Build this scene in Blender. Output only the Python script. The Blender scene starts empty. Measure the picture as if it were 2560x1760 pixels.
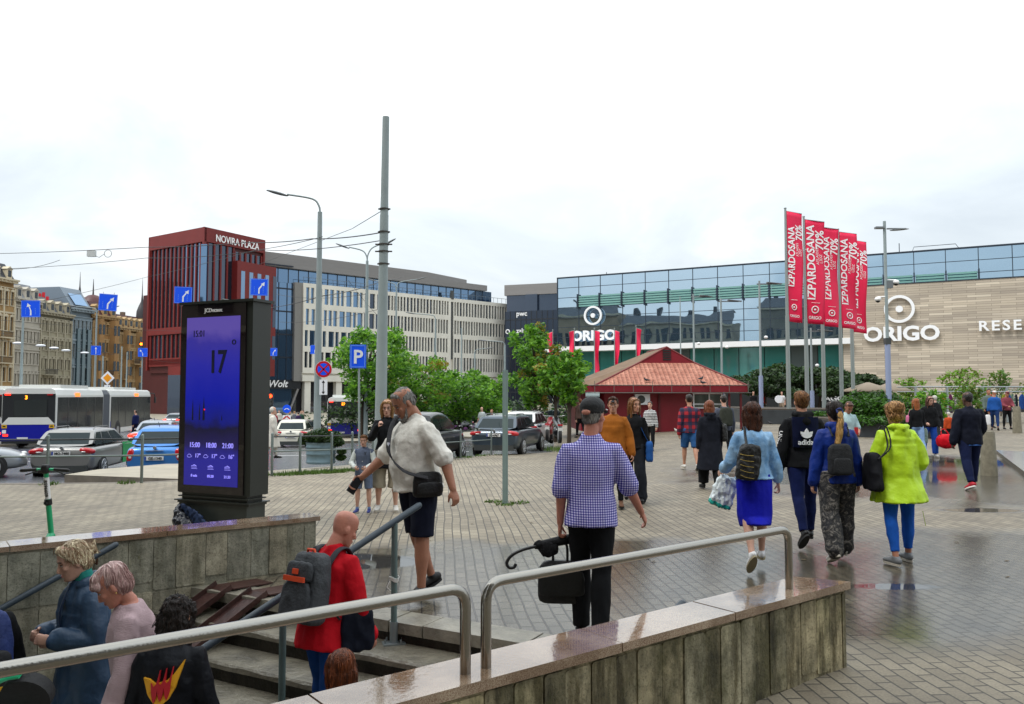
import bpy, bmesh, math, random
from mathutils import Vector, Matrix, noise as mnoise
from mathutils.geometry import delaunay_2d_cdt
random.seed(7)
R = math.radians
sc = bpy.context.scene
C = sc.collection
# ------------------------------------------------ camera, sky, sun, exposure
EYE = 1.76; F = 1991.0; PIT = math.atan(108 / F)
cd = bpy.data.cameras.new('camera'); cam = bpy.data.objects.new('camera', cd); C.objects.link(cam)
cam.location = (0, 0, EYE); cam.rotation_euler = (R(90) + PIT, 0, 0)
cd.sensor_width = 36; cd.lens = 28.0; cd.clip_start = .05; cd.clip_end = 3000
sc.camera = cam
sc.view_settings.view_transform = 'Standard'; sc.view_settings.look = 'None'
sc.view_settings.exposure = 0.46; sc.view_settings.gamma = 1; sc.view_settings.use_curve_mapping = False
try:
    sc.cycles.use_denoising = True; sc.cycles.max_bounces = 6; sc.cycles.transparent_max_bounces = 6
    sc.cycles.sample_clamp_indirect = 6
except Exception: pass
W = bpy.data.worlds.new('World'); sc.world = W; W.use_nodes = True
nt = W.node_tree; nt.nodes.clear(); N = nt.nodes.new; L = nt.links.new
out = N('ShaderNodeOutputWorld'); bg = N('ShaderNodeBackground'); bg.inputs[1].default_value = .1
sky = N('ShaderNodeTexSky'); sky.sky_type = 'NISHITA'; sky.sun_disc = False
sky.sun_elevation = R(56); sky.sun_rotation = R(238)
tc = N('ShaderNodeTexCoord'); sep = N('ShaderNodeSeparateXYZ'); L(tc.outputs['Generated'], sep.inputs[0])
mp = N('ShaderNodeMapping'); mp.inputs['Scale'].default_value = (1, 1, 2.6); L(tc.outputs['Generated'], mp.inputs[0])
n1 = N('ShaderNodeTexNoise'); n1.inputs['Scale'].default_value = 2.3; n1.inputs['Detail'].default_value = 9
n1.inputs['Roughness'].default_value = .55; n1.inputs['Distortion'].default_value = .6; L(mp.outputs[0], n1.inputs['Vector'])
cr = N('ShaderNodeValToRGB'); L(n1.outputs['Fac'], cr.inputs[0])
cr.color_ramp.elements[0].position = .33; cr.color_ramp.elements[0].color = (.70, .77, .83, 1)
cr.color_ramp.elements[1].position = .62; cr.color_ramp.elements[1].color = (1.08, 1.09, 1.09, 1)
e = cr.color_ramp.elements.new(.5); e.color = (.85, .92, .96, 1)
mr = N('ShaderNodeMapRange'); L(sep.outputs['Z'], mr.inputs[0])
mr.inputs[1].default_value = 0.0; mr.inputs[2].default_value = .75; mr.inputs[3].default_value = 6.2; mr.inputs[4].default_value = 14.5
mu = N('ShaderNodeVectorMath'); mu.operation = 'SCALE'; L(cr.outputs[0], mu.inputs[0]); L(mr.outputs[0], mu.inputs['Scale'])
mx = N('ShaderNodeMixRGB'); mx.inputs[0].default_value = .93; L(sky.outputs[0], mx.inputs[1]); L(mu.outputs[0], mx.inputs[2])
L(mx.outputs[0], bg.inputs[0]); L(bg.outputs[0], out.inputs[0])
sd = bpy.data.lights.new('sun', 'SUN'); sd.energy = 1.6; sd.angle = R(20); sd.color = (1, .97, .93)
sun = bpy.data.objects.new('sun', sd); C.objects.link(sun); sun.rotation_euler = (R(34), 0, R(-58))

# ------------------------------------------------ picture -> place
def ray(px, py):
    u = (px - 1280) / F; v = (880 - py) / F
    return Vector((u, math.cos(PIT) - v * math.sin(PIT), math.sin(PIT) + v * math.cos(PIT)))
def at(px, py, Y):
    d = ray(px, py); return Vector((0, 0, EYE)) + d * (Y / d.y)
def gz(px, py, z=0.0):
    d = ray(px, py); return Vector((0, 0, EYE)) + d * ((z - EYE) / d.z)
def S(t):
    t = max(0., min(1., t)); return t * t * (3 - 2 * t)
FEN = [(-60, 14.6), (-20, 15.5), (-9.2, 16), (-7.5, 16.3), (-4.2, 19.7), (-.8, 29.2), (1.6, 31), (2.5, 45), (3.2, 62), (3.6, 90), (4, 300)]
def Yf(x):
    if x <= FEN[0][0]: return FEN[0][1]
    for (a, b), (c, d) in zip(FEN, FEN[1:]):
        if x <= c: return b + (d - b) * (x - a) / (c - a)
    return 9999
def hp(x, y):
    w = 1 - S((x - 1) / 6)
    return -.031 * max(0, min(20, y - 16)) * w + .2 * S((y - 20) / 20) * S((x - 6) / 6)
def hr(x, y):
    t = y - Yf(x)
    return max(-.85 - .034 * max(0, min(19, y - 38)), hp(x, y) - .10 - .34 * S(t / 8) - max(0, y - 38) * .05)

# ------------------------------------------------ materials
MT = {}
def rgb(h):
    h = h.lstrip('#'); v = [int(h[i:i+2], 16) / 255 for i in (0, 2, 4)]
    return tuple(c / 12.92 if c <= .04045 else ((c + .055) / 1.055) ** 2.4 for c in v)
def M(name, col=(.5, .5, .5), rough=.6, metal=0, bump=0, bs=40, var=0, vs=6, spec=.5, emit=0, detail=4, streak=None, sheen=0, coat=0, col2=None):
    if name in MT: return MT[name]
    if isinstance(col, str): col = rgb(col)
    if isinstance(col2, str): col2 = rgb(col2)
    m = bpy.data.materials.new(name); m.use_nodes = True; t = m.node_tree; b = t.nodes['Principled BSDF']
    b.inputs['Base Color'].default_value = (*col, 1); b.inputs['Roughness'].default_value = rough
    b.inputs['Metallic'].default_value = metal; b.inputs['Specular IOR Level'].default_value = spec
    if coat: b.inputs['Coat Weight'].default_value = coat; b.inputs['Coat Roughness'].default_value = .05
    if sheen: b.inputs['Sheen Weight'].default_value = sheen
    if emit: b.inputs['Emission Color'].default_value = (*col, 1); b.inputs['Emission Strength'].default_value = emit
    co = t.nodes.new('ShaderNodeTexCoord'); src = co.outputs['Object']
    if streak:
        q = t.nodes.new('ShaderNodeMapping'); q.inputs['Scale'].default_value = streak; t.links.new(src, q.inputs[0]); src = q.outputs[0]
    if var or col2:
        n = t.nodes.new('ShaderNodeTexNoise'); n.inputs['Scale'].default_value = vs; n.inputs['Detail'].default_value = detail + 2
        n.inputs['Roughness'].default_value = .62
        t.links.new(src, n.inputs['Vector'])
        r = t.nodes.new('ShaderNodeValToRGB'); r.color_ramp.elements[0].position = .3; r.color_ramp.elements[1].position = .7
        a = [max(0, c * (1 - var)) for c in col]; z = col2 or [min(1, c * (1 + var)) for c in col]
        r.color_ramp.elements[0].color = (*a, 1); r.color_ramp.elements[1].color = (*z, 1)
        t.links.new(n.outputs['Fac'], r.inputs[0]); t.links.new(r.outputs[0], b.inputs['Base Color'])
    if bump:
        n = t.nodes.new('ShaderNodeTexNoise'); n.inputs['Scale'].default_value = bs; n.inputs['Detail'].default_value = detail
        t.links.new(src, n.inputs['Vector'])
        q = t.nodes.new('ShaderNodeBump'); q.inputs['Strength'].default_value = min(1, bump); q.inputs['Distance'].default_value = .02 if bump <= 1 else .02 * bump
        t.links.new(n.outputs['Fac'], q.inputs['Height']); t.links.new(q.outputs[0], b.inputs['Normal'])
    MT[name] = m; return m
def glass(name, tint=(.05, .07, .09), refl=(.8, .9, 1), f=.35, rough=.03, wav=0, ws=.35):
    if name in MT: return MT[name]
    m = bpy.data.materials.new(name); m.use_nodes = True; t = m.node_tree; b = t.nodes['Principled BSDF']; o = t.nodes['Material Output']
    b.inputs['Base Color'].default_value = (*tint, 1); b.inputs['Roughness'].default_value = .15; b.inputs['Specular IOR Level'].default_value = .15
    g = t.nodes.new('ShaderNodeBsdfGlossy'); g.inputs['Color'].default_value = (*refl, 1); g.inputs['Roughness'].default_value = rough
    x = t.nodes.new('ShaderNodeMixShader')
    lw = t.nodes.new('ShaderNodeLayerWeight'); lw.inputs[0].default_value = .3
    ma = t.nodes.new('ShaderNodeMath'); ma.operation = 'MULTIPLY_ADD'; ma.inputs[1].default_value = .6 if f > .1 else .16; ma.inputs[2].default_value = f; ma.use_clamp = True
    t.links.new(lw.outputs['Fresnel'], ma.inputs[0]); t.links.new(ma.outputs[0], x.inputs[0])
    t.links.new(b.outputs[0], x.inputs[1]); t.links.new(g.outputs[0], x.inputs[2]); t.links.new(x.outputs[0], o.inputs[0])
    if wav:
        co = t.nodes.new('ShaderNodeTexCoord'); n = t.nodes.new('ShaderNodeTexNoise'); n.inputs['Scale'].default_value = ws; n.inputs['Detail'].default_value = 2
        t.links.new(co.outputs['Object'], n.inputs['Vector'])
        q = t.nodes.new('ShaderNodeBump'); q.inputs['Strength'].default_value = 1; q.inputs['Distance'].default_value = wav
        t.links.new(n.outputs['Fac'], q.inputs['Height']); t.links.new(q.outputs[0], g.inputs['Normal'])
    MT[name] = m; return m
def nodes(m):
    t = m.node_tree
    return t, t.nodes.new, t.links.new, t.nodes['Principled BSDF']

# ------------------------------------------------ geometry collector
class G:
    def __init__(s): s.v = []; s.f = []; s.m = []; s.smooth = []
    def add(s, vs, fs, mi=0, sm=False):
        o = len(s.v); s.v += [tuple(v) for v in vs]
        for f in fs: s.f.append(tuple(i + o for i in f)); s.m.append(mi); s.smooth.append(sm)
        return s
    def box(s, c, d, mi=0, rz=0, M4=None):
        hx, hy, hz = d[0] / 2, d[1] / 2, d[2] / 2
        vs = [Vector((x, y, z)) for z in (-hz, hz) for x, y in ((-hx, -hy), (hx, -hy), (hx, hy), (-hx, hy))]
        if M4 is not None: vs = [M4 @ v for v in vs]
        elif rz:
            q = Matrix.Rotation(rz, 3, 'Z'); vs = [q @ v for v in vs]
        c = Vector(c)
        return s.add([v + c for v in vs], [(3, 2, 1, 0), (4, 5, 6, 7), (0, 1, 5, 4), (1, 2, 6, 5), (2, 3, 7, 6), (3, 0, 4, 7)], mi)
    def b(s, x0, x1, y0, y1, z0, z1, mi=0):
        return s.box(((x0 + x1) / 2, (y0 + y1) / 2, (z0 + z1) / 2), (abs(x1 - x0), abs(y1 - y0), abs(z1 - z0)), mi)
    def prism(s, pts, z0, z1, mi=0):
        n = len(pts); a = sum(pts[i][0] * pts[(i + 1) % n][1] - pts[(i + 1) % n][0] * pts[i][1] for i in range(n))
        if a < 0: pts = pts[::-1]
        vs = [(p[0], p[1], z0) for p in pts] + [(p[0], p[1], z1) for p in pts]
        return s.add(vs, [tuple(range(n))[::-1], tuple(range(n, 2 * n))] + [(i, (i + 1) % n, n + (i + 1) % n, n + i) for i in range(n)], mi)
    def ringloft(s, rings, mi=0, sm=True, cap=True, closed=True):
        n = len(rings[0]); o = []
        for r in rings: o += list(r)
        fs = []
        for k in range(len(rings) - 1):
            for i in range(n if closed else n - 1):
                j = (i + 1) % n; fs.append((k * n + i, k * n + j, (k + 1) * n + j, (k + 1) * n + i))
        s.add(o, fs, mi, sm)
        if cap:
            s.add(rings[0], [tuple(range(n))[::-1]], mi); s.add(rings[-1], [tuple(range(n))], mi)
        return s
    def tube(s, pts, rad, n=10, mi=0, ref=None, dome=False, sm=True):
        pts = [Vector(p) for p in pts]; m = len(pts)
        if not isinstance(rad, (list,)): rad = [rad] * m
        rad = [(r, r) if not isinstance(r, tuple) else r for r in rad]
        if dome:
            d0 = (pts[0] - pts[1]).normalized(); d1 = (pts[-1] - pts[-2]).normalized()
            a, b = rad[0], rad[-1]; h0 = min(a); h1 = min(b)
            pre = [(pts[0] + d0 * h0 * .95, (a[0] * .25, a[1] * .25)), (pts[0] + d0 * h0 * .7, (a[0] * .72, a[1] * .72))]
            post = [(pts[-1] + d1 * h1 * .7, (b[0] * .72, b[1] * .72)), (pts[-1] + d1 * h1 * .95, (b[0] * .25, b[1] * .25))]
            pts = [p for p, _ in pre] + pts + [p for p, _ in post]; rad = [r for _, r in pre] + rad + [r for _, r in post]; m = len(pts)
        ref = Vector(ref) if ref else None; rings = []; prev = None
        for i in range(m):
            t = (pts[min(i + 1, m - 1)] - pts[max(i - 1, 0)])
            if t.length < 1e-9: t = Vector((0, 0, 1))
            t.normalize()
            if ref is not None: x = ref - t * ref.dot(t)
            elif prev is not None: x = prev - t * prev.dot(t)
            else: x = t.orthogonal()
            if x.length < 1e-5: x = t.orthogonal()
            x.normalize(); prev = x; y = t.cross(x)
            rings.append([pts[i] + x * (rad[i][0] * math.cos(2 * math.pi * k / n)) + y * (rad[i][1] * math.sin(2 * math.pi * k / n)) for k in range(n)])
        return s.ringloft(rings, mi, sm)
    def ell(s, c, r, mi=0, rot=None, n=12, m=8, p=1.0):
        c = Vector(c); rings = []
        def pw(a): return math.copysign(abs(a) ** p, a)
        for j in range(m + 1):
            th = math.pi * (j / m - .5) * .998; ring = []
            for i in range(n):
                ph = 2 * math.pi * i / n
                q = Vector((r[0] * pw(math.cos(th)) * pw(math.cos(ph)), r[1] * pw(math.cos(th)) * pw(math.sin(ph)), r[2] * pw(math.sin(th))))
                ring.append(c + (rot @ q if rot is not None else q))
            rings.append(ring)
        return s.ringloft(rings, mi, True)
    def merge(s, o, T=None, mi=None):
        vs = [T @ Vector(v) for v in o.v] if T is not None else o.v
        k = len(s.v); s.v += [tuple(v) for v in vs]
        for f, a, b in zip(o.f, o.m, o.smooth): s.f.append(tuple(i + k for i in f)); s.m.append(a if mi is None else mi); s.smooth.append(b)
        return s
    def mesh(s, name, mats):
        me = bpy.data.meshes.new(name); me.from_pydata(s.v, [], s.f)
        for m in (mats if isinstance(mats, (list, tuple)) else [mats]): me.materials.append(m)
        me.polygons.foreach_set('material_index', s.m); me.polygons.foreach_set('use_smooth', s.smooth); me.update()
        return me
    def ob(s, name, mats, parent=None, T=None):
        return link(name, s.mesh(name, mats), parent, T)
def link(name, me, parent=None, T=None):
    o = bpy.data.objects.new(name, me); C.objects.link(o)
    if parent is not None: o.parent = parent
    if T is not None: o.matrix_local = T
    return o
def tag(o, label=None, cat=None, group=None, kind=None):
    for k, v in (('label', label), ('category', cat), ('group', group), ('kind', kind)):
        if v: o[k] = v
    return o
def thing(name, label, cat, loc=(0, 0, 0), rz=0, group=None):
    o = bpy.data.objects.new(name, None); C.objects.link(o); o.empty_display_size = .2
    o.location = loc; o.rotation_euler = (0, 0, rz)
    return tag(o, label, cat, group)
def struct(o): o['kind'] = 'structure'; return o
def copy_tree(o, parent=None):
    c = o.copy(); C.objects.link(c)
    if parent is not None:
        c.parent = parent; c.matrix_parent_inverse = o.matrix_parent_inverse
    for ch in list(o.children): copy_tree(ch, c)
    return c
def remesh(g, voxel, smooth=2, disp=0, dscale=.12, mats=None, name='mesh', seed=0):
    me = g.mesh('tmp', mats or [M('grey')]); o = bpy.data.objects.new('tmp', me); C.objects.link(o)
    md = o.modifiers.new('r', 'REMESH'); md.mode = 'VOXEL'; md.voxel_size = voxel; md.use_smooth_shade = True
    if smooth:
        ms = o.modifiers.new('s', 'SMOOTH'); ms.factor = .5; ms.iterations = smooth
    dg = bpy.context.evaluated_depsgraph_get(); dg.update()
    r = bpy.data.meshes.new_from_object(o.evaluated_get(dg)); r.name = name
    bpy.data.objects.remove(o); bpy.data.meshes.remove(me)
    if disp:
        off = Vector((seed * 3.1, seed * 1.7, 0))
        nn = [v.normal.copy() for v in r.vertices]
        for v, n in zip(r.vertices, nn):
            p = v.co / dscale + off; p.z *= .55
            a = mnoise.noise(p); b_ = mnoise.noise(p * 2.3 + Vector((5, 2, 1)))
            v.co += n * disp * ((1 - abs(a) * 2.4) * .6 + b_ * .5 - .2)
    r.materials.clear()
    for m in mats or []: r.materials.append(m)
    for p in r.polygons: p.use_smooth = True
    r.update(); return r
_tc = {}
def textgeo(body, size=1, depth=.01, bold=0, align='CENTER', shear=0, sx=1, res=3, sp=1):
    """text in the XZ plane, facing -Y, origin at baseline centre"""
    c = bpy.data.curves.new('text', 'FONT'); c.body = body; c.size = size; c.align_x = align; c.extrude = depth / 2; c.offset = bold * size; c.shear = shear; c.resolution_u = res; c.space_character = sp
    o = bpy.data.objects.new('text', c); C.objects.link(o)
    dg = bpy.context.evaluated_depsgraph_get(); dg.update()
    me = bpy.data.meshes.new_from_object(o.evaluated_get(dg)); g = G()
    g.add([(v.co.x * sx, -v.co.z, v.co.y) for v in me.vertices], [tuple(p.vertices) for p in me.polygons])
    bpy.data.objects.remove(o); bpy.data.curves.remove(c); bpy.data.meshes.remove(me)
    return g
def text(body, size, mat, parent, loc, rz=0, name='lettering', T=None, **k):
    g = textgeo(body, size, **k)
    return g.ob(name, mat, parent, T if T is not None else Matrix.Translation(loc) @ Matrix.Rotation(rz, 4, 'Z'))
# ------------------------------------------------ materials of the setting
def paver_mat():
    m = bpy.data.materials.new('paving'); m.use_nodes = True; t, N, L, b = nodes(m)
    co = N('ShaderNodeTexCoord'); src = co.outputs['Object']
    def brick(ang, w=.21, h=.108):
        mp = N('ShaderNodeMapping'); mp.inputs['Rotation'].default_value = (0, 0, ang); L(src, mp.inputs[0])
        br = N('ShaderNodeTexBrick'); br.inputs['Scale'].default_value = 1; br.inputs['Brick Width'].default_value = w; br.inputs['Row Height'].default_value = h
        br.inputs['Mortar Size'].default_value = .0075; br.inputs['Mortar Smooth'].default_value = .3; br.inputs['Bias'].default_value = 0
        br.inputs['Color1'].default_value = (.0, 0, 0, 1); br.inputs['Color2'].default_value = (1, 1, 1, 1); br.inputs['Mortar'].default_value = (.5, .5, .5, 1)
        dn = N('ShaderNodeTexNoise'); dn.inputs['Scale'].default_value = .5; L(src, dn.inputs['Vector'])
        vm = N('ShaderNodeVectorMath'); vm.operation = 'MULTIPLY_ADD'; vm.inputs[1].default_value = (.12, .12, 0); L(dn.outputs['Color'], vm.inputs[0]); L(mp.outputs[0], vm.inputs[2])
        L(vm.outputs[0], br.inputs['Vector']); return br
    b1 = brick(-(R(90) + math.atan(.09))); b2 = brick(-(R(90) - math.atan(.42)))
    sp = N('ShaderNodeSeparateXYZ'); L(src, sp.inputs[0])
    # zone: left of the line x = -0.33 y
    ma = N('ShaderNodeMath'); ma.operation = 'MULTIPLY_ADD'; ma.inputs[1].default_value = .33; L(sp.outputs['Y'], ma.inputs[0]); L(sp.outputs['X'], ma.inputs[2])
    lt = N('ShaderNodeMath'); lt.operation = 'LESS_THAN'; lt.inputs[1].default_value = 0; L(ma.outputs[0], lt.inputs[0])
    mc = N('ShaderNodeMixRGB'); L(lt.outputs[0], mc.inputs[0]); L(b1.outputs['Color'], mc.inputs[1]); L(b2.outputs['Color'], mc.inputs[2])
    mf = N('ShaderNodeMixRGB'); L(lt.outputs[0], mf.inputs[0]); L(b1.outputs['Fac'], mf.inputs[1]); L(b2.outputs['Fac'], mf.inputs[2])
    cr = N('ShaderNodeValToRGB'); L(mc.outputs[0], cr.inputs[0])
    cr.color_ramp.elements[0].color = (*rgb('#8a806f'), 1); cr.color_ramp.elements[1].color = (*rgb('#a29885'), 1)
    n = N('ShaderNodeTexNoise'); n.inputs['Scale'].default_value = .9; n.inputs['Detail'].default_value = 8; n.inputs['Roughness'].default_value = .7; L(src, n.inputs['Vector'])
    nr = N('ShaderNodeValToRGB'); L(n.outputs['Fac'], nr.inputs[0]); nr.color_ramp.elements[0].position = .3; nr.color_ramp.elements[0].color = (.62, .60, .58, 1); nr.color_ramp.elements[1].position = .65; nr.color_ramp.elements[1].color = (1.12, 1.1, 1.05, 1)
    m1 = N('ShaderNodeMixRGB'); m1.blend_type = 'MULTIPLY'; m1.inputs[0].default_value = 1; L(cr.outputs[0], m1.inputs[1]); L(nr.outputs[0], m1.inputs[2])
    n3 = N('ShaderNodeTexNoise'); n3.inputs['Scale'].default_value = 60; n3.inputs['Detail'].default_value = 3; L(src, n3.inputs['Vector'])
    r3 = N('ShaderNodeValToRGB'); L(n3.outputs['Fac'], r3.inputs[0]); r3.color_ramp.elements[0].position = .35; r3.color_ramp.elements[0].color = (.8, .8, .8, 1); r3.color_ramp.elements[1].position = .6; r3.color_ramp.elements[1].color = (1.06, 1.06, 1.06, 1)
    m3 = N('ShaderNodeMixRGB'); m3.blend_type = 'MULTIPLY'; m3.inputs[0].default_value = 1; L(m1.outputs[0], m3.inputs[1]); L(r3.outputs[0], m3.inputs[2])
    m2 = N('ShaderNodeMixRGB'); L(mf.outputs[0], m2.inputs[0]); L(m3.outputs[0], m2.inputs[1]); m2.inputs[2].default_value = (.075, .065, .05, 1)
    # wetness
    def blob(cx, cy, rx, ry, lo=.6, hi=1.1):
        mp = N('ShaderNodeMapping'); mp.vector_type = 'POINT'
        mp.inputs['Location'].default_value = (-cx / rx, -cy / ry, 0); mp.inputs['Scale'].default_value = (1 / rx, 1 / ry, 0); L(src, mp.inputs[0])
        ln = N('ShaderNodeVectorMath'); ln.operation = 'LENGTH'; L(mp.outputs[0], ln.inputs[0])
        ad = N('ShaderNodeMath'); ad.operation = 'MULTIPLY_ADD'; ad.inputs[1].default_value = .9; L(wn.outputs['Fac'], ad.inputs[0]); L(ln.outputs['Value'], ad.inputs[2])
        r = N('ShaderNodeMapRange'); r.inputs[1].default_value = lo + .45; r.inputs[2].default_value = hi + .45; r.inputs[3].default_value = 1; r.inputs[4].default_value = 0; L(ad.outputs[0], r.inputs[0]); return r.outputs[0]
    wn = N('ShaderNodeTexNoise'); wn.inputs['Scale'].default_value = .8; wn.inputs['Detail'].default_value = 6; L(src, wn.inputs['Vector'])
    def mxm(a, b_):
        q = N('ShaderNodeMath'); q.operation = 'MAXIMUM'; L(a, q.inputs[0]); L(b_, q.inputs[1]); return q.outputs[0]
    wet = blob(1.2, 8.1, 4.2, 1.9, .75, 1.0)
    for a in ((6.0, 8.2, 4.2, 2.6, .7, 1.05), (10.5, 17.5, 7.5, 6.5, .7, 1.0), (-.1, 6.6, 2.2, 1.2, .7, 1.1), (3.0, 6.4, 1.5, .9, .6, 1.2)): wet = mxm(wet, blob(*a))
    pud = blob(-1.62, 8.55, .95, .42, .75, .95)
    for a in ((3.5, 7.45, .5, .15, .6, 1.0), (9.0, 17.2, 2.6, 2.2, .2, .95), (12.5, 21, 3.0, 2.3, .3, .95), (7.2, 12.3, .9, .3, .6, .95)): pud = mxm(pud, blob(*a))
    # colour: darken when wet
    dk = N('ShaderNodeMixRGB'); dk.blend_type = 'MULTIPLY'; L(wet, dk.inputs[0]); L(m2.outputs[0], dk.inputs[1]); dk.inputs[2].default_value = (.47, .47, .475, 1)
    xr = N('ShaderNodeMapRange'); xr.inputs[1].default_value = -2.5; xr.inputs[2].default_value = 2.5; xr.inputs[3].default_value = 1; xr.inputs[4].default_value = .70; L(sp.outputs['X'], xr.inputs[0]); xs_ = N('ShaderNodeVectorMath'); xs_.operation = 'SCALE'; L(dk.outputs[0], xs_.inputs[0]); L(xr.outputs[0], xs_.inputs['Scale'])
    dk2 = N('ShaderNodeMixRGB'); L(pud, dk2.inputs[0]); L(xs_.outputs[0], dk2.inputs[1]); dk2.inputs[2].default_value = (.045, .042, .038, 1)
    L(dk2.outputs[0], b.inputs['Base Color'])
    rn = N('ShaderNodeMapRange'); rn.inputs[3].default_value = .62; rn.inputs[4].default_value = .20; L(wet, rn.inputs[0])
    rp = N('ShaderNodeMix'); rp.data_type = 'FLOAT'; L(pud, rp.inputs[0]); L(rn.outputs[0], rp.inputs[2]); rp.inputs[3].default_value = .03; L(rp.outputs[0], b.inputs['Roughness'])
    b.inputs['Specular IOR Level'].default_value = .5
    sm = N('ShaderNodeMath'); sm.operation = 'MULTIPLY_ADD'; sm.inputs[1].default_value = -1; sm.inputs[2].default_value = 1; L(mf.outputs[0], sm.inputs[0])
    s2 = N('ShaderNodeMath'); s2.operation = 'MULTIPLY_ADD'; s2.inputs[1].default_value = .25; L(n3.outputs['Fac'], s2.inputs[0]); L(sm.outputs[0], s2.inputs[2])
    s3 = N('ShaderNodeMath'); s3.operation = 'MULTIPLY_ADD'; s3.inputs[1].default_value = .5; L(mc.outputs[0], s3.inputs[0]); L(s2.outputs[0], s3.inputs[2])
    bs = N('ShaderNodeMapRange'); bs.inputs[3].default_value = .75; bs.inputs[4].default_value = .02; L(pud, bs.inputs[0])
    bp = N('ShaderNodeBump'); bp.inputs['Distance'].default_value = .006; L(bs.outputs[0], bp.inputs['Strength']); L(s3.outputs[0], bp.inputs['Height']); L(bp.outputs[0], b.inputs['Normal'])
    return m
PAVE = paver_mat()
ASPH = M('wet asphalt', (.075, .078, .085), .24, bump=.3, bs=8, var=.35, vs=.5)
CONC = M('pale pavement concrete', '#8f8878', .6, bump=.3, bs=30, var=.2, vs=1.2)
KERB = M('kerb stone', '#7d756a', .8, bump=.4, bs=40, var=.25, vs=3)
def wallpanel(name, dark, axis_scale=(2.6, 2.6, .0)):
    """weathered concrete slabs: each slab its own tone, drips and blotches"""
    m = bpy.data.materials.new(name); m.use_nodes = True; t, N, L, b = nodes(m); co = N('ShaderNodeTexCoord'); src = co.outputs['Object']
    oi = N('ShaderNodeObjectInfo'); cr = N('ShaderNodeValToRGB'); L(oi.outputs['Random'], cr.inputs[0]); r = cr.color_ramp
    cols = ['#7d7b70', '#a09986', '#909084', '#b6ad97'] if not dark else ['#857e68', '#aba186', '#979586', '#c4b998']
    r.elements[0].color = (*rgb(cols[0]), 1); r.elements[1].color = (*rgb(cols[3]), 1)
    for p, c in ((.35, cols[1]), (.65, cols[2])): e = r.elements.new(p); e.color = (*rgb(c), 1)
    def noise(sc, scl, d=7): 
        mp = N('ShaderNodeMapping'); mp.inputs['Scale'].default_value = scl; L(src, mp.inputs[0]); n = N('ShaderNodeTexNoise'); n.inputs['Scale'].default_value = sc; n.inputs['Detail'].default_value = d; n.inputs['Roughness'].default_value = .65; L(mp.outputs[0], n.inputs['Vector']); return n.outputs['Fac']
    def ramp(f, p0, c0, p1, c1):
        q = N('ShaderNodeValToRGB'); q.color_ramp.elements[0].position = p0; q.color_ramp.elements[0].color = (*c0, 1); q.color_ramp.elements[1].position = p1; q.color_ramp.elements[1].color = (*c1, 1); L(f, q.inputs[0]); return q.outputs[0]
    def mul(a, c):
        q = N('ShaderNodeMixRGB'); q.blend_type = 'MULTIPLY'; q.inputs[0].default_value = 1; L(a, q.inputs[1]); L(c, q.inputs[2]); return q.outputs[0]
    c = mul(cr.outputs[0], ramp(noise(5, (1, 1, 1)), .32, (.50, .50, .46), .66, (1.28, 1.25, 1.18)))
    c = mul(c, ramp(noise(9, (1, 1, .16)), .36, (.30, .28, .20) if dark else (.6, .6, .55), .52, (1, 1, 1)))
    c = mul(c, ramp(noise(70, (1, 1, 1), 2), .33, (.6, .6, .58), .48, (1, 1, 1)))
    if dark: c = mul(c, ramp(noise(2.6, (1, 1, .45)), .40, (.30, .30, .20), .56, (1.12, 1.1, 1.05)))
    q = N('ShaderNodeMixRGB'); L(ramp(noise(6, (1, 1, .35)), .60 if dark else .66, (0, 0, 0), .72, (1, 1, 1)), q.inputs[0]); L(c, q.inputs[1]); q.inputs[2].default_value = (*rgb('#4b4a26' if dark else '#6d6a4a'), 1)
    L(q.outputs[0], b.inputs['Base Color']); b.inputs['Roughness'].default_value = .75
    bp = N('ShaderNodeBump'); bp.inputs['Strength'].default_value = .8; bp.inputs['Distance'].default_value = .012; L(noise(28, (1, 1, 1)), bp.inputs['Height'])
    L(bp.outputs[0], b.inputs['Normal'])
    return m
WALLN = wallpanel('mossy concrete slabs', True); WALLL = wallpanel('grey concrete slabs', False)
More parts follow.
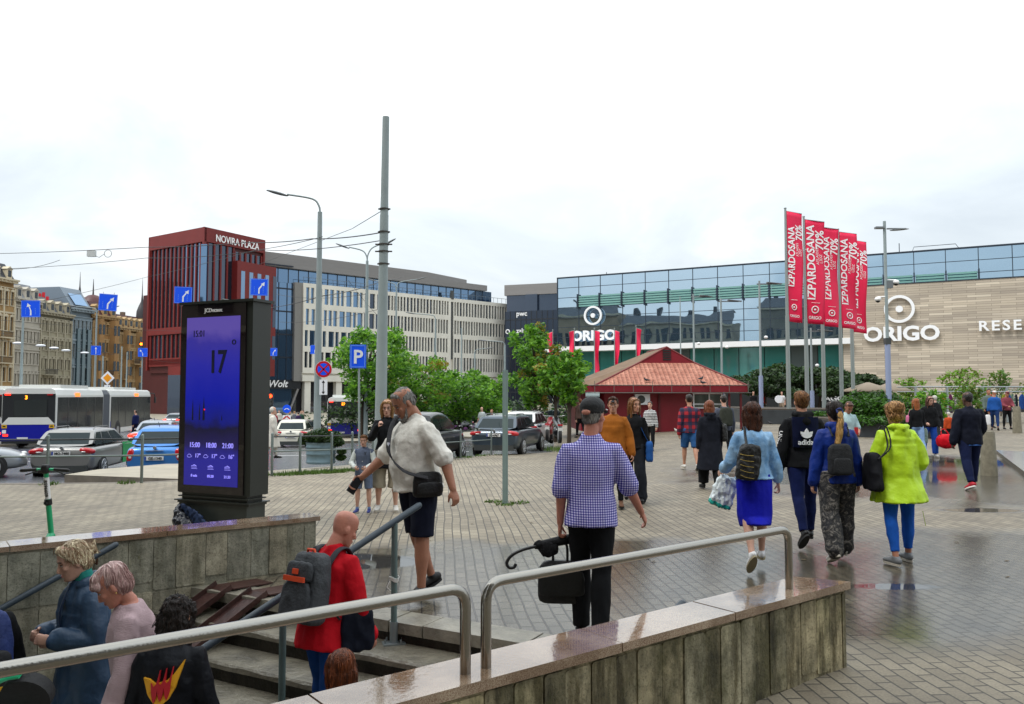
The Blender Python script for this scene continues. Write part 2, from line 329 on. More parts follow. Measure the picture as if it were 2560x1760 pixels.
def granite(name, c0, c1):
    m = bpy.data.materials.new(name); m.use_nodes = True; t, N, L, b = nodes(m); co = N('ShaderNodeTexCoord'); src = co.outputs['Object']
    n = N('ShaderNodeTexNoise'); n.inputs['Scale'].default_value = 240; n.inputs['Detail'].default_value = 3; L(src, n.inputs['Vector'])
    r = N('ShaderNodeValToRGB'); L(n.outputs['Fac'], r.inputs[0]); r.color_ramp.elements[0].position = .36; r.color_ramp.elements[0].color = (*rgb(c0), 1); r.color_ramp.elements[1].position = .62; r.color_ramp.elements[1].color = (*rgb(c1), 1)
    k = N('ShaderNodeTexNoise'); k.inputs['Scale'].default_value = 3.2; k.inputs['Detail'].default_value = 5; L(src, k.inputs['Vector'])
    kr = N('ShaderNodeValToRGB'); L(k.outputs['Fac'], kr.inputs[0]); kr.color_ramp.elements[0].position = .4; kr.color_ramp.elements[0].color = (.62, .55, .5, 1); kr.color_ramp.elements[1].position = .6; kr.color_ramp.elements[1].color = (1.05, 1.05, 1.05, 1)
    x = N('ShaderNodeMixRGB'); x.blend_type = 'MULTIPLY'; x.inputs[0].default_value = 1; L(r.outputs[0], x.inputs[1]); L(kr.outputs[0], x.inputs[2]); L(x.outputs[0], b.inputs['Base Color'])
    rr = N('ShaderNodeMapRange'); rr.inputs[1].default_value = .4; rr.inputs[2].default_value = .62; rr.inputs[3].default_value = .03; rr.inputs[4].default_value = .12; L(k.outputs['Fac'], rr.inputs[0]); L(rr.outputs[0], b.inputs['Roughness'])
    d = N('ShaderNodeTexNoise'); d.inputs['Scale'].default_value = 34; d.inputs['Detail'].default_value = 2; L(src, d.inputs['Vector'])
    bp = N('ShaderNodeBump'); bp.inputs['Strength'].default_value = .35; bp.inputs['Distance'].default_value = .003; L(d.outputs['Fac'], bp.inputs['Height']); L(bp.outputs[0], b.inputs['Normal'])
    b.inputs['Coat Weight'].default_value = .8; b.inputs['Coat Roughness'].default_value = .04
    return m
GRAN = granite('wet pink granite', '#80604a', '#b9a78f')
STEP = M('worn wet step concrete', '#767062', .34, bump=.7, bs=26, var=.5, vs=4, detail=7)
RISE = M('dark mottled riser', '#2e2a20', .6, bump=.8, bs=30, var=.6, vs=7, detail=7)  # risers and nosing undersides: darker, blotchier tone than the treads
STEEL = M('brushed stainless steel', (.33, .315, .285), .17, metal=1, bump=.06, bs=90)
DARKRAIL = M('dark painted rail', '#34404a', .38, bump=.1, bs=60, var=.15)
GREYPOLE = M('pale grey painted pole', '#8b9798', .5, bump=.1, bs=20, var=.08, vs=2)
WHITE = M('white', (.85, .85, .85), .5); BLACK = M('black', (.012, .012, .013), .5); DGREY = M('dark grey', (.05, .055, .055), .45)

# ------------------------------------------------ stair pit layout
EL = lambda x: 6.46 - .55 * (x + 1.2)                 # top step edge
LW = lambda x: 6.46 + .758 * (x + 4.15)               # left wall, stair side
NB = lambda x: 3.99 + .775 * (x - .10)                # near wall, stair side
NF = lambda x: 3.25 + .773 * (x + .457)               # near wall, plaza side
A1 = (-2.91, LW(-2.91)); A2 = (1.42, NB(1.42))
PIT_POLY = [A1, A2, (-8.5, NB(-8.5)), (-11, LW(-11))]
def inside(p, poly):
    c = False; j = len(poly) - 1
    for i in range(len(poly)):
        a, b = poly[i], poly[j]
        if (a[1] > p[1]) != (b[1] > p[1]) and p[0] < (b[0] - a[0]) * (p[1] - a[1]) / (b[1] - a[1]) + a[0]: c = not c
        j = i
    return c
def sheet(name, mat, keep, hf, off=0):
    vs = []; es = []
    def addpoly(P):
        o = len(vs); vs.extend([Vector(p) for p in P]); es.extend([(o + i, o + (i + 1) % len(P)) for i in range(len(P))])
    xs = [-700, -300, -150, -90] + [x * 1.5 for x in range(-40, 41)] + [90, 150, 300, 700]
    ys = [-300, -100, -40, -15, -8, -4, -2, -1] + [y * 1. for y in range(0, 50)] + [52, 56, 60, 66, 74, 84, 100, 130, 180, 260, 400, 900]
    for x in xs:
        for y in ys: vs.append(Vector((x + .013, y + .017)))
    addpoly([(x * 1.0, y * 1.0) for x, y in PIT_POLY])
    o = len(vs); P = []
    for (a, b), (c, d) in zip(FEN, FEN[1:]):
        k = max(1, int(math.hypot(c - a, d - b) / 2)) if abs(a) < 30 and d < 95 else 1
        P += [(a + (c - a) * i / k, b + (d - b) * i / k) for i in range(k)]
    P.append(FEN[-1]); vs.extend([Vector(p) for p in P]); es += [(o + i, o + i + 1) for i in range(len(P) - 1)]
    V, E_, Fc, *_ = delaunay_2d_cdt(vs, es, [], 0, 1e-4)
    g = G(); fs = []
    for f in Fc:
        cx = sum(V[i].x for i in f) / len(f); cy = sum(V[i].y for i in f) / len(f)
        if keep(cx, cy): fs.append(tuple(f))
    g.add([(v.x, v.y, hf(v.x, v.y) + off) for v in V], fs, 0, True)
    bm = bmesh.new(); me = g.mesh(name, mat); bm.from_mesh(me); bmesh.ops.delete(bm, geom=[v for v in bm.verts if not v.link_faces], context='VERTS')
    bmesh.ops.recalc_face_normals(bm, faces=bm.faces)
    if sum(f.normal.z for f in bm.faces) < 0: bmesh.ops.reverse_faces(bm, faces=bm.faces)
    bm.to_mesh(me); bm.free()
    return struct(link(name, me))
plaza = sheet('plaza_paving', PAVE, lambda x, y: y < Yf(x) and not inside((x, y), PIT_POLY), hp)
road = sheet('road', ASPH, lambda x, y: y > Yf(x), hr)
# kerb line along the plaza edge
g = G(); P = []
for (a, b), (c, d) in zip(FEN[1:-1], FEN[2:]):
    k = max(1, int(math.hypot(c - a, d - b) / 1.5)); P += [(a + (c - a) * i / k, b + (d - b) * i / k) for i in range(k)]
rings = []
for i, p in enumerate(P):
    q = P[min(i + 1, len(P) - 1)]; r = P[max(i - 1, 0)]; t = Vector((q[0] - r[0], q[1] - r[1])).normalized(); n = Vector((-t.y, t.x)); z = hp(*p)
    rings.append([(p[0] - n.x * .14, p[1] - n.y * .14, z - .3), (p[0] - n.x * .14, p[1] - n.y * .14, z + .006), (p[0] + n.x * .06, p[1] + n.y * .06, z + .006), (p[0] + n.x * .06, p[1] + n.y * .06, z - .6)])
g.ringloft(rings, 0, False); struct(g.ob('kerb', KERB))
def slabpoly(name, pts, dz, zf, mat=CONC, edge=KERB, th=.3):
    g = G(); n = len(pts)
    def rp(P, k):
        c = (sum(p[0] for p in P) / n, sum(p[1] for p in P) / n); return [((p[0] - c[0]) * k + c[0], (p[1] - c[1]) * k + c[1]) for p in P]
    top = [(p[0], p[1], zf(*p) + dz) for p in pts]; bot = [(p[0], p[1], zf(*p) - th) for p in pts]
    a = sum(pts[i][0] * pts[(i + 1) % n][1] - pts[(i + 1) % n][0] * pts[i][1] for i in range(n))
    g.add(top, [tuple(range(n)) if a > 0 else tuple(range(n))[::-1]], 0); g.add(top + bot, [(i, n + i, n + (i + 1) % n, (i + 1) % n) for i in range(n)], 1)
    return struct(g.ob(name, [mat, edge]))
slabpoly('kerb_island', [(-10.6, 19.0), (-7.0, 17.9), (-6.0, 19.5), (-6.9, 22.2), (-9.5, 22.0), (-10.5, 20.4)], .19, lambda x, y: -.31, M('pale island concrete', '#a39a88', .6, bump=.3, bs=30, var=.15, vs=1.2))
slabpoly('sidewalk', [(-6.6, 18.2), (-5.2, 18.9), (-4.0, 21.4), (-2.0, 27.0), (-1.5, 30.5), (-3.2, 31), (-7.4, 25.6), (-8.2, 22)], .12, hr)
slabpoly('far_pavement', [(-58, 100), (-8, 62), (3.0, 58), (3.4, 160), (-150, 190), (-150, 122)], .14, hr)
slabpoly('traffic_island', [(-19, 54), (-11, 50), (-8.5, 52), (-9.5, 56), (-17, 62), (-20, 60)], .15, hr)
# lane paint
PAINT = M('worn white road paint', (.62, .63, .62), .5, var=.2, vs=4)
g = G()
def stripe(x0, y0, x1, y1, w=.14):
    n = max(1, int(math.hypot(x1 - x0, y1 - y0) / 2)); d = Vector((x1 - x0, y1 - y0)).normalized(); q = Vector((-d.y, d.x)) * w / 2
    for i in range(n):
        a = (x0 + (x1 - x0) * i / n, y0 + (y1 - y0) * i / n); b = (x0 + (x1 - x0) * (i + 1) / n, y0 + (y1 - y0) * (i + 1) / n)
        P = [(a[0] - q.x, a[1] - q.y), (b[0] - q.x, b[1] - q.y), (b[0] + q.x, b[1] + q.y), (a[0] + q.x, a[1] + q.y)]
        vv = [(p[0], p[1], hr(*p) + .006) for p in P]; g.add(vv, [(0, 1, 2, 3)] if (Vector(vv[1]) - Vector(vv[0])).cross(Vector(vv[3]) - Vector(vv[0])).z > 0 else [(3, 2, 1, 0)])
for k in range(9): stripe(-26 + k * 4.6, 34 + k * 2.1, -24 + k * 4.6, 34.9 + k * 2.1)
for k in range(8): stripe(-24 + k * 3.4, 30 + k * 1.1, -22.4 + k * 3.4, 30.5 + k * 1.1)
for k in range(7): stripe(-30 + k * 4.5, 44 + k * 3, -27.8 + k * 4.5, 45.4 + k * 3)
struct(g.ob('road_marking', PAINT))
# patches of weeds at the foot of the kerb
WEED = M('weeds', '#4c6a1c', .7, var=.4, vs=20)
def tuft(g, x, y, z, n=60, r=.3, h=.09, rx=None):
    for _ in range(n):
        a = random.random() * 6.28; d = r * random.random() ** .5; bx = x + math.cos(a) * (rx or d) * (random.random() if rx else 1); by = y + math.sin(a) * d
        hh = h * random.uniform(.4, 1); t = random.random() * 6.28; w = .012; ln = random.uniform(0, .06)
        g.add([(bx - math.cos(t) * w, by - math.sin(t) * w, z), (bx + math.cos(t) * w, by + math.sin(t) * w, z), (bx + math.sin(t) * ln, by + math.cos(t) * ln, z + hh)], [(0, 1, 2)])
g = G()
for k in range(26):
    u = k / 25; x = -5.4 + u * 1.9 + random.uniform(-.2, .2); tuft(g, x, Yf(x) - .2, hp(x, Yf(x)), 70, .35, .12)
for k in range(8): x = -3 + k * .33; tuft(g, x, Yf(x) - .1, hp(x, Yf(x)), 30, .3, .07)
for x, y in ((-7.7, 16.05), (-9.1, 15.8), (-1.5, 27), (-1.1, 28.3)): tuft(g, x, y, hp(x, y), 60, .2, .09)
for px, py in ((1263, 1262), (1235, 1255), (1300, 1258)): p = gz(px, py); tuft(g, p.x, p.y, 0, 70, .16, .05)
p = gz(1620 * .392 + 1650, 1345 * .392 + 1200); tuft(g, *gz(1905, 1727).xy, .0, 50, .05, .09)
for px, py in ((1395, 1098), (1440, 1108), (1415, 1106)): p = gz(px, py, -.1); tuft(g, p.x, p.y, hp(p.x, p.y), 300, .9, .16)
tag(g.ob('weeds', WEED), 'low green weeds along the kerb and around post feet', 'weeds', kind='stuff')

# ------------------------------------------------ stairs
st = thing('staircase', 'worn wet concrete steps going down to the underpass', 'stairs', (A1[0], A1[1], 0))
st['kind'] = 'structure'; del st['category']
e = Vector((.876, -.482, 0)); pd = Vector((-.482, -.876, 0)); org = Vector((-1.2, 6.46, 0))
inv = Matrix.Translation(-Vector(st.location))
for k in range(13):
    g = G(); z = -.15 * (k + 1); a = .322 * k; b = a + .322 + .03
    # clip the tread between the two walls
    def line_x(d, wall):  # param along e where org+pd*d+e*s meets wall
        lo, hi = -12, 12
        f = lambda s: (org + pd * d + e * s)
        for _ in range(50):
            mid = (lo + hi) / 2; p = f(mid)
            if wall == 'L': ok = p.y < LW(p.x)   # inside
            else: ok = p.y < NB(p.x)
            if wall == 'L':
                if ok: hi = mid
                else: lo = mid
            else:
                if ok: hi = mid
                else: lo = mid
        return (lo + hi) / 2
    n = 26; sL = (line_x(a, 'L') - .06, line_x(b, 'L') - .06); sR = (line_x(a, 'R') + .04, line_x(b, 'R') + .04)
    random.seed(k + 3); rings = []
    for i in range(n + 1):
        u = i / n; q = random.uniform(-.012, .010); ca = org + pd * a + e * (sL[0] + (sR[0] - sL[0]) * u); cb = org + pd * (b + q) + e * (sL[1] + (sR[1] - sL[1]) * u)
        dz = random.uniform(-.004, .003); cz = random.uniform(.008, .02)
        rings.append([(ca.x, ca.y, z), (cb.x - pd.x * cz, cb.y - pd.y * cz, z + dz), (cb.x, cb.y, z + dz - cz), (cb.x, cb.y, z - .05), (cb.x - pd.x * .03, cb.y - pd.y * .03, z - .06), (cb.x - pd.x * .03, cb.y - pd.y * .03, z - .2), (ca.x, ca.y, z - .2)])
    g.ringloft(rings, 0, False)
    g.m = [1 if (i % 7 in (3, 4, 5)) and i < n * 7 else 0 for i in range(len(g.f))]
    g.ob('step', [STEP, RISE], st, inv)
# the edging of the plaza above the first riser, in granite slabs with gaps
ed = thing('plaza_edging', 'grey stone edging slabs along the top step', 'edging', (org.x, org.y, 0)); ed['kind'] = 'structure'; del ed['category']; inv2 = Matrix.Translation(-org)
s = -1.9; ss = [-1.95, -.75, .3, .62, 1.5, 2.4, 2.98]
for i, (a, b) in enumerate(zip(ss, ss[1:])):
    g = G(); P = []
    for (d, q) in ((-.26, a), (-.26, b - .012), (.035, b - .012), (.035, a)):
        p = org + pd * d + e * q; P.append((p.x, p.y))
    g.prism(P, -.075, .010 + .003 * (i % 2), 0); g.ob('edging_slab', M('edging stone', '#8b8577', .32, bump=.5, bs=25, var=.35, vs=5), ed, inv2)
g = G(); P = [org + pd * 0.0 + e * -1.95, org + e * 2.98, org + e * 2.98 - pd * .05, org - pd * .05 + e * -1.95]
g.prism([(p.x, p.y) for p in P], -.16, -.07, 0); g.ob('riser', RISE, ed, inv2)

def wallthing(name, label, p0, p1, width, ztop, zbot, mat, side, endskew=(0, 0), slabs=()):
    """wall along p0->p1 ; body on +n side for width ; cap slabs above"""
    p0 = Vector(p0); p1 = Vector(p1); d = (p1 - p0).normalized(); n = Vector((-d.y, d.x)) * side; rz = math.atan2(d.y, d.x); Ln = (p1 - p0).length
    t = thing(name, label, 'wall', (p0.x, p0.y, 0), rz)
    sgn = side; w = width * sgn
    g = G(); g.prism([(0, .0), (Ln - .02, 0), (Ln + endskew[1] * .9 - .02, w), (endskew[0], w)], zbot, ztop - .045)
    rnd = random.Random(int(Ln * 10)); x = Ln - 6.9; rows = [(-.02, ztop - .055)] if width < .265 else [(.03, ztop - .06), (-.62, .02)]
    while x < Ln - .05:
        wd = rnd.uniform(.125, .19) if len(rows) == 1 else rnd.uniform(.17, .27); x1 = min(x + wd, Ln - .03)
        for za, zb in rows:
            q = G(); o_ = rnd.uniform(.004, .016); c_ = .02; n = 5; P = []; zt_ = zb - rnd.uniform(0, .012); zl = za + (rnd.uniform(0, .10) if rnd.random() < .3 and za > -.1 else 0)
            for cx, cz, a0 in ((x + c_ + .003, zl + c_, 180), (x1 - c_ - .003, zl + c_, 270), (x1 - c_ - .003, zt_ - c_, 0), (x + c_ + .003, zt_ - c_, 90)):
                P += [(cx + c_ * math.cos(R(a0 + k * 90 / n)), cz + c_ * math.sin(R(a0 + k * 90 / n))) for k in range(n + 1)]
            m_ = len(P); dx, dz = rnd.uniform(-.004, .004), rnd.uniform(-.004, .004)
            q.add([(a, -o_ - (a - x) * dx, b) for a, b in P] + [(a, .01, b) for a, b in P], [tuple(range(m_)), tuple(range(m_, 2 * m_))[::-1]] + [(i, m_ + i, m_ + (i + 1) % m_, (i + 1) % m_) for i in range(m_)]); q.ob('facing_slab', mat, t)
        x = x1
    g.ob('wall_body', mat, t)
    prev = 0
    for i, q in enumerate(list(slabs) + [Ln]):
        g = G(); j = .004
        e0 = endskew[0] * 0; a = prev + j; b = q - j; o = .022 * sgn
        bs = b + (endskew[1] + .01 if q == Ln else 0)
        P = [(a, -o), (b + (.02 if q == Ln else 0), -o), (bs + (.02 if q == Ln else 0), w + o), (a, w + o)]
        g.prism(P, ztop - .042 - .003 * (i % 2), ztop + .002 * (i % 2)); g.ob('coping', GRAN, t); prev = q
    return t
# near wall: plaza-side line is NF, right end (2.21,5.31)
wallthing('stair_wall', 'mossy low concrete wall with wet pink granite coping in the right foreground', (-7.5, NF(-7.5)), (2.19, NF(2.19)), .262, .54, -2.6, WALLN, 1, (0, -.33 + .16),
          slabs=(3.2, 4.9, 6.3, 7.5, 8.65, 9.45 + .7, 10.6 + .45))
wallthing('stair_wall', 'grey concrete retaining wall with granite coping beyond the stairs, below the digital display', (-11, LW(-11)), (-1.96, LW(-1.96)), .27, .54, -3.2, WALLL, 1, (0, 0), slabs=(2.6, 4.4, 6.2, 7.5, 8.7, 9.9))
# handrails
def rail(name, label, pts, r, mat, posts=(), n=12, parts=True):
    p0 = Vector(pts[0]); t = thing(name, label, 'handrail', p0); g = G(); inv = Matrix.Translation(-p0)
    g.tube(pts, r, n, dome=True); g.ob('rail_tube', mat, t, inv); return t, inv
def bend(a, c, b, r=.09, n=6):
    a, b, c = Vector(a), Vector(b), Vector(c); u = (a - c).normalized(); v = (b - c).normalized(); p = c + u * r; q = c + v * r
    return [(p * (1 - s) ** 2 + c * 2 * s * (1 - s) + q * s * s) for s in [i / n for i in range(n + 1)]]
zr_ = .915
A_ = Vector((-.205, 3.565)); B_ = Vector((-.117, 3.645)); E_ = Vector((1.75, 5.10)); Z_ = Vector((-6.5, 3.565 - .775 * 6.3))
ra = [(Z_.x, Z_.y, zr_)] + bend((Z_.x, Z_.y, zr_), (A_.x, A_.y, zr_), (A_.x, A_.y, .5)) + [(A_.x, A_.y, .52)]
rail('handrail', 'thick stainless steel handrail running off the left edge of the photo', ra, .0245, STEEL, n=20)
rb = [(B_.x, B_.y, .52)] + bend((B_.x, B_.y, .5), (B_.x, B_.y, zr_), (E_.x, E_.y, zr_)) + bend((B_.x, B_.y, zr_), (E_.x, E_.y, zr_), (E_.x, E_.y, .5)) + [(E_.x, E_.y, .52)]
rail('handrail', 'stainless steel handrail hoop on the right part of the granite coping', rb, .0245, STEEL, n=20)
t, inv = rail('handrail', 'dark painted handrail in the middle of the stairs on two grey posts', [Vector((-.74, 6.39, .885)), Vector((-.91, 6.24, .782)), Vector((-.91 - .74 * 6, 6.24 - .67 * 6, .782 - .45 * 6))], .026, DARKRAIL)
for s, zb in ((0, -.15), (.92, -.60), (2.2, -1.2)):
    p = Vector((-.91 - .74 * s, 6.24 - .67 * s, 0)); zt = .782 - .45 * s
    g = G(); g.tube([(p.x, p.y, zb + .012), (p.x, p.y, zt)], .024, 12); g.ob('post', M('green grey post', '#5e716f', .45, var=.1), t, inv)
    g = G(); g.box((p.x, p.y, zb + .006), (.17, .11, .012), 0, .3); g.tube([(p.x, p.y, zb + .01), (p.x, p.y, zb + .17)], .031, 12)
    for a in (-.06, .06):
        for b in (-.035, .035): g.tube([(p.x + a, p.y + b, zb + .012), (p.x + a, p.y + b, zb + .04)], .008, 6)
    g.ob('base_plate', M('galvanised', '#8f9799', .4, metal=.6), t, inv)
g = G()
for k in range(4): g.tube([(-.91 + .03 * math.cos(a) * (1 + .1 * k), 6.24 + .03 * math.sin(a), .33 + .008 * k + .01 * math.sin(a * 2)) for a in [i * .7 for i in range(10)]], .004, 5)
g.tube([(-.94, 6.22, .33), (-.96, 6.2, .29), (-.93, 6.2, .26)], .004, 5); g.ob('string', M('white string', (.7, .7, .66), .8), t, inv)
pL = Vector((-3.41, 6.93, .475)); t, inv = rail('handrail', 'dark handrail bracketed to the left concrete wall', [pL, pL + Vector((-.797, -.604, -.5)) * 4], .026, DARKRAIL)
for s in (.14, 2.0):
    q = pL + Vector((-.797, -.604, -.5)) * s; g = G(); g.tube([q + Vector((0, 0, -.02)), q + Vector((0, 0, -.075)), q + Vector((-.09, .12, -.075))], .008, 8); g.ob('bracket', M('rusty bracket', '#5a3d2a', .8, var=.4), t, inv)
pS = Vector((1.05, 4.99, .475)); rail('handrail', 'short dark rail end sticking up behind the granite coping', [pS, pS + Vector((-.787, -.61, -.5)) * 2.5], .026, DARKRAIL)
# brown steel channels for prams
RUST = M('brown painted steel', '#3f241e', .45, bump=.3, bs=30, var=.35, vs=8)
dn = Vector((-.60, -.80, 0)).normalized()
for lab, s0 in (('brown steel pram channel nearer the left wall', -1.62), ('brown steel pram channel further from the left wall, bent flat at the top', -1.18)):
    o = org + e * s0 + pd * (-.06); t = thing('pram_ramp', lab, 'ramp', (o.x, o.y, 0), 0, 'pram channels on the stairs')
    up = Vector((0, 0, 1)); sd_ = Vector((-dn.y, dn.x, 0)); L3 = 3.2; dd = (dn * .906 + up * -.423)
    g = G(); nn = sd_.cross(dd) * -1
    if nn.z < 0: nn = -nn
    P = lambda u, a, h: (dd * u + sd_ * a + nn * h + up * .03)
    for a0, a1, h0, h1 in ((-.11, .11, 0, .008), (-.118, -.11, 0, .05), (.11, .118, 0, .05)):
        vs = [P(u, a, h) for u in (0, L3) for a, h in ((a0, h0), (a1, h0), (a1, h1), (a0, h1))]
        g.add(vs, [(0, 1, 2, 3), (7, 6, 5, 4), (0, 4, 5, 1), (1, 5, 6, 2), (2, 6, 7, 3), (3, 7, 4, 0)])
    vs = [(-dn * .42 + sd_ * a + up * .014) for a in (-.13, .13)] + [(P(0, a, .008)) for a in (.13, -.13)]
    vs2 = [v - up * .01 for v in vs]; g.add(vs + vs2, [(0, 1, 2, 3), (7, 6, 5, 4), (0, 4, 5, 1), (1, 5, 6, 2), (2, 6, 7, 3), (3, 7, 4, 0)])
    g.ob('channel', RUST, t)
# ------------------------------------------------ people
def cloth(name, col='#808080', rough=.85, var=.12, bump=.5, bs=9, **k):
    return M(name, col, rough, bump=bump, bs=bs, var=var, vs=3, spec=.2, **k)
SKINS = {'fair': '#c79a85', 'mid': '#b5846b', 'tan': '#a8735a', 'red': '#bd7d69', 'dark': '#4d3124'}
def skin(k): return M('skin ' + k, SKINS[k], .5, bump=.15, bs=60, var=.12, vs=9)
def hairm(name, a, b): return M('hair ' + name, a, .42, bump=1, bs=16, streak=(9, 9, .8), var=.1, vs=5, col2=b, detail=5)
HAIR = {'blond': ('#a07c58', '#efdcba'), 'pink': ('#b3837f', '#f0cdc6'), 'dark': ('#120c09', '#2c1e17'), 'brown': ('#2f180e', '#5f3520'), 'ginger': ('#6b3314', '#b3672c'),
        'grey': ('#55524f', '#a5a29c'), 'lightbrown': ('#4a2c17', '#9a6a3c'), 'black': ('#0a0808', '#1a1412'), 'white': ('#a8a49b', '#e5e2da'), 'honey': ('#7a5230', '#d0a268'), 'auburn': ('#4e2411', '#96502a')}
def RX(a): return Matrix.Rotation(a, 3, 'X')
def RY(a): return Matrix.Rotation(a, 3, 'Y')
def RZ(a): return Matrix.Rotation(a, 3, 'Z')
HEADR = [(-.118, .020, .074, .030), (-.112, .036, .086, .020), (-.095, .046, .090, -.012), (-.07, .056, .090, -.05), (-.04, .064, .089, -.072), (-.01, .069, .087, -.086),
         (.02, .072, .087, -.094), (.05, .075, .090, -.099), (.08, .073, .085, -.096), (.10, .066, .073, -.085), (.118, .050, .052, -.066), (.128, .028, .022, -.036), (.131, .006, -.002, -.012)]
class Person:
    def __init__(s, name, label, px, Y, H, face=0, z=None, x=None, lean=0, build=1.0, belly=0, female=False,
                 legs=((6, 4, 0, 0), (-6, 4, -10, 0)), arms=((-4, 10, 8, 4), (-4, 10, 8, 4)), head=(0, 0), skin_='fair', vox=None, curl=(35, 35), group=None):
        """legs L,R: (thigh pitch, abduct, shin pitch, foot pitch)  arms L,R: (upper pitch, abduct, fore pitch, fore abduct)   index 0 = left (-x) , 1 = right (+x)"""
        s.x = at(px, 900, Y).x if x is None else x; s.Y = Y; s.k = H / 1.75; s.build = build; s.belly = belly; s.female = female
        s.z = hp(s.x, Y) if z is None else z
        s.vox = vox or max(.0075, min(.02, Y * .00075)) 
        s.skin = skin(skin_); s.curl = curl
        s.root = thing(name, label, 'person', (s.x, Y, s.z), R(face), group); s.root.scale = (s.k,) * 3
        J = {}; s.J = J
        hipw = .088 * build; shw = (.185 if not female else .165) * (build ** .5)
        J['pel'] = Vector((0, 0, 0)); T = RX(-R(lean)); s.T = T
        def up(x, y, z): return T @ Vector((x, y, z))
        J['waist'] = up(0, 0, .15); J['chest'] = up(0, .0, .34); J['sh'] = up(0, -.01, .50); J['neck'] = up(0, -.012, .545)
        for i, sx in ((0, -1), (1, 1)):
            a, ab, sp, fp = legs[i]
            h = Vector((sx * hipw, 0, 0)); d = Vector((sx * math.sin(R(ab)), math.sin(R(a)) * math.cos(R(ab)), -math.cos(R(a)) * math.cos(R(ab))))
            kn = h + d * .43; d2 = Vector((sx * math.sin(R(ab)) * .3, math.sin(R(sp)), -math.cos(R(sp)))).normalized(); an = kn + d2 * .42
            J['hip%d' % i] = h; J['knee%d' % i] = kn; J['ank%d' % i] = an
            fa = R(fp); fd = Vector((sx * .12, math.cos(fa), math.sin(fa))).normalized(); J['fd%d' % i] = fd; J['toe%d' % i] = an + fd * .15 + Vector((0, 0, -.055 * math.cos(fa)))
            a, ab, fpi, fab = arms[i]
            sh = up(sx * shw * .95, -.005, .432); J['s%d' % i] = sh
            d = T @ Vector((sx * math.sin(R(ab)), math.sin(R(a)) * math.cos(R(ab)), -math.cos(R(a)) * math.cos(R(ab)))); el = sh + d * .285
            d2 = Vector((sx * math.sin(R(fab)), math.sin(R(fpi)) * math.cos(R(fab)), -math.cos(R(fpi)) * math.cos(R(fab)))); wr = el + d2 * .25
            J['e%d' % i] = el; J['w%d' % i] = wr; J['ad%d' % i] = d2
        zmin = 9
        for i in (0, 1):
            an, fd = J['ank%d' % i], J['fd%d' % i]; heel = an - fd * .06 + Vector((0, 0, -.085)) ; toe = an + fd * .19 + Vector((0, 0, -.078)); zmin = min(zmin, heel.z, toe.z)
        off = Vector((0, 0, -zmin + .004))
        for k in list(J):
            if not k.startswith(('fd', 'ad')): J[k] = J[k] + off
        hy, hpit = head[1], head[0]
        s.HR = RZ(R(hy)) @ RX(-R(hpit)); J['hc'] = J['neck'] + s.HR @ Vector((0, .028, .135)) + Vector((0, 0, .0))
    def spine(s, inf=0, top=True, hem=None, A=None):
        """tube list for the torso"""
        J, b, be = s.J, s.build, s.belly
        f = .92 if s.female else 1
        P = []
        if hem is not None:
            d = (J['waist'] - J['pel']).normalized(); P.append((J['pel'] - d * hem, (.172 * b + inf + (A or 0), .122 * b + be * .5 + inf + (A or 0) * .7)))
        P += [(J['pel'] + Vector((0, .0, .0)), ((.168 if not s.female else .175) * b + inf, .112 * b + be * .6 + inf)), (J['waist'] + s.T @ Vector((0, be * .45, 0)), (.140 * b * f + be * .3 + inf, .098 * b + be + inf)),
              (J['chest'] + Vector((0, be * .2, 0)), (.165 * b * f + inf, .112 * b + be * .4 + inf)), (J['chest'].lerp(J['sh'], .45), (.170 * b * f + inf, .105 * b + inf))]
        if top: P += [(J['chest'].lerp(J['sh'], .80), (.135 * b * f + inf * .7, .088 * b + inf * .8)), (J['sh'] + Vector((0, 0, .004)), (.092 * b * f + inf * .5, .068 + inf * .6)), (J['neck'] + Vector((0, 0, -.012)), (.062 + inf * .4, .056 + inf * .4))]
        return P
    def torso(s, g, inf=0, **k):
        P = s.spine(inf, **k); pts = [p for p, _ in P]; rad = [r for _, r in P]
        g.tube(pts, rad, 20, 0, ref=(1, 0, 0), dome=False)
    def arm(s, g, i, inf=0, frac=1.0, loose=0, cuff=0):
        J = s.J; sh, el, wr = J['s%d' % i], J['e%d' % i], J['w%d' % i]; b = s.build ** .6 * (.88 if s.female else 1)
        prof = [(0, .050), (.12, .053), (.42, .043), (.53, .041), (.62, .042), (.75, .036), (1, .026)]
        pts = []; rad = []
        for t, r in prof:
            if t > frac: break
            p = sh.lerp(el, t / .53) if t <= .53 else el.lerp(wr, (t - .53) / .47)
            pts.append(p); rad.append(r * b + inf + loose * t)
        if frac < 1 and frac - t < 0:
            p = sh.lerp(el, frac / .53) if frac <= .53 else el.lerp(wr, (frac - .53) / .47); pts.append(p); rad.append(rad[-1] + loose * .05 + cuff)
        # tuck the shoulder into the torso
        pts = [sh.lerp(J['sh'], .5) + Vector((0, 0, -.025))] + pts; rad = [.046 * b + inf * .7] + rad
        g.tube(pts, rad, 12, 0, dome=True)
    def leg(s, g, i, inf=0, frac=1.0, flare=0, start=0):
        J = s.J; h, k, a = J['hip%d' % i], J['knee%d' % i], J['ank%d' % i]; b = s.build ** .5
        prof = [(0, .090), (.15, .086), (.35, .068), (.5, .054), (.6, .056), (.72, .053), (.88, .036), (1, .032)]
        pts = []; rad = []
        for t, r in prof:
            if t > frac: break
            pts.append(h.lerp(k, t * 2) if t <= .5 else k.lerp(a, (t - .5) * 2)); rad.append(r * b + inf + flare * max(0, t - .3))
        if frac < 1:
            pts.append(h.lerp(k, frac * 2) if frac <= .5 else k.lerp(a, (frac - .5) * 2)); rad.append(rad[-1] + flare * .02)
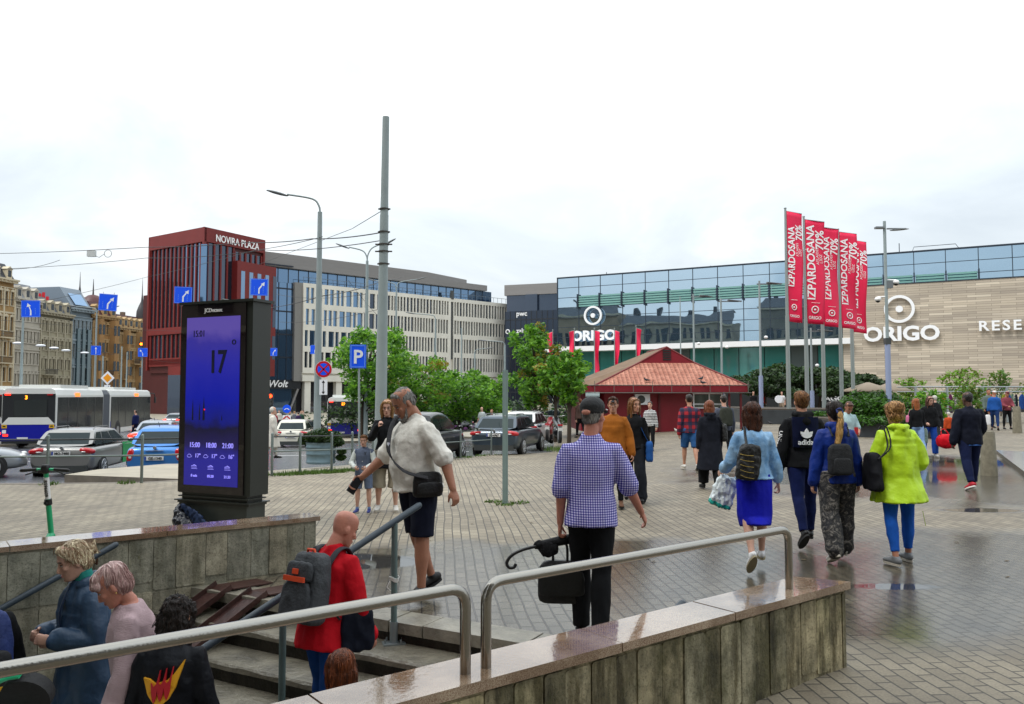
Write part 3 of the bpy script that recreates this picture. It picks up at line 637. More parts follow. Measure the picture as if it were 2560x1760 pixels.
        g.tube(pts, rad, 14, 0, dome=frac >= 1)
    def hand(s, g, i):
        J = s.J; w, d = J['w%d' % i], J['ad%d' % i].normalized(); sx = -1 if i == 0 else 1
        n = Vector((-sx, 0, 0)) - d * (-sx * d.x)
        if n.length < .2: n = Vector((0, 0, -1))
        n.normalize(); f = d.cross(n); f = f if f.y > 0 or abs(f.y) < .2 and f.z > 0 else -f      # f: thumb side
        fat = 1 + (s.vox - .0075) * 25
        g.tube([w - d * .03, w + d * .015, w + d * .05, w + d * .085], [(.024, .019), (.030, .016), (.038, .0155), (.037, .013)], 10, 0, ref=f, dome=True)
        cu = R(s.curl[i])
        for q, (o, L_) in enumerate(((.027, .072), (.009, .080), (-.009, .075), (-.026, .060))):
            base = w + d * .085 + f * o; p = [base - d * .02, base]; a = 0
            for k, seg in enumerate((.42, .33, .25)):
                a += cu * (.6 + .25 * k + .08 * q); dd = d * math.cos(a) + n * math.sin(a) + f * o * .9; p.append(p[-1] + dd.normalized() * L_ * seg)
            g.tube(p, [.0085 * fat, .0088 * fat, .0083 * fat, .0077 * fat, .0065 * fat], 8, 0, dome=True)
        b0 = w + d * .022 + f * .020
        g.tube([b0, b0 + (d * .6 + f * .7 + n * .3).normalized() * .035, b0 + (d * .6 + f * .7 + n * .3).normalized() * .035 + (d * .9 + n * .45 + f * .1).normalized() * .03, b0 + (d * .6 + f * .7 + n * .3).normalized() * .035 + (d * .8 + n * .6).normalized() * .052], [.013 * fat, .011 * fat, .0095 * fat, .0075 * fat], 8, 0, dome=True)
    def headlocal(s, v): return s.J['hc'] + s.HR @ Vector(v)
    def headmesh(s, g, inf=0, z0=-1, dy=0):
        rings = []
        for z, w, f, bk in HEADR:
            if z < z0: continue
            ring = []
            for i in range(20):
                a = 2 * math.pi * i / 20; cx = math.cos(a); sy = math.sin(a); cy = (f + bk) / 2; ry = (f - bk) / 2
                ex = .88
                ring.append(s.headlocal((math.copysign(abs(cx) ** ex, cx) * (w + inf), cy + math.copysign(abs(sy) ** ex, sy) * (ry + inf) + dy, z + (inf if z > .1 else 0))))
            rings.append(ring)
        g.ringloft(rings, 0)
    def body(s, face=True, hands=(True, True), legs=True, beard=None, ears=True):
        g = G(); s.headmesh(g); J = s.J; hl = s.headlocal
        g.tube([J['neck'] + Vector((0, -.005, -.05)), J['neck'] + Vector((0, .0, .0)), J['hc'] + s.HR @ Vector((0, -.02, -.07)), J['hc'] + s.HR @ Vector((0, -.015, -.02))], [.062 * (.85 if s.female else 1.05), .052 * (.85 if s.female else 1.05), .052 * (.85 if s.female else 1.05), .05], 14, 0)
        # nose, brow, lips, chin, ears, cheekbones
        g.tube([hl((0, .083, .018)), hl((0, .098, -.012)), hl((0, .108, -.034)), hl((0, .092, -.042))], [.009, .011, .0145, .012], 8, 0, dome=True)
        g.tube([hl((-.045, .070, .030)), hl((-.02, .086, .032)), hl((.02, .086, .032)), hl((.045, .070, .030))], [.009, .010, .010, .009], 8, 0, dome=True)
        g.ell(hl((0, .086, -.069)), (.022, .011, .010), 0, s.HR); g.ell(hl((0, .080, -.102)), (.020, .014, .014), 0, s.HR)
        for sx in (-1, 1):
            g.ell(hl((sx * .045, .066, -.018)), (.018, .018, .018), 0, s.HR)
            if ears:
                g.ell(hl((sx * .077, -.008, -.006)), (.010, .019, .032), 0, s.HR @ RZ(-sx * .35))
        s.torso(g, -.012)
        for i in (0, 1):
            s.arm(g, i, 0)
            if hands[i]: s.hand(g, i)
            if legs:
                s.leg(g, i, 0)
        me = remesh(g, s.vox, 2 if s.vox < .01 else 1, mats=[s.skin], name='body')
        o = link('body', me, s.root)
        if face:
            EM = [M('eye white', (.6, .58, .55), .3), M('eye dark', (.02, .014, .01), .3)]; BM = M('brow', (.07, .045, .03), .8); LM_ = [M('lips', (.42, .15, .13), .5), EM[1]]
            for sx in (-1, 1):
                e = G()
                e.ell(hl((sx * .031, .0795, .006)), (.0135, .006, .0062), 0, s.HR, 10, 6)
                e.ell(hl((sx * .031, .0850, .006)), (.0062, .0025, .0060), 1, s.HR, 8, 5)
                e.tube([hl((sx * .017, .0835, .012)), hl((sx * .031, .0865, .0145)), hl((sx * .045, .0790, .009))], .0026, 6, 1); e.ob('eye', EM, o)
                e = G(); e.tube([hl((sx * .016, .092, .031)), hl((sx * .033, .0885, .035)), hl((sx * .049, .076, .029))], .0042, 6, 0); e.ob('eyebrow', BM, o)
            e = G()
            e.ell(hl((0, .0945, -.063)), (.021, .006, .0045), 0, s.HR, 10, 5); e.ell(hl((0, .0940, -.074)), (.018, .006, .0050), 0, s.HR, 10, 5); e.ell(hl((0, .098, -.068)), (.018, .0032, .0016), 1, s.HR, 8, 4)
            e.ob('mouth', LM_, o)
        return o
    def part(s, name, g, mat, disp=.011, ds=.13, sm=2, vox=None, T=None):
        s._n = getattr(s, '_n', 0) + 1
        return link(name, remesh(g, vox or max(.011, s.vox * 1.25), sm, disp, ds, [mat], name, seed=s._n + s.x), s.root)
    # --- garments
    def top(s, mat, sleeve=1.0, hem=.06, inf=.014, name='shirt', loose=.0, A=.01, collar=None, hood=False, disp=.014, cuff=.0, arms=(1, 1), ds=.13):
        g = G(); s.torso(g, inf, hem=hem, A=A)
        for i in (0, 1):
            if arms[i]: s.arm(g, i, inf * .8, sleeve, loose, cuff)
        J = s.J
        if hood:
            n = J['neck']
            g.tube([n + s.T @ Vector(v) for v in ((-.075, .07, -.02), (-.095, .0, .0), (-.07, -.07, -.005), (0, -.10, -.02), (.07, -.07, -.005), (.095, 0, 0), (.075, .07, -.02))], [.020, .032, .040, .046, .040, .032, .020], 12, 0, dome=True)
            g.ell(n + s.T @ Vector((0, -.105, -.07)), (.095, .042, .075), 0, s.T)
        if collar: 
            n = J['neck']; k = 1.0
            g.tube([n + Vector((0, .0, -.04)), n + Vector((0, -.004, .008)), n + Vector((0, -.006, collar))], [(.095, .085), (.068, .064), (.062, .06)], 16, 0, ref=(1, 0, 0))
        return s.part(name, g, mat, disp, ds)
    def coat(s, mat, length=.5, name='coat', inf=.022, flare=.05, sleeve=1.0, hood=True, loose=.012, disp=.014, split=False):
        g = G(); s.torso(g, inf); J = s.J
        kn = (J['knee0'] + J['knee1']) / 2; dn = (kn - J['pel']).normalized()
        P = [J['chest'], J['waist'], J['pel'], J['pel'] + dn * length * .5, J['pel'] + dn * length]; w = (J['knee0'] - J['knee1']); spread = abs(w.y) * .5
        Rr = [(.168 * s.build + inf, .118 * s.build + inf), (.172 * s.build + inf, .124 * s.build + inf), (.180 * s.build + inf, .130 * s.build + inf), (.185 + inf + flare * .5, .13 + inf + flare * .5 + spread * .4), (.19 + inf + flare, .13 + inf + flare + spread * .8)]
        g.tube(P, Rr, 20, 0, ref=(1, 0, 0))
        for i in (0, 1): s.arm(g, i, inf * .8, sleeve, loose)
        if hood:
            n = J['neck']
            g.tube([n + s.T @ Vector(v) for v in ((-.07, .07, -.03), (-.10, .0, -.005), (-.075, -.08, -.005), (0, -.115, -.02), (.075, -.08, -.005), (.10, 0, -.005), (.07, .07, -.03))], [.014, .024, .034, .040, .034, .024, .014], 12, 0, dome=True)
            g.ell(n + s.T @ Vector((.01, -.105, -.08)), (.10, .032, .07), 0, s.T)
        return s.part(name, g, mat, disp, .17)
    def pants(s, mat, frac=.98, inf=.010, flare=0, name='trousers', disp=.006, vox=None):
        g = G(); J = s.J; d = (J['waist'] - J['pel']).normalized(); b = s.build
        g.tube([J['pel'] - Vector((0, 0, .06)), J['pel'], J['pel'] + d * .09], [(.15 * b + inf, .10 * b + inf), (.168 * b + inf, .108 * b + inf + s.belly * .3), (.152 * b + inf * .5, .102 * b + inf * .5 + s.belly * .5)], 18, 0, ref=(1, 0, 0))
        for i in (0, 1): s.leg(g, i, inf, frac, flare)
        return s.part(name, g, mat, disp, .10)
    def skirt(s, mat, length=.72, flare=.02, inf=.012, name='skirt'):
        g = G(); J = s.J; an = (J['ank0'] + J['ank1']) / 2; kn = (J['knee0'] + J['knee1']) / 2
        pts = [J['pel'] + Vector((0, 0, .10)), J['pel'], J['pel'].lerp(kn, .5), kn, kn.lerp(an, length - .5)]
        sp = abs((J['knee0'] - J['knee1']).y) * .5; sa = abs((J['ank0'] - J['ank1']).y) * .5
        rad = [(.145 + inf, .10 + inf), (.18 + inf, .125 + inf), (.178 + inf, .13 + inf + sp * .5), (.15 + inf + flare, .11 + inf + sp), (.12 + inf + flare, .10 + inf + sa * .7 + flare)]
        g.tube(pts, rad, 20, 0, ref=(1, 0, 0)); return s.part(name, g, mat, .012, .16)
    def shoes(s, mat, sole=None, name='shoe', high=0, sock=None):
        sole = sole or WHITE
        for i in (0, 1):
            J = s.J; an, fd = J['ank%d' % i], J['fd%d' % i]; up = Vector((0, -math.sin(math.asin(max(-1, min(1, fd.z)))), 1)); up = (up - fd * up.dot(fd)).normalized()
            b = an - up * .045
            g = G(); g.tube([b - fd * .05 + up * .012, b - fd * .02 + up * .014, b + fd * .06 + up * .008, b + fd * .13, b + fd * .175 - up * .006], [(.032, .036), (.036, .042), (.041, .034), (.043, .026), (.036, .019)], 12, 0, ref=fd.cross(up), dome=True)
            g.tube([an - up * .03, an + up * (.012 + high)], [.040, .040], 12, 0)
            o = link(name, remesh(g, max(.009, s.vox), 2, mats=[mat], name=name), s.root)
            k = G(); pts = []
            n = 16; side = fd.cross(up).normalized()
            for lv in (-.040, -.018):
                pts.append([b + fd * (.062 + .135 * math.cos(2 * math.pi * q / n)) + side * (.046 * math.sin(2 * math.pi * q / n)) * (1 + .12 * math.cos(2 * math.pi * q / n)) + up * lv for q in range(n)])
            k.ringloft(pts, 0, True); so = k.ob('sole', sole, o)
            if sock:
                q = G(); q.tube([an - up * .02, an + up * .05], [.036, .035], 12, 0); q.ob('sock', sock, s.root)
    def hair(s, style='short', col='brown', extra=None):
        g = G(); hl = s.headlocal; H = s.HR
        g.ell(hl((0, -.019, .044)), (.0815, .096, .0965), 0, H, 18, 12)
        if style == 'buzz':
            g = G(); g.ell(hl((0, -.016, .038)), (.0795, .092, .1005), 0, H, 18, 12)
        if style in ('short', 'tousled'):
            g.tube([hl((-.045, .045, .095)), hl((0, .062, .108)), hl((.05, .045, .095))], [.028, .030, .026], 10, 0, dome=True); g.ell(hl((0, -.03, .0)), (.072, .072, .075), 0, H)
        if style == 'buzz': g.ell(hl((0, -.035, -.0)), (.0675, .064, .07), 0, H)
        if style == 'cut':
            g.tube([hl((-.06, .062, .055)), hl((-.02, .085, .062)), hl((.03, .082, .07)), hl((.062, .055, .075))], [.022, .024, .026, .026], 10, 0, dome=True); g.ell(hl((0, .03, .085)), (.07, .06, .045), 0, H); g.ell(hl((0, -.045, -.005)), (.083, .075, .085), 0, H); g.ell(hl((0, -.035, .06)), (.088, .09, .082), 0, H)
            g.tube([hl((.07, .035, .06)), hl((.082, .028, .01)), hl((.078, .02, -.02))], [.02, .018, .010], 8, 0, dome=True)
        if style in ('bob', 'long', 'curly', 'loose'):
            L_ = {'bob': .14, 'long': .34, 'curly': .36, 'loose': .26}[style]
            wx = .088 if style != 'curly' else .10
            g.ell(hl((0, -.03, .045)), (.088, .094, .095), 0, H, 18, 12)
            down = Vector((0, 0, -1)); b0 = hl((0, -.045, .03))
            g.tube([b0, hl((0, -.06, -.03)), hl((0, -.065, -.06)) + down * L_ * .35, hl((0, -.065, -.06)) + down * L_ * .8 + Vector((0, -.02, 0))], [(wx, .055), (wx + .008, .056), (wx + .008 if style == 'bob' else wx, .045), (wx * .8, .03)], 16, 0, ref=H @ Vector((1, 0, 0)), dome=True)
            for sx in (-1, 1):
                g.tube([hl((sx * .060, .045, .085)), hl((sx * .082, .035, .03)), hl((sx * .085, .03, -.04)), hl((sx * .082, .02, -.06)) + down * L_ * .6], [.020, .024, .024, .016], 10, 0, dome=True)
            g.tube([hl((-.055, .055, .085)), hl((0, .072, .098)), hl((.055, .055, .085))], [.019, .020, .019], 10, 0, dome=True)
        if style in ('pony', 'bun', 'updo'):
            g.ell(hl((0, -.03, .03)), (.080, .088, .090), 0, H, 18, 12); g.ell(hl((0, -.05, -.02)), (.066, .058, .065), 0, H)
            g.tube([hl((-.058, .04, .075)), hl((-.035, .058, .098)), hl((0, .064, .106)), hl((.035, .058, .098)), hl((.058, .04, .075))], .024, 10, 0, dome=True); [g.tube([hl((sx * .07, .03, .05)), hl((sx * .078, .0, .02)), hl((sx * .07, -.04, -.02))], .016, 8, 0, dome=True) for sx in (-1, 1)]
        if style == 'pony':
            p0 = hl((0, -.105, .02)); d = Vector((0, -1, 0))
            g.tube([hl((0, -.085, .02)), p0 + Vector((0, -.03, .0)), p0 + Vector((-.004, -.055, -.09)), p0 + Vector((-.015, -.055, -.22)), p0 + Vector((-.035, -.055, -.34)), p0 + Vector((-.05, -.05, -.40))], [.020, .026, .034, .038, .030, .010], 12, 0, dome=True)
        if style == 'bun':
            g.ell(hl((.015, -.12, .03)), (.035, .032, .038), 0, H); 
            for q in range(9): a = q * .7; g.tube([hl((.02, -.13, .03)), hl((.02 + .05 * math.cos(a), -.15 - .01 * math.sin(q), .03 + .05 * math.sin(a)))], [.012, .005], 6, 0, dome=True)
        if style == 'updo':
            g.ell(hl((0, -.075, .055)), (.075, .065, .075), 0, H); g.ell(hl((0, -.055, -.03)), (.078, .065, .055), 0, H); g.ell(hl((.01, -.12, .06)), (.045, .035, .05), 0, H)
        if style == 'fringe':
            g.tube([hl((0, .085, .06)), hl((0, .06, .10))], [.02, .02], 8)
        if extra: extra(g, hl, H)
        # locks of hair: strands lying over the shell
        a_, b_ = HAIR[col]; s._hc = col; disp = {'curly': .018, 'tousled': .010, 'updo': .013, 'bun': .009}.get(style, .005)
        ho = s.part('hair', g, hairm(col, a_, b_), disp, .035 if style in ('curly', 'tousled', 'updo', 'bun') else .05, 2, vox=max(.008, s.vox))
        if s.Y < 14: s.locks(ho, style, hl((0, -.02, .02)))
        return ho
    def locks(s, ho, style, c):
        from mathutils.bvhtree import BVHTree
        me = ho.data; vs = [v.co.copy() for v in me.vertices]; bv = BVHTree.FromPolygons(vs, [tuple(p.vertices) for p in me.polygons]); rnd = random.Random(len(vs)); n = 520 if style not in ('buzz',) else 160; k = G()
        wild = {'updo': .5, 'bun': .4, 'curly': .8, 'tousled': .5, 'short': .25}.get(style, .12); mats = [me.materials[0], M(me.materials[0].name + ' light', tuple(min(1, q * 1.25) for q in rgb(HAIR[s._hc][1])), .4), M(me.materials[0].name + ' dark', tuple(q * .75 for q in rgb(HAIR[s._hc][0])), .5)]
        for _ in range(n):
            p = vs[rnd.randrange(len(vs))]; w = rnd.uniform(.0008, .0021); d = Vector((rnd.gauss(0, wild), rnd.gauss(-.25, wild), -1)); path = []
            L_ = (.006 if style == 'buzz' else .013) * rnd.uniform(.7, 1.3); lift = rnd.uniform(.0005, .004) + (rnd.random() < .12) * wild * .02
            for q in range(6):
                loc, nn, *_ = bv.find_nearest(p)
                if loc is None: break
                if (loc - c).dot(nn) < 0: nn = -nn
                path.append(loc + nn * (.001 + lift * q / 3)); t_ = d - nn * d.dot(nn); p = loc + t_.normalized() * L_
                if style == 'curly': d = Vector((rnd.gauss(0, .9), rnd.gauss(0, .9), -.6))
            if len(path) > 3: k.tube(path, [(w * 1.6, w * .8)] * (len(path) - 1) + [(w * .3, w * .3)], 4, rnd.choice((0, 0, 1, 2)))
        bm = bmesh.new(); bm.from_mesh(me); t2 = k.mesh('t', mats); bm.from_mesh(t2); [me.materials.append(m_) for m_ in mats[1:]]; bm.to_mesh(me); bm.free(); bpy.data.meshes.remove(t2)
    def frame(s): return Matrix.Translation((s.x, s.Y, s.z)) @ Matrix.Rotation(s.root.rotation_euler[2], 4, 'Z') @ Matrix.Scale(s.k, 4)
    def held(s, name, label, cat, at_, group=None):
        t = thing(name, label, cat, (0, 0, 0), 0, group); t.matrix_world = s.frame() @ Matrix.Translation(at_)
        Mw = s.frame() @ Matrix.Translation(at_); t.location = Mw.to_translation(); t.rotation_euler = (0, 0, s.root.rotation_euler[2]); t.scale = (s.k,) * 3
        return t, Matrix.Translation(-Vector(at_))
    def strap(s, side=1, front=True, back=True, w=.018, inf=.028, low=-.05, cross=False):
        """path of a strap over the shoulder, person-local"""
        J = s.J; T = s.T; sx = side; b = J['sh']
        if cross:
            q = [(.10 * sx, .03, .035), (.055 * sx, .11, -.05), (-.03 * sx, .135 + s.belly, -.2), (-.12 * sx, .12 + s.belly, -.36), (-.19 * sx, .06 + s.belly * .5, -.48)]
        else:
            q = []
            if front: q += [(.13 * sx, .07, -.28), (.105 * sx, .125, -.17), (.10 * sx, .105, -.05)]
            q += [(.10 * sx, .03, .035), (.10 * sx, -.06, .02)]
            if back: q += [(.09 * sx, -.13, -.08)]
        return [b + T @ Vector(v) for v in q]
def packgeo(w, h, d, taper=.85):
    g = G(); rings = []
    for t, k in ((0, .80), (.05, .95), (.15, 1), (.6, 1), (.85, .93), (.96, .78), (1, .55)):
        ring = []
        for i in range(20):
            a = 2 * math.pi * i / 20; c, s_ = math.cos(a), math.sin(a)
            ring.append((math.copysign(abs(c) ** .55, c) * w / 2 * k, math.copysign(abs(s_) ** .6, s_) * d / 2 * (k * (1 - .25 * t)) - (d / 2) * (1 - (1 - .25 * t)) * -1 * .3, t * h))
        rings.append(ring)
    return g.ringloft(rings, 0)
def bandgeo(pts, w, t, ref=(1, 0, 0)):
    g = G(); g.tube(pts, [(w, t)] * len(pts), 10, 0, ref=ref); return g
def catmull(pts, k=5):
    pts = [Vector(p) for p in pts]; out_ = []
    for i in range(len(pts) - 1):
        p0, p1, p2, p3 = pts[max(i - 1, 0)], pts[i], pts[i + 1], pts[min(i + 2, len(pts) - 1)]
        for q in range(k):
            t = q / k; out_.append(.5 * ((2 * p1) + (p2 - p0) * t + (2 * p0 - 5 * p1 + 4 * p2 - p3) * t * t + (3 * p1 - p0 - 3 * p2 + p3) * t ** 3))
    out_.append(pts[-1]); return out_
# ------------------------------------------------ patterned cloth
def gingham(name, c0, c1, c2, per=.021):
    m = M(name, c1, .8, bump=.4, bs=9); t, N, L, b = nodes(m); co = N('ShaderNodeTexCoord'); sp = N('ShaderNodeSeparateXYZ'); L(co.outputs['Object'], sp.inputs[0])
    def st(o, k):
        a = N('ShaderNodeMath'); a.operation = 'MULTIPLY'; a.inputs[1].default_value = 1 / k; L(o, a.inputs[0]); f = N('ShaderNodeMath'); f.operation = 'FRACT'; L(a.outputs[0], f.inputs[0])
        g = N('ShaderNodeMath'); g.operation = 'GREATER_THAN'; g.inputs[1].default_value = .48; L(f.outputs[0], g.inputs[0]); return g.outputs[0]
    xy = N('ShaderNodeMath'); xy.operation = 'MULTIPLY_ADD'; xy.inputs[1].default_value = .2; L(sp.outputs['Y'], xy.inputs[0]); L(sp.outputs['X'], xy.inputs[2])
    s_ = N('ShaderNodeMath'); s_.operation = 'ADD'; L(st(xy.outputs[0], per), s_.inputs[0]); L(st(sp.outputs['Z'], per), s_.inputs[1])
    d = N('ShaderNodeMath'); d.operation = 'MULTIPLY'; d.inputs[1].default_value = .5; L(s_.outputs[0], d.inputs[0])
    r = N('ShaderNodeValToRGB'); r.color_ramp.interpolation = 'CONSTANT'; L(d.outputs[0], r.inputs[0])
    r.color_ramp.elements[0].color = (*rgb(c0), 1); r.color_ramp.elements[1].position = .7; r.color_ramp.elements[1].color = (*rgb(c2), 1); e = r.color_ramp.elements.new(.3); e.color = (*rgb(c1), 1)
    L(r.outputs[0], b.inputs['Base Color']); return m
def stripes(name, c0, c1, per, axis='Z', duty=.5):
    m = M(name, c0, .8, bump=.4, bs=9); t, N, L, b = nodes(m); co = N('ShaderNodeTexCoord'); sp = N('ShaderNodeSeparateXYZ'); L(co.outputs['Object'], sp.inputs[0])
    a = N('ShaderNodeMath'); a.operation = 'MULTIPLY'; a.inputs[1].default_value = 1 / per; L(sp.outputs[axis], a.inputs[0]); f = N('ShaderNodeMath'); f.operation = 'FRACT'; L(a.outputs[0], f.inputs[0])
    g = N('ShaderNodeMath'); g.operation = 'GREATER_THAN'; g.inputs[1].default_value = duty; L(f.outputs[0], g.inputs[0]); x = N('ShaderNodeMixRGB'); L(g.outputs[0], x.inputs[0])
    x.inputs[1].default_value = (*rgb(c0), 1); x.inputs[2].default_value = (*rgb(c1), 1); L(x.outputs[0], b.inputs['Base Color']); return m
def camo(name, cols, sc_=14):
    m = M(name, cols[0], .8, bump=.6, bs=12); t, N, L, b = nodes(m); co = N('ShaderNodeTexCoord'); n = N('ShaderNodeTexNoise'); n.inputs['Scale'].default_value = sc_; n.inputs['Detail'].default_value = 5; n.inputs['Distortion'].default_value = 1.6
    n.inputs['Roughness'].default_value = .7; L(co.outputs['Object'], n.inputs['Vector']); r = N('ShaderNodeValToRGB'); L(n.outputs['Fac'], r.inputs[0]); r.color_ramp.interpolation = 'LINEAR'
    ps = [.38, .5, .56, .66]
    r.color_ramp.elements[0].position = ps[0]; r.color_ramp.elements[0].color = (*rgb(cols[0]), 1); r.color_ramp.elements[1].position = ps[3]; r.color_ramp.elements[1].color = (*rgb(cols[3]), 1)
    for p, c in zip(ps[1:3], cols[1:3]): e = r.color_ramp.elements.new(p); e.color = (*rgb(c), 1)
    L(r.outputs[0], b.inputs['Base Color']); return m
BLK = cloth('black cloth', '#101114', var=.3); NAVY = cloth('navy cloth', '#0d1430', var=.25); JEAN = cloth('blue denim', '#1b4a94', var=.3); LJEAN = cloth('light denim', '#7f9cc4', var=.2)
BAGB = M('black bag leather', '#0c0c0d', .5, bump=.5, bs=30, var=.3)
SHW = M('white shoe', '#c9c6bf', .6); SHB = M('black shoe', '#0d0d0e', .5); SOLE = M('pale sole', '#b9b2a4', .6); SOLEB = M('black sole', '#141414', .7)

# 1 man in white shirt, walking to the left
p = Person('person', 'heavy grey haired man in a white linen shirt and dark shorts above the stairs', 1046, 6.95, 1.82, face=124, lean=4, build=1.2, belly=.06,
           legs=((3, 3, 1, 0), (-6, 2, -22, -24)), arms=((-20, 26, -6, 22), (36, 16, 48, 10)), head=(30, -8), skin_='tan', curl=(45, 28))
p.body()
def beard(g, hl, H):
    g.tube([hl((-.05, .045, .085)), hl((0, .062, .104)), hl((.05, .045, .085))], .020, 10, 0, dome=True)
    g.tube([hl((-.062, .03, -.03)), hl((-.055, .055, -.085)), hl((-.03, .08, -.112)), hl((0, .088, -.116)), hl((.03, .08, -.112)), hl((.055, .055, -.085)), hl((.062, .03, -.03))], [.008, .014, .016, .018, .016, .014, .008], 8, 0, dome=True)
    g.tube([hl((-.028, .090, -.064)), hl((0, .098, -.053)), hl((.028, .090, -.064))], .0065, 8, 0, dome=True)
p.hair('buzz', 'grey', extra=beard)
p.top(M('white linen', '#dedad0', .85, bump=.8, bs=14, var=.05, vs=3), sleeve=.50, hem=.06, inf=.026, loose=.022, cuff=.004, collar=.012, disp=.013, ds=.10)
p.pants(cloth('navy shorts cloth', '#131728', var=.3), .50, .022, .05, 'shorts', .010); p.shoes(SHB, SOLEB)
t, iv = p.held('phone', 'dark phone in the lowered hand of the man in the white shirt', 'phone', p.J['w1'])
g = G(); g.box(p.J['w1'] + p.J['ad1'] * .10 + Vector((-.02, 0, 0)), (.012, .075, .15), 0, 0, RX(R(35))); g.ob('case', M('phone', (.02, .02, .022), .2), t, iv)
hipw = p.J['pel'] + Vector((.20, .10, .0))
t, iv = p.held('shoulder_bag', 'black messenger bag on a strap across the man in the white shirt', 'bag', hipw)
hipw = p.J['pel'] + Vector((-.215, -.03, .02)); iv = Matrix.Translation(-(p.J['pel'] + Vector((.20, .10, .0))))
g = G(); g.merge(packgeo(.25, .20, .08), Matrix.Translation(hipw + Vector((-.02, .06, -.12))) @ Matrix.Rotation(R(82), 4, 'Z')); g.ob('bag_body', BAGB, t, iv)
g = G(); g.merge(packgeo(.22, .09, .03), Matrix.Translation(hipw + Vector((-.065, .06, -.09))) @ Matrix.Rotation(R(82), 4, 'Z')); g.ob('flap', M('black flap', '#161718', .4, bump=.3), t, iv)
b = p.J['sh']; q = catmull([b + p.T @ Vector(v) for v in ((.08, -.14, .0), (.09, -.02, .085), (.08, .14, .03), (.02, .235, -.10), (-.08, .285, -.24), (-.21, .23, -.37), (-.285, .06, -.44))], 4)
bandgeo(q, .024, .006, (1, 0, .6)).ob('strap', M('grey webbing', '#2c2c30', .8, bump=.4, bs=80), t, iv)
g = G(); g.box(q[14], (.03, .012, .045)); g.ob('buckle', M('chrome', (.7, .7, .7), .2, metal=1), t, iv)

# 2 man in checked shirt with cap, briefcase and umbrella
p = Person('person', 'man in a blue and white gingham shirt and black cap seen from behind', 1476, 5.65, 1.71, face=-10, lean=3, build=.93, belly=.03, legs=((8, 0, 2, 0), (-8, -1, -20, -20)),
           arms=((-2, 9, 8, 3), (14, 20, 34, 20)), head=(2, -24), skin_='red', curl=(75, 30), vox=.007)
p.body(); p.hair('buzz', 'grey')
p.top(gingham('gingham cloth', '#dcd9f0', '#7c77c6', '#2b2a84', .017), sleeve=.52, hem=.10, inf=.027, loose=.02, cuff=.003, collar=.012, disp=.012, ds=.16); p.pants(BLK, .98, .010, .03); p.shoes(SHB, SOLEB)
g = G(); hl, H = p.headlocal, p.HR; g.ell(hl((0, -.012, .068)), (.090, .106, .080), 0, H, 20, 12); g.ell(hl((0, -.02, .035)), (.0865, .100, .03), 0, H, 20, 8)
cap = G(); cap.tube([hl((0, .08, .045)), hl((0, .13, .038)), hl((0, .165, .028))], [(.066, .007), (.062, .007), (.030, .006)], 14, 0, ref=H @ Vector((1, 0, 0)), dome=True)
cp = p.part('cap', g, M('black cap cloth', '#141518', .7, bump=.3, bs=60, var=.2), .0, .1); cap.ob('peak', M('black cap cloth'), cp)
g = G(); g.ell(hl((0, -.109, .030)), (.036, .012, .020), 0, H, 14, 8); g.ob('strap_opening', skin('red'), cp)
g = G(); g.tube([hl((.0865, .035, .055)), hl((.080, .068, .05))], [.0045] * 2, 6); g.ob('emblem', WHITE, cp)
w = p.J['w0'] + p.J['ad0'] * .11
t, iv = p.held('briefcase', 'black leather briefcase hanging from the left hand of the man in the gingham shirt', 'briefcase', w)
g = G(); g.merge(packgeo(.36, .30, .11), Matrix.Translation(w + Vector((.02, .0, -.46))) @ Matrix.Rotation(R(6), 4, 'Z')); g.ob('case', BAGB, t, iv)
g = G(); g.merge(packgeo(.33, .20, .02), Matrix.Translation(w + Vector((.02, -.062, -.40))) @ Matrix.Rotation(R(6), 4, 'Z')); g.ob('front_flap', M('black flap'), t, iv)
g = G(); g.tube(catmull([w + Vector(v) for v in ((-.05, 0, -.17), (-.045, 0, -.05), (0, 0, -.01), (.05, 0, -.05), (.055, 0, -.17))], 4), .010, 8); g.ob('handle', BAGB, t, iv)
t, iv = p.held('umbrella', 'folded black umbrella with a hooked handle held with the briefcase', 'umbrella', w)
um = catmull([w + Vector(v) for v in ((.30, .12, .02), (.12, .05, .0), (0, 0, -.02), (-.16, -.04, -.05))], 4)
g = G(); g.tube(um, [.020 + .016 * math.sin(i / (len(um) - 1) * 2.9) for i in range(len(um))], 10); g.ob('canopy', cloth('umbrella cloth', '#17171a', .6, .4, 1, 20), t, iv)
g = G(); g.ell(w + Vector((-.08, -.03, -.075)), (.075, .035, .06)); g.ell(w + Vector((-.14, -.035, -.05)), (.05, .03, .035)); link('folds', remesh(g, .008, 2, .012, .05, [cloth('umbrella cloth')]), t, iv)
g = G(); g.tube(catmull([w + Vector(v) for v in ((-.14, -.04, -.05), (-.26, -.06, -.08), (-.34, -.08, -.12), (-.375, -.09, -.17), (-.36, -.09, -.205), (-.325, -.085, -.205), (-.31, -.08, -.18))], 5), .012, 10); g.ob('handle', M('black handle', (.015, .015, .016), .3), t, iv)

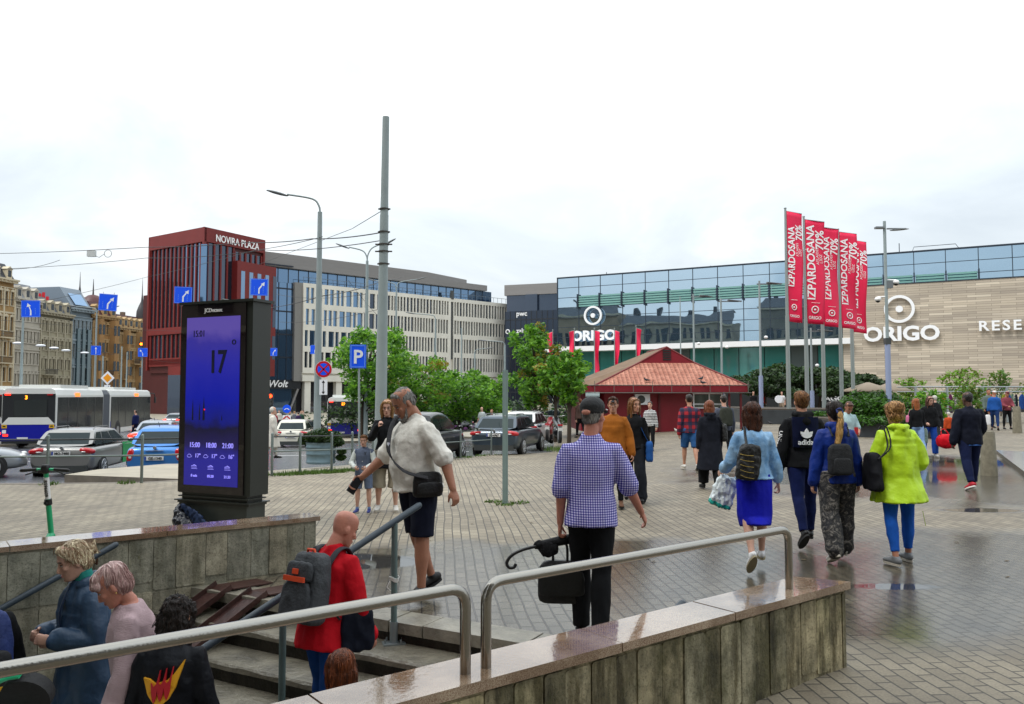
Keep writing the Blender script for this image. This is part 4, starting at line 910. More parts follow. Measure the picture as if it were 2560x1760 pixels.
# 3 bald man in red with grey backpack
p = Person('person', 'bald man in a red sweatshirt and blue jeans going down the stairs', 822, 5.3, 1.60, face=-32, z=-.60, lean=9, build=1.08, belly=.03, legs=((14, 3, 4, 0), (-8, 3, -14, -10)),
           arms=((6, 12, 18, 6), (10, 12, 26, 4)), head=(24, -22), skin_='red', vox=.007)
p.body(); p.top(cloth('red sweatshirt', '#c00d1e', .8, .12, .6), hem=.16, inf=.028, loose=.01, hood=False, collar=.02, disp=.014, name='sweatshirt'); p.pants(cloth('mid blue jeans', '#12407e', var=.2), .98, .018, .02); p.shoes(SHB, SOLEB)
c = p.J['sh'] + p.T @ Vector((0, -.20, -.48)); TT = Matrix.Translation(c) @ p.T.to_4x4()
t, iv = p.held('backpack', 'grey backpack with an orange stripe worn by the bald man in red', 'backpack', c)
GB = M('grey backpack cloth', '#43464a', .75, bump=.4, bs=60, var=.2, vs=5); OR = M('orange trim', '#d8481c', .6)
g = G(); g.merge(packgeo(.32, .48, .20), TT); link('pack_body', remesh(g, .009, 2, .010, .1, [GB]), t, iv)
g = G(); g.merge(packgeo(.26, .27, .09), TT @ Matrix.Translation((0, -.115, .02))); link('front_pocket', remesh(g, .009, 2, .008, .08, [M('dark grey backpack cloth', '#34373b', .75, bump=.4, bs=60)]), t, iv)
g = G(); g.merge(packgeo(.24, .13, .07), TT @ Matrix.Translation((0, -.105, .29))); link('top_pocket', remesh(g, .009, 2, .005, .08, [M('dark grey backpack cloth')]), t, iv)
g = G(); g.merge(G().box((0, -.15, .305), (.20, .012, .034)), TT); g.ob('stripe', OR, t, iv)
g = G(); g.merge(G().box((0, -.146, .355), (.05, .012, .035)), TT); g.ob('label_patch', OR, t, iv)
g = G(); g.tube([TT @ Vector(v) for v in ((-.04, -.01, .46), (-.03, -.02, .50), (.03, -.02, .50), (.04, -.01, .46))], .010, 8); g.ob('grab_loop', OR, t, iv)
for sx in (-1, 1):
    q = catmull(p.strap(sx), 5); bandgeo(q, .028, .010, (1, 0, 0)).ob('strap', M('dark webbing', '#2e2f35', .8), t, iv)
c = p.J['pel'] + Vector((.24, .05, .0)); t, iv = p.held('shoulder_bag', 'small dark blue bag at the hip of the bald man in red', 'bag', c)
g = G(); g.merge(packgeo(.24, .30, .10), Matrix.Translation(c + Vector((.02, 0, -.16))) @ Matrix.Rotation(R(60), 4, 'Z')); link('bag_body', remesh(g, .01, 2, .012, .08, [cloth('dark navy nylon', '#0e1322', .6)]), t, iv)
g = G(); g.ell(c + Vector((.03, 0, .16)), (.07, .06, .05)); link('folded_cloth', remesh(g, .01, 1, .02, .05, [BLK]), t, iv)
bandgeo(catmull([p.J['sh'] + p.T @ Vector(v) for v in ((-.09, -.10, .03), (-.02, -.15, -.12), (.10, -.15, -.3), (.20, -.06, -.44))], 4), .016, .004, (1, 0, 0)).ob('strap', M('dark webbing'), t, iv)

# 4 blonde woman in a blue raincoat
p = Person('person', 'blonde woman in a long blue raincoat with clasped hands on the stairs', 234, 5.35, 1.70, face=138, z=-.89, lean=3, female=True, legs=((8, 3, 2, 0), (-8, 3, -16, -10)),
           arms=((4, 16, 100, -30), (4, 16, 100, -30)), head=(18, -10), skin_='fair', curl=(55, 55), vox=.007)
p.body(); p.hair('bun', 'blond')
RC = M('blue raincoat', '#2b445e', .5, bump=1, bs=8, var=.15, vs=3)
p.coat(RC, .62, 'raincoat', .030, .05, .96, True, .020, .026); p.pants(NAVY); p.shoes(SHW, SOLE)
g = G(); n = p.J['neck']; g.tube([n + Vector((0, .0, -.03)), n + Vector((0, .006, .03)), n + Vector((0, .012, .055))], [(.066, .062), (.054, .052), (.052, .050)], 16); p.part('turtleneck', g, cloth('teal knit', '#2f8a80'), .004, .03)
g = G(); g.tube(catmull([p.J['neck'] + Vector((.0, .085, -.02)), p.J['chest'] + Vector((0, .150, 0)), p.J['waist'] + Vector((0, .140, 0)), p.J['pel'] + Vector((0, .165, -.1)), p.J['pel'] + Vector((0, .2, -.45))], 4), [(.016, .005)] * 17, 8, 0, ref=(1, 0, 0)); g.ob('button_placket', M('dark blue raincoat', '#182f4d', .5), p.root)

# 5 woman with pink-grey hair
p = Person('person', 'woman with short pinkish grey hair in a beige knitted jumper looking down', 368, 4.85, 1.66, face=62, z=-.87, lean=8, female=True, build=1.0, belly=.01, legs=((8, 3, 0, 0), (-8, 3, -16, -10)),
           arms=((8, 12, 16, 6), (10, 14, 20, 8)), head=(34, 4), skin_='red', vox=.007)
p.root.rotation_euler[2] = R(108)
p.body(); p.hair('cut', 'pink')
m = M('beige knit', '#b89ea2', .9, bump=.35, bs=60, streak=(1, 1, 3), var=.06); p.top(m, .96, .12, .030, 'jumper', .020, disp=.014, A=.02); p.pants(cloth('royal navy trousers', '#10164e'), .98, .02, .02); p.shoes(SHB, SOLEB)
g = G(); g.ell(p.headlocal((-.079, -.004, -.038)), (.005, .005, .005)); g.ob('earring', M('gold', (.8, .6, .2), .2, metal=1), p.root)

# 6 teenager with curly dark hair, black jacket with emblem
p = Person('person', 'dark curly haired teenager in a black jacket with a yellow and red back emblem', 440, 4.6, 1.52, face=4, z=-.92, lean=6, female=True, legs=((8, 3, 0, 0), (-8, 3, -16, -10)),
           arms=((6, 12, 14, 6), (6, 14, 14, 8)), head=(14, -14), skin_='mid', vox=.007)
p.body(); p.hair('curly', 'dark'); p.top(cloth('black shell jacket', '#15171d', .6, .3, .9), 1, .12, .034, 'jacket', .014, hood=False, disp=.016); p.pants(BLK); p.shoes(SHB, SOLEB)
def onback(p, z, pts, name, mat, dy=0, parent=None):
    """flat shape on the back of a person, pts in (x,z) relative"""
    g = G(); c = p.J['chest'] + p.T @ Vector((0, -(.112 * p.build + .045) - dy, z)); vs = []
    P = [c + p.T @ Vector((x, .9 * x * x * 2.2, q)) for x, q in pts]; n = len(P); vs = P + [v + p.T @ Vector((0, .03, 0)) for v in P]
    g.add(vs, [tuple(range(n)), tuple(range(n, 2 * n))[::-1]] + [(i, n + i, n + (i + 1) % n, (i + 1) % n) for i in range(n)]); return g.ob(name, mat, parent or p.root)
E_ = [(-.105, .03), (-.075, -.045), (-.04, -.085), (0, -.10), (.04, -.07), (.07, -.02), (.10, .07), (.11, .11), (.065, .05), (.03, .02), (-.03, .005), (-.07, .025)]
o = onback(p, -.05, [(x * 1.15, z * 1.3) for x, z in E_], 'emblem', M('emblem yellow', '#e8a51c', .6), .012)
for q in range(3): onback(p, -.05, [((x * .22 + (q - 1) * .034) * 1.15, z * .95 - .016 + .01 * q) for x, z in E_], 'emblem_flame', M('emblem red', '#c2202c', .6), .016, o)
# 7 child with ginger brown hair (head only in view)
p = Person('person', 'ginger brown haired child whose head shows just above the granite coping', 868, 4.12, 1.30, face=20, z=-.84, lean=4, female=True, head=(10, 6), skin_='fair', vox=.007)
p.body(); p.hair('bob', 'auburn'); p.top(cloth('pink child jumper', '#b0808c'), 1, .1); p.pants(JEAN); p.shoes(SHW, SOLE)
# 8 person with a navy backpack at the left edge
p = Person('person', 'dark haired man in black cut off by the left edge of the photo', -42, 5.0, 1.74, face=50, z=-1.05, lean=4, legs=((6, 3, 2, 0), (-6, 3, -12, -10)), skin_='mid', head=(8, 10), vox=.008, arms=((6, 12, 20, 8), (6, 14, 26, 8)))
p.body(); p.hair('short', 'dark'); p.top(BLK, 1, .08, .024, 'jacket', .01); p.pants(gingham('blue check trousers', '#3a78c2', '#2a5aa8', '#16306e', .03), .98, .016, .03); p.shoes(SHB, SOLEB)
c = p.J['sh'] + p.T @ Vector((0, -.20, -.46)); TT = Matrix.Translation(c) @ p.T.to_4x4(); t, iv = p.held('backpack', 'navy and black backpack cut off by the left edge of the photo', 'backpack', c)
g = G(); g.merge(packgeo(.31, .50, .22), TT); link('pack_body', remesh(g, .009, 2, .010, .1, [M('navy backpack cloth', '#1c2f66', .7, bump=.4, bs=60, var=.2)]), t, iv)
g = G(); g.merge(packgeo(.24, .25, .08), TT @ Matrix.Translation((0, -.12, .03))); link('front_pocket', remesh(g, .009, 2, .006, .1, [M('black backpack cloth', '#101116', .7, bump=.3)]), t, iv)
g = G(); g.merge(G().box((.05, -.165, .06), (.025, .01, .035)), TT); g.ob('yellow_tab', M('yellow tab', '#d8a720', .6), t, iv)
for sx in (-1, 1): bandgeo(catmull(p.strap(sx), 5), .026, .009).ob('strap', M('black backpack cloth'), t, iv)

# 9 boy
p = Person('person', 'small boy in a grey varsity jacket with pale sleeves standing beside the woman in black', 912, 12.05, 1.17, face=176, legs=((2, 5, 0, 0), (2, 5, 0, 0)), arms=((14, 20, 68, -34), (14, 20, 68, -34)), head=(8, 4), skin_='fair', vox=.0085, curl=(50, 50))
p.body(); p.hair('short', 'lightbrown')
GR = cloth('grey felt', '#5a6478', var=.12); p.top(GR, .1, .10, .022, 'jacket', disp=.006)
g = G(); [p.arm(g, i, .016, .97, .004) for i in (0, 1)]; p.part('sleeves', g, cloth('pale sleeve', '#c9cfca'), .006)
p.pants(cloth('grey denim shorts', '#65728a', var=.2), .46, .022, .04, 'shorts'); p.shoes(M('blue shoe', '#172b74', .6), SOLE, sock=cloth('blue sock', '#7590bd'))
g = G(); [g.ell(p.J['sh'] + Vector((0, .085 + .055 * min(1, q * .5), -.06 - .11 * q)), (.009, .007, .009)) for q in range(5)]; g.ob('buttons', WHITE, p.root)
text('Y', .11, BLACK, p.root, None, T=Matrix.Translation(p.J['chest'] + Vector((-.07, .145, .02))) @ Matrix.Rotation(R(180), 4, 'Z') @ Matrix.Scale(1, 4), bold=.01)
for i in (0, 1):
    g = G(); a, b = p.J['e%d' % i], p.J['w%d' % i]
    for q in (.86, .94): c = a.lerp(b, q); d = (b - a).normalized(); g.tube([c - d * .005, c + d * .005], .048, 12)
    g.ob('cuff_band', cloth('dark cuff', '#30384a'), p.root)
# 10 woman in black behind him
p = Person('person', 'woman in a black jacket and beige culottes with one hand at her mouth', 970, 12.2, 1.70, face=186, female=True, legs=((2, 5, 0, 0), (-2, 5, -3, 0)), arms=((18, 14, 80, -34), (34, 16, 146, -24)), head=(8, -4), skin_='fair', vox=.009, curl=(60, 70))
p.body(); p.hair('bob', 'honey'); p.top(cloth('black jacket cloth', '#17191d', var=.3), 1, .26, .024, 'jacket', .012, A=.03, disp=.012); p.pants(cloth('beige culottes cloth', '#9b9280', var=.1), .66, .03, .10, 'culottes', .01); p.shoes(SHW, SOLE)
g = G(); [g.tube([p.headlocal((sx * .031 + .018 * math.cos(a), .094, .006 + .016 * math.sin(a))) for a in [k * .63 for k in range(11)]], .0016, 5) for sx in (-1, 1)]; g.ob('glasses', BLACK, p.root)

# 11 woman in black jumper, blue bag
p = Person('person', 'young woman in a black jumper and dark flared trousers walking towards the camera', 1582, 13.3, 1.73, face=172, female=True, legs=((14, 2, 6, 4), (-14, 2, -34, -26)), arms=((-4, 9, 4, 4), (0, 10, 16, 4)), head=(0, 38), skin_='mid', vox=.009)
p.body(); p.hair('long', 'lightbrown'); p.top(BLK, 1, .04, .022, 'jumper', .01); p.pants(cloth('charcoal trousers', '#1b1f26', var=.2), 1.0, .022, .09); p.shoes(SHB, SOLEB)
c = p.J['pel'] + Vector((-.26, -.02, -.16)); t, iv = p.held('tote_bag', 'blue cloth bag on the shoulder of the woman in the black jumper', 'bag', c); DB = cloth('blue bag cloth', '#1e4f8f', var=.2)
g = G(); g.merge(packgeo(.12, .34, .34), Matrix.Translation(c + Vector((0, 0, -.1)))); link('bag_body', remesh(g, .012, 2, .012, .1, [DB]), t, iv)
bandgeo(catmull([c + Vector((0, .05, .2)), p.J['s0'] + Vector((.03, .07, -.12)), p.J['s0'] + Vector((.04, 0, .065)), p.J['s0'] + Vector((.03, -.08, -.1)), c + Vector((0, -.05, .2))], 5), .022, .005, (0, 1, 0)).ob('strap', DB, t, iv)

# 12 person in ochre coat half hidden behind the gingham shirt
p = Person('person', 'person in an ochre brown coat and grey cap mostly hidden behind the gingham shirt', 1532, 12.6, 1.72, face=170, female=False, legs=((10, 3, 2, 0), (-10, 3, -24, -20)), skin_='mid', arms=((0, 16, 10, 10), (0, 16, 10, 10)), vox=.0095)
p.body(); p.hair('short', 'brown'); p.coat(cloth('ochre coat', '#9a5a1c', var=.2), .35, 'coat', .03, hood=False); p.pants(BLK); p.shoes(M('sandal', '#5a3a24', .7), SOLEB)
g = G(); g.ell(p.headlocal((0, -.01, .07)), (.088, .10, .06)); g.ell(p.headlocal((0, .13, .05)), (.06, .05, .008)); p.part('cap', g, cloth('grey cap', '#3c3d40'), 0)

# 13 woman in denim jacket and blue skirt
p = Person('person', 'woman in a light denim jacket and royal blue skirt walking away', 1880, 8.1, 1.62, face=-4, female=True, lean=2, legs=((-10, 1, -30, -50), (14, 2, 8, 0)), arms=((10, 16, 60, 14), (4, 16, 16, 10)), skin_='fair', vox=.0075, curl=(60, 55))
p.body(); p.hair('bob', 'brown')
DJ = M('washed denim', '#5b92c6', .85, bump=.7, bs=12, var=.12, vs=6, col2='#a9cdea'); p.top(DJ, .86, .02, .026, 'denim_jacket', .016, collar=.03, disp=.016, A=.015); p.skirt(cloth('royal blue jersey', '#0a12a4', .7, .15, .5), .78); p.shoes(M('white canvas shoe', '#dcdcdc', .6), M('tan sole', '#8f8468', .7))
c = p.J['sh'] + p.T @ Vector((-.13, -.19, -.52)); t, iv = p.held('backpack', 'black drawstring backpack with gold zips on the shoulder of the woman in the denim jacket', 'backpack', c)
g = G(); g.merge(packgeo(.24, .38, .15), Matrix.Translation(c) @ Matrix.Rotation(R(10), 4, 'Y')); link('pack_body', remesh(g, .009, 2, .014, .07, [BAGB]), t, iv)
GO = M('gold zip', '#b59b50', .3, metal=.8)
for q in range(5):
    g = G(); g.tube(catmull([c + Vector((-.075, -.085 + .006 * (q > 3), .06 + q * .055)), c + Vector((-.02, -.103, .035 + q * .058)), c + Vector((.065, -.092, .02 + q * .06))], 4), .0028, 6); g.ob('zip', GO, t, iv)
bandgeo(catmull([c + Vector((.02, .02, .36)), p.J['sh'] + Vector((-.105, -.12, -.1)), p.J['sh'] + Vector((-.105, -.03, .045)), p.J['sh'] + Vector((-.11, .08, -.08)), p.J['sh'] + Vector((-.2, .02, -.35))], 4), .014, .004).ob('strap', BAGB, t, iv)
c = p.J['w0'] + Vector((-.04, 0, -.05)); t, iv = p.held('plastic_bag', 'white and teal plastic carrier bag held by the woman in the denim jacket', 'bag', c)
g = G(); g.merge(packgeo(.24, .34, .13), Matrix.Translation(c + Vector((.0, -.02, -.34))) @ Matrix.Rotation(R(20), 4, 'Y')); link('bag_body', remesh(g, .01, 1, .03, .06, [M('white plastic', '#dfe8ea', .3, bump=.8, bs=20, var=.05)]), t, iv)
g = G(); g.merge(packgeo(.245, .10, .14), Matrix.Translation(c + Vector((.0, -.02, -.345))) @ Matrix.Rotation(R(20), 4, 'Y')); link('teal_print', remesh(g, .01, 1, .025, .06, [M('teal plastic', '#1ba394', .35)]), t, iv)

# 14 teen in black hoodie with trefoil emblem
p = Person('person', 'young man in a black hoodie with a navy panel and white leaf emblem', 2003, 9.35, 1.74, face=-2, lean=1, build=1.0, legs=((-12, 1, -28, -44), (12, 2, 6, 0)), arms=((-4, 14, 4, 9), (0, 12, 12, 8)), skin_='mid', vox=.008)
p.body(); p.hair('short', 'lightbrown'); p.top(BLK, 1, .08, .030, 'hoodie', .008, hood=True, disp=.012); p.pants(cloth('blue navy trousers', '#0c1946', var=.2), .98, .014, .0); p.shoes(SHB, SOLEB)
P_ = [(-.15, .16), (.15, .16), (.145, -.2), (-.145, -.2)]; P_ = [(-.15 + .3 * i / 8, .15) for i in range(9)] + [(.145 - .29 * i / 8, -.2) for i in range(9)]
pn = onback(p, .02, P_, 'back_panel', cloth('navy panel', '#0a1230', var=.15), .0)
def leaf(a, L_, w): 
    pts = [(0, 0)] + [(w * math.sin(math.pi * t) * (1), L_ * t) for t in (.25, .5, .75)] + [(0, L_)] + [(-w * math.sin(math.pi * t), L_ * t) for t in (.75, .5, .25)]
    return [(x * math.cos(a) + y * math.sin(a), -x * math.sin(a) + y * math.cos(a)) for x, y in pts]
for a, L_, w in ((0, .115, .026), (-.72, .105, .026), (.72, .105, .026)): onback(p, -.075, leaf(a, L_, w), 'leaf_mark', WHITE, .006, pn)
for q in range(3): onback(p, -.075, [(-.07, .018 + q * .013), (.07, .018 + q * .013), (.07, .023 + q * .013), (-.07, .023 + q * .013)], 'mark_stripe', M('navy panel'), .0085, pn)
text('adidas', .085, WHITE, pn, p.J['chest'] + Vector((0, -.165, -.145)), bold=.012)
a, b = p.J['s0'], p.J['e0']
tg = textgeo('UNISON', .075, bold=.01); d = (p.J['w0'] - a).normalized()
Z = Matrix((( (d.cross(Vector((-1, 0, 0)))).normalized() ), Vector((-1, 0, 0)), d)).transposed()
X_ = d; N_ = Vector((-1, -.5, 0)); N_ = (N_ - d * N_.dot(d)).normalized(); U_ = N_.cross(X_) 
TM = Matrix((X_, -N_, U_)).transposed().to_4x4()
tg.ob('sleeve_lettering', WHITE, p.root, Matrix.Translation(a.lerp(p.J['w0'], .45) + N_ * .072 - U_ * .02) @ TM)

# 15 girl with ponytail and camouflage trousers
p = Person('person', 'girl with a long blond ponytail, blue jacket and patterned cargo trousers walking away', 2085, 8.55, 1.66, face=0, female=True, build=1.02, legs=((-8, 3, -22, -26), (10, 3, 6, 0)), arms=((-2, 13, 4, 9), (0, 12, 10, 8)), skin_='mid', vox=.0075)
p.body(); p.hair('updo' if 0 else 'pony', 'dark'); 
hl = p.headlocal; p0 = hl((0, -.105, .02))
g = G(); g.tube([p0 + Vector((0, -.045, -.02)), p0 + Vector((-.004, -.062, -.10)), p0 + Vector((-.020, -.066, -.24)), p0 + Vector((-.045, -.066, -.37)), p0 + Vector((-.075, -.06, -.46))], [.026, .036, .040, .032, .010], 12, 0, dome=True); p.part('ponytail', g, hairm('blond tail', '#9a6a2c', '#e0b56c'), .006, .05, vox=.008)
g = G(); g.tube([p0 + Vector((.03 * math.cos(a), -.035 + .012 * math.sin(a * 3), -.002 + .03 * math.sin(a))) for a in [k * .45 for k in range(15)]], .011, 8); g.ob('scrunchie', cloth('blue scrunchie', '#3b4577', .9, .5, 1, 60), p.root)
p.top(cloth('blue windbreaker', '#102c78', .5, .25, .9), 1, .10, .032, 'jacket', .014, hood=True, disp=.014); p.pants(camo('dark camouflage', ['#15161a', '#2d2c2c', '#55514b', '#8c8780']), 1.0, .034, .045, disp=.014); p.shoes(SHW, SOLE)
c = p.J['sh'] + Vector((-.03, -.175, -.50)); t, iv = p.held('backpack', 'small black backpack on the girl with the blond ponytail', 'backpack', c)
g = G(); g.merge(packgeo(.27, .34, .12), Matrix.Translation(c)); link('pack_body', remesh(g, .009, 2, .006, .08, [M('matt black backpack', '#15171a', .7, bump=.3, bs=60)]), t, iv)
g = G(); g.merge(packgeo(.20, .17, .04), Matrix.Translation(c + Vector((0, -.065, .02)))); g.ob('front_pocket', M('matt black backpack'), t, iv)
for sx in (-1, 1): bandgeo(catmull(p.strap(sx, inf=.03), 5), .013, .005).ob('strap', M('matt black backpack'), t, iv)

# 16 woman in lime raincoat
p = Person('person', 'woman with messy blond hair in a lime green raincoat and blue skinny jeans walking away', 2237, 8.45, 1.70, face=4, female=True, lean=2, legs=((-8, 5, -14, 0), (8, 6, 4, 0)), arms=((6, 14, 40, 4), (-4, 20, 62, -10)), head=(6, -6), skin_='tan', vox=.0075)
p.body(); p.hair('updo', 'honey')
LM = M('lime nylon', '#b4d916', .55, bump=.9, bs=8, var=.05, vs=3); p.coat(LM, .26, 'raincoat', .048, .05, .94, True, .028, .022); p.pants(cloth('bright blue jeans', '#1b58b4', var=.15), .93, .011, -.004); p.shoes(M('grey canvas shoe', '#74777a', .8), SOLE)
c = p.J['pel'] + Vector((-.30, -.04, -.06)); t, iv = p.held('shoulder_bag', 'black cloth bag on the left shoulder of the woman in lime', 'bag', c)
g = G(); g.merge(packgeo(.13, .40, .32), Matrix.Translation(c + Vector((0, 0, -.08)))); link('bag_body', remesh(g, .01, 2, .014, .1, [cloth('black canvas', '#15161a', .8, .3)]), t, iv)
for o_ in (0, .035): bandgeo(catmull([c + Vector((0, .05, .28)), p.J['s0'] + Vector((-.04 + o_, .13, -.10)), p.J['s0'] + Vector((-.005 + o_, 0, .118)), p.J['s0'] + Vector((-.03 + o_, -.15, -.10)), c + Vector((0, -.12, .26))], 5), .012, .006, (0, 1, 0)).ob('strap', M('black webbing', '#1a1a1c', .8), t, iv)
g = G(); g.tube([p.J['knee1'] + Vector((.10, -.12, .06)), p.J['knee1'] + Vector((.13, -.12, -.1))], .003, 5); g.ob('drawstring', LM, p.root)

# 17 man in navy suit jacket
p = Person('person', 'man in a navy jacket and red trainers walking away beside the bollards', 2418, 15.0, 1.80, face=0, build=1.08, legs=((-10, 3, -22, -20), (10, 2, 6, 0)), arms=((-6, 16, 2, 12), (6, 14, 46, -6)), skin_='dark', head=(2, 10), vox=.0105)
p.body(); p.hair('buzz', 'black'); p.top(cloth('dark navy jacket', '#0a0f1f', .8, .2), 1, .14, .040, 'jacket', .018, collar=.02, A=-.006); p.pants(cloth('indigo trousers', '#101a3c', var=.15), .98, .026, .0); p.shoes(M('red trainer', '#b01c2c', .6), M('white sole', (.75, .73, .68), .6))
g = G(); g.tube([p.J['pel'] + Vector((0, 0, -.155)), p.J['pel'] + Vector((0, 0, -.135))], [(.2, .155)] * 2, 18, 0, ref=(1, 0, 0)); g.ob('shirt_hem', cloth('blue shirt', '#3d65a8'), p.root)

# 18..  mid distance people
def simple(label, px, Y, H, face, hair_, hcol, top_, bottom, shoe=SHB, kind='pants', frac=.98, female=False, z=None, sk='fair', lean=0, legs=None, arms=None, head=(0, 0), length=.5, sleeve=1, group=None, tinf=.022, binf=.016, flare=0, hood=False, hem=.08, name='jacket', sole=None):
    p = Person('person', label, px, Y, H, face=face, female=female, lean=lean, skin_=sk, z=z, legs=legs or ((12, 2, 6, 0), (-12, 2, -26, -20)), arms=arms or ((-6, 10, 4, 5), (6, 10, 20, 5)), head=head, group=group, vox=max(.011, Y * .00085))
    p.body(face=Y < 30)
    if hair_: p.hair(hair_, hcol)
    if kind == 'coat': p.coat(top_, length, 'coat', .03, hood=hood); p.pants(bottom, .98, .03, flare)
    else:
        p.top(top_, sleeve, hem, tinf, name, .01, hood=hood)
        if kind == 'skirt': p.skirt(bottom)
        else: p.pants(bottom, frac, binf, flare, 'shorts' if frac < .6 else 'trousers')
    p.shoes(shoe, sole or (SOLE if shoe is SHW else SOLEB)); return p
PL = gingham('red plaid flannel', '#a51a28', '#4a1630', '#141c3c', .16)
p = simple('man in a red plaid shirt and denim shorts walking towards the red kiosk', 1722, 19.4, 1.82, 0, 'short', 'dark', PL, cloth('denim shorts', '#2a5486'), SHW, frac=.5, binf=.03, flare=.03, sk='mid', tinf=.03)
p = simple('woman in a long black hooded coat and wide trousers walking away', 1772, 15.0, 1.66, 0, 'loose', 'auburn', cloth('black coat', '#12151f', var=.2), BLK, kind='coat', length=.55, flare=.06, female=True, hood=True)
c = p.J['pel'] + Vector((.28, 0, .1)); t, iv = p.held('handbag', 'dark quilted bag on the arm of the woman in the long black coat', 'bag', c); g = G(); g.merge(packgeo(.12, .34, .22), Matrix.Translation(c + Vector((0, 0, -.1)))); link('bag_body', remesh(g, .012, 1, .01, .05, [BAGB]), t, iv)
bandgeo(catmull([c + Vector((0, .04, .2)), p.J['s1'] + Vector((0, .04, .07)), p.J['s1'] + Vector((0, -.06, .06)), c + Vector((0, -.05, .2))], 4), .008, .004, (0, 1, 0)).ob('strap', BAGB, t, iv)
p = simple('man with a grey backpack walking away beside the woman in the long coat', 1808, 20.5, 1.78, 0, 'short', 'dark', cloth('grey jacket', '#4a4f5c', var=.2), BLK)
c = p.J['sh'] + Vector((0, -.19, -.46)); t, iv = p.held('backpack', 'olive grey backpack of the man walking beside the woman in the long coat', 'backpack', c); g = G(); g.merge(packgeo(.32, .46, .2), Matrix.Translation(c)); link('pack_body', remesh(g, .014, 1, .01, .1, [cloth('olive pack', '#33362f')]), t, iv)
for sx in (-1, 1): bandgeo(catmull(p.strap(sx), 4), .02, .006).ob('strap', cloth('olive pack'), t, iv)
c = p.J['w1'] + p.J['ad1'] * .1; t, iv = p.held('plastic_bag', 'bright pink plastic bag in the hand of the man with the grey backpack', 'bag', c); PK = M('pink plastic', '#c22152', .35, bump=.8, bs=14)
g = G(); g.merge(packgeo(.26, .30, .16), Matrix.Translation(c + Vector((0, 0, -.42)))); g.ob('bag_body', PK, t, iv); g = G(); g.tube([c + Vector((-.05, 0, -.14)), c, c + Vector((.05, 0, -.14))], .02, 8); g.ob('handle', PK, t, iv)
simple('person with a headscarf and a black and white striped top near the kiosk wall', 1624, 27, 1.66, 160, 'bun', 'black', stripes('bold stripes', '#0c0c0e', '#d8d8d8', .055), BLK, female=True)
simple('slim person in a brown jacket walking beside the kiosk corner', 1450, 33.5, 1.66, 20, 'short', 'auburn', cloth('taupe jacket', '#5a4640'), BLK, female=True, z=-.05)
p = simple('woman in a pale blue shirt reading her phone beside the planter', 2114, 16.5, 1.66, 185, 'short', 'brown', cloth('pale blue shirt', '#a7c2c6'), cloth('grey trousers', '#30343c'), female=True, sk='tan', head=(34, 0), arms=((14, 14, 70, -26), (14, 14, 80, -26)), sleeve=.45, name='shirt')
c = (p.J['w0'] + p.J['w1']) / 2 + Vector((0, .1, .05)); t, iv = p.held('phone', 'red and white phone held by the woman in the pale blue shirt', 'phone', c); g = G(); g.box(c, (.08, .012, .15)); g.ob('case', M('red case', '#b01f28', .4), t, iv)
p = simple('curly ginger haired girl in a black jacket and light jeans', 2287, 22.0, 1.66, 0, 'loose', 'ginger', BLK, LJEAN, SHW, female=True, hem=.02)
c = p.J['pel'] + Vector((-.25, 0, .12)); t, iv = p.held('handbag', 'small pink bag hanging behind the curly haired girl', 'bag', c); PB = M('pink bag', '#c2668c', .5); g = G(); g.merge(packgeo(.09, .2, .14), Matrix.Translation(c)); g.ob('bag_body', PB, t, iv); g = G(); g.tube([c + Vector((0, 0, .18)), p.J['s0'] + Vector((-.02, 0, .06))], .01, 6); g.ob('strap', PB, t, iv)
p = simple('dark haired woman in a black top and blue jeans carrying a red bag', 2318, 22.6, 1.74, 172, 'long', 'brown', BLK, cloth('saturated jeans', '#2150ae'), SHW, female=True, legs=((2, 6, 0, 0), (-2, 8, -4, 0)), arms=((10, 10, 30, 6), (4, 14, 60, -14)), head=(16, 18), flare=.05)
c = p.J['w0'] + p.J['ad0'] * .1; t, iv = p.held('holdall', 'bright red holdall carried by the dark haired woman in black', 'bag', c); RD = cloth('red bag cloth', '#c4071c', .6)
g = G(); g.ell(c + Vector((-.1, .05, -.32)), (.26, .15, .20), 0, None, 16, 10, .8); link('bag_body', remesh(g, .016, 1, .02, .12, [RD]), t, iv); g = G(); g.tube(catmull([c + Vector((-.2, .05, -.17)), c + Vector((-.1, .02, -.0)), c, c + Vector((.02, .05, -.16))], 4), .014, 8); g.ob('handle', RD, t, iv)
c = p.J['w1'] + Vector((.12, .1, -.25)); t, iv = p.held('tote_bag', 'black and white patterned tote bag beside the blue jeans', 'bag', c); g = G(); g.merge(packgeo(.26, .42, .08), Matrix.Translation(c + Vector((0, 0, -.3)))); g.ob('bag_body', camo('leaf print', ['#20302c', '#9fb8ac', '#34443f', '#c9d4cc'], 26), t, iv)
g = G(); g.tube([c + Vector((-.06, 0, .1)), c + Vector((-.1, 0, .3)), c + Vector((.0, 0, .1))], .006, 6); g.ob('handle', BLACK, t, iv)
simple('small child in a rust orange jacket facing away', 2368, 27.5, 1.12, 0, 'short', 'white', cloth('rust jacket', '#a8401a'), BLK, legs=((4, 4, 0, 0), (-4, 4, -6, 0)), tinf=.04)
simple('white haired woman in a dark coat bending beside the market stall', 2340, 30, 1.66, 10, 'short', 'white', BLK, BLK, female=True, lean=14)
p = simple('man in a blue denim jacket and white cap walking right, towards the bollards', 2482, 36.0, 1.80, -30, None, '', cloth('bright denim jacket', '#1e4f96'), cloth('dark blue trousers', '#18305c'), M('maroon shoe', '#4a1c1c', .6), sk='tan', head=(4, -30))
g = G(); g.ell(p.headlocal((0, -.01, .06)), (.09, .105, .075)); g.ell(p.headlocal((0, .12, .04)), (.06, .06, .01)); p.part('cap', g, M('white cap', (.72, .72, .72), .7), 0)
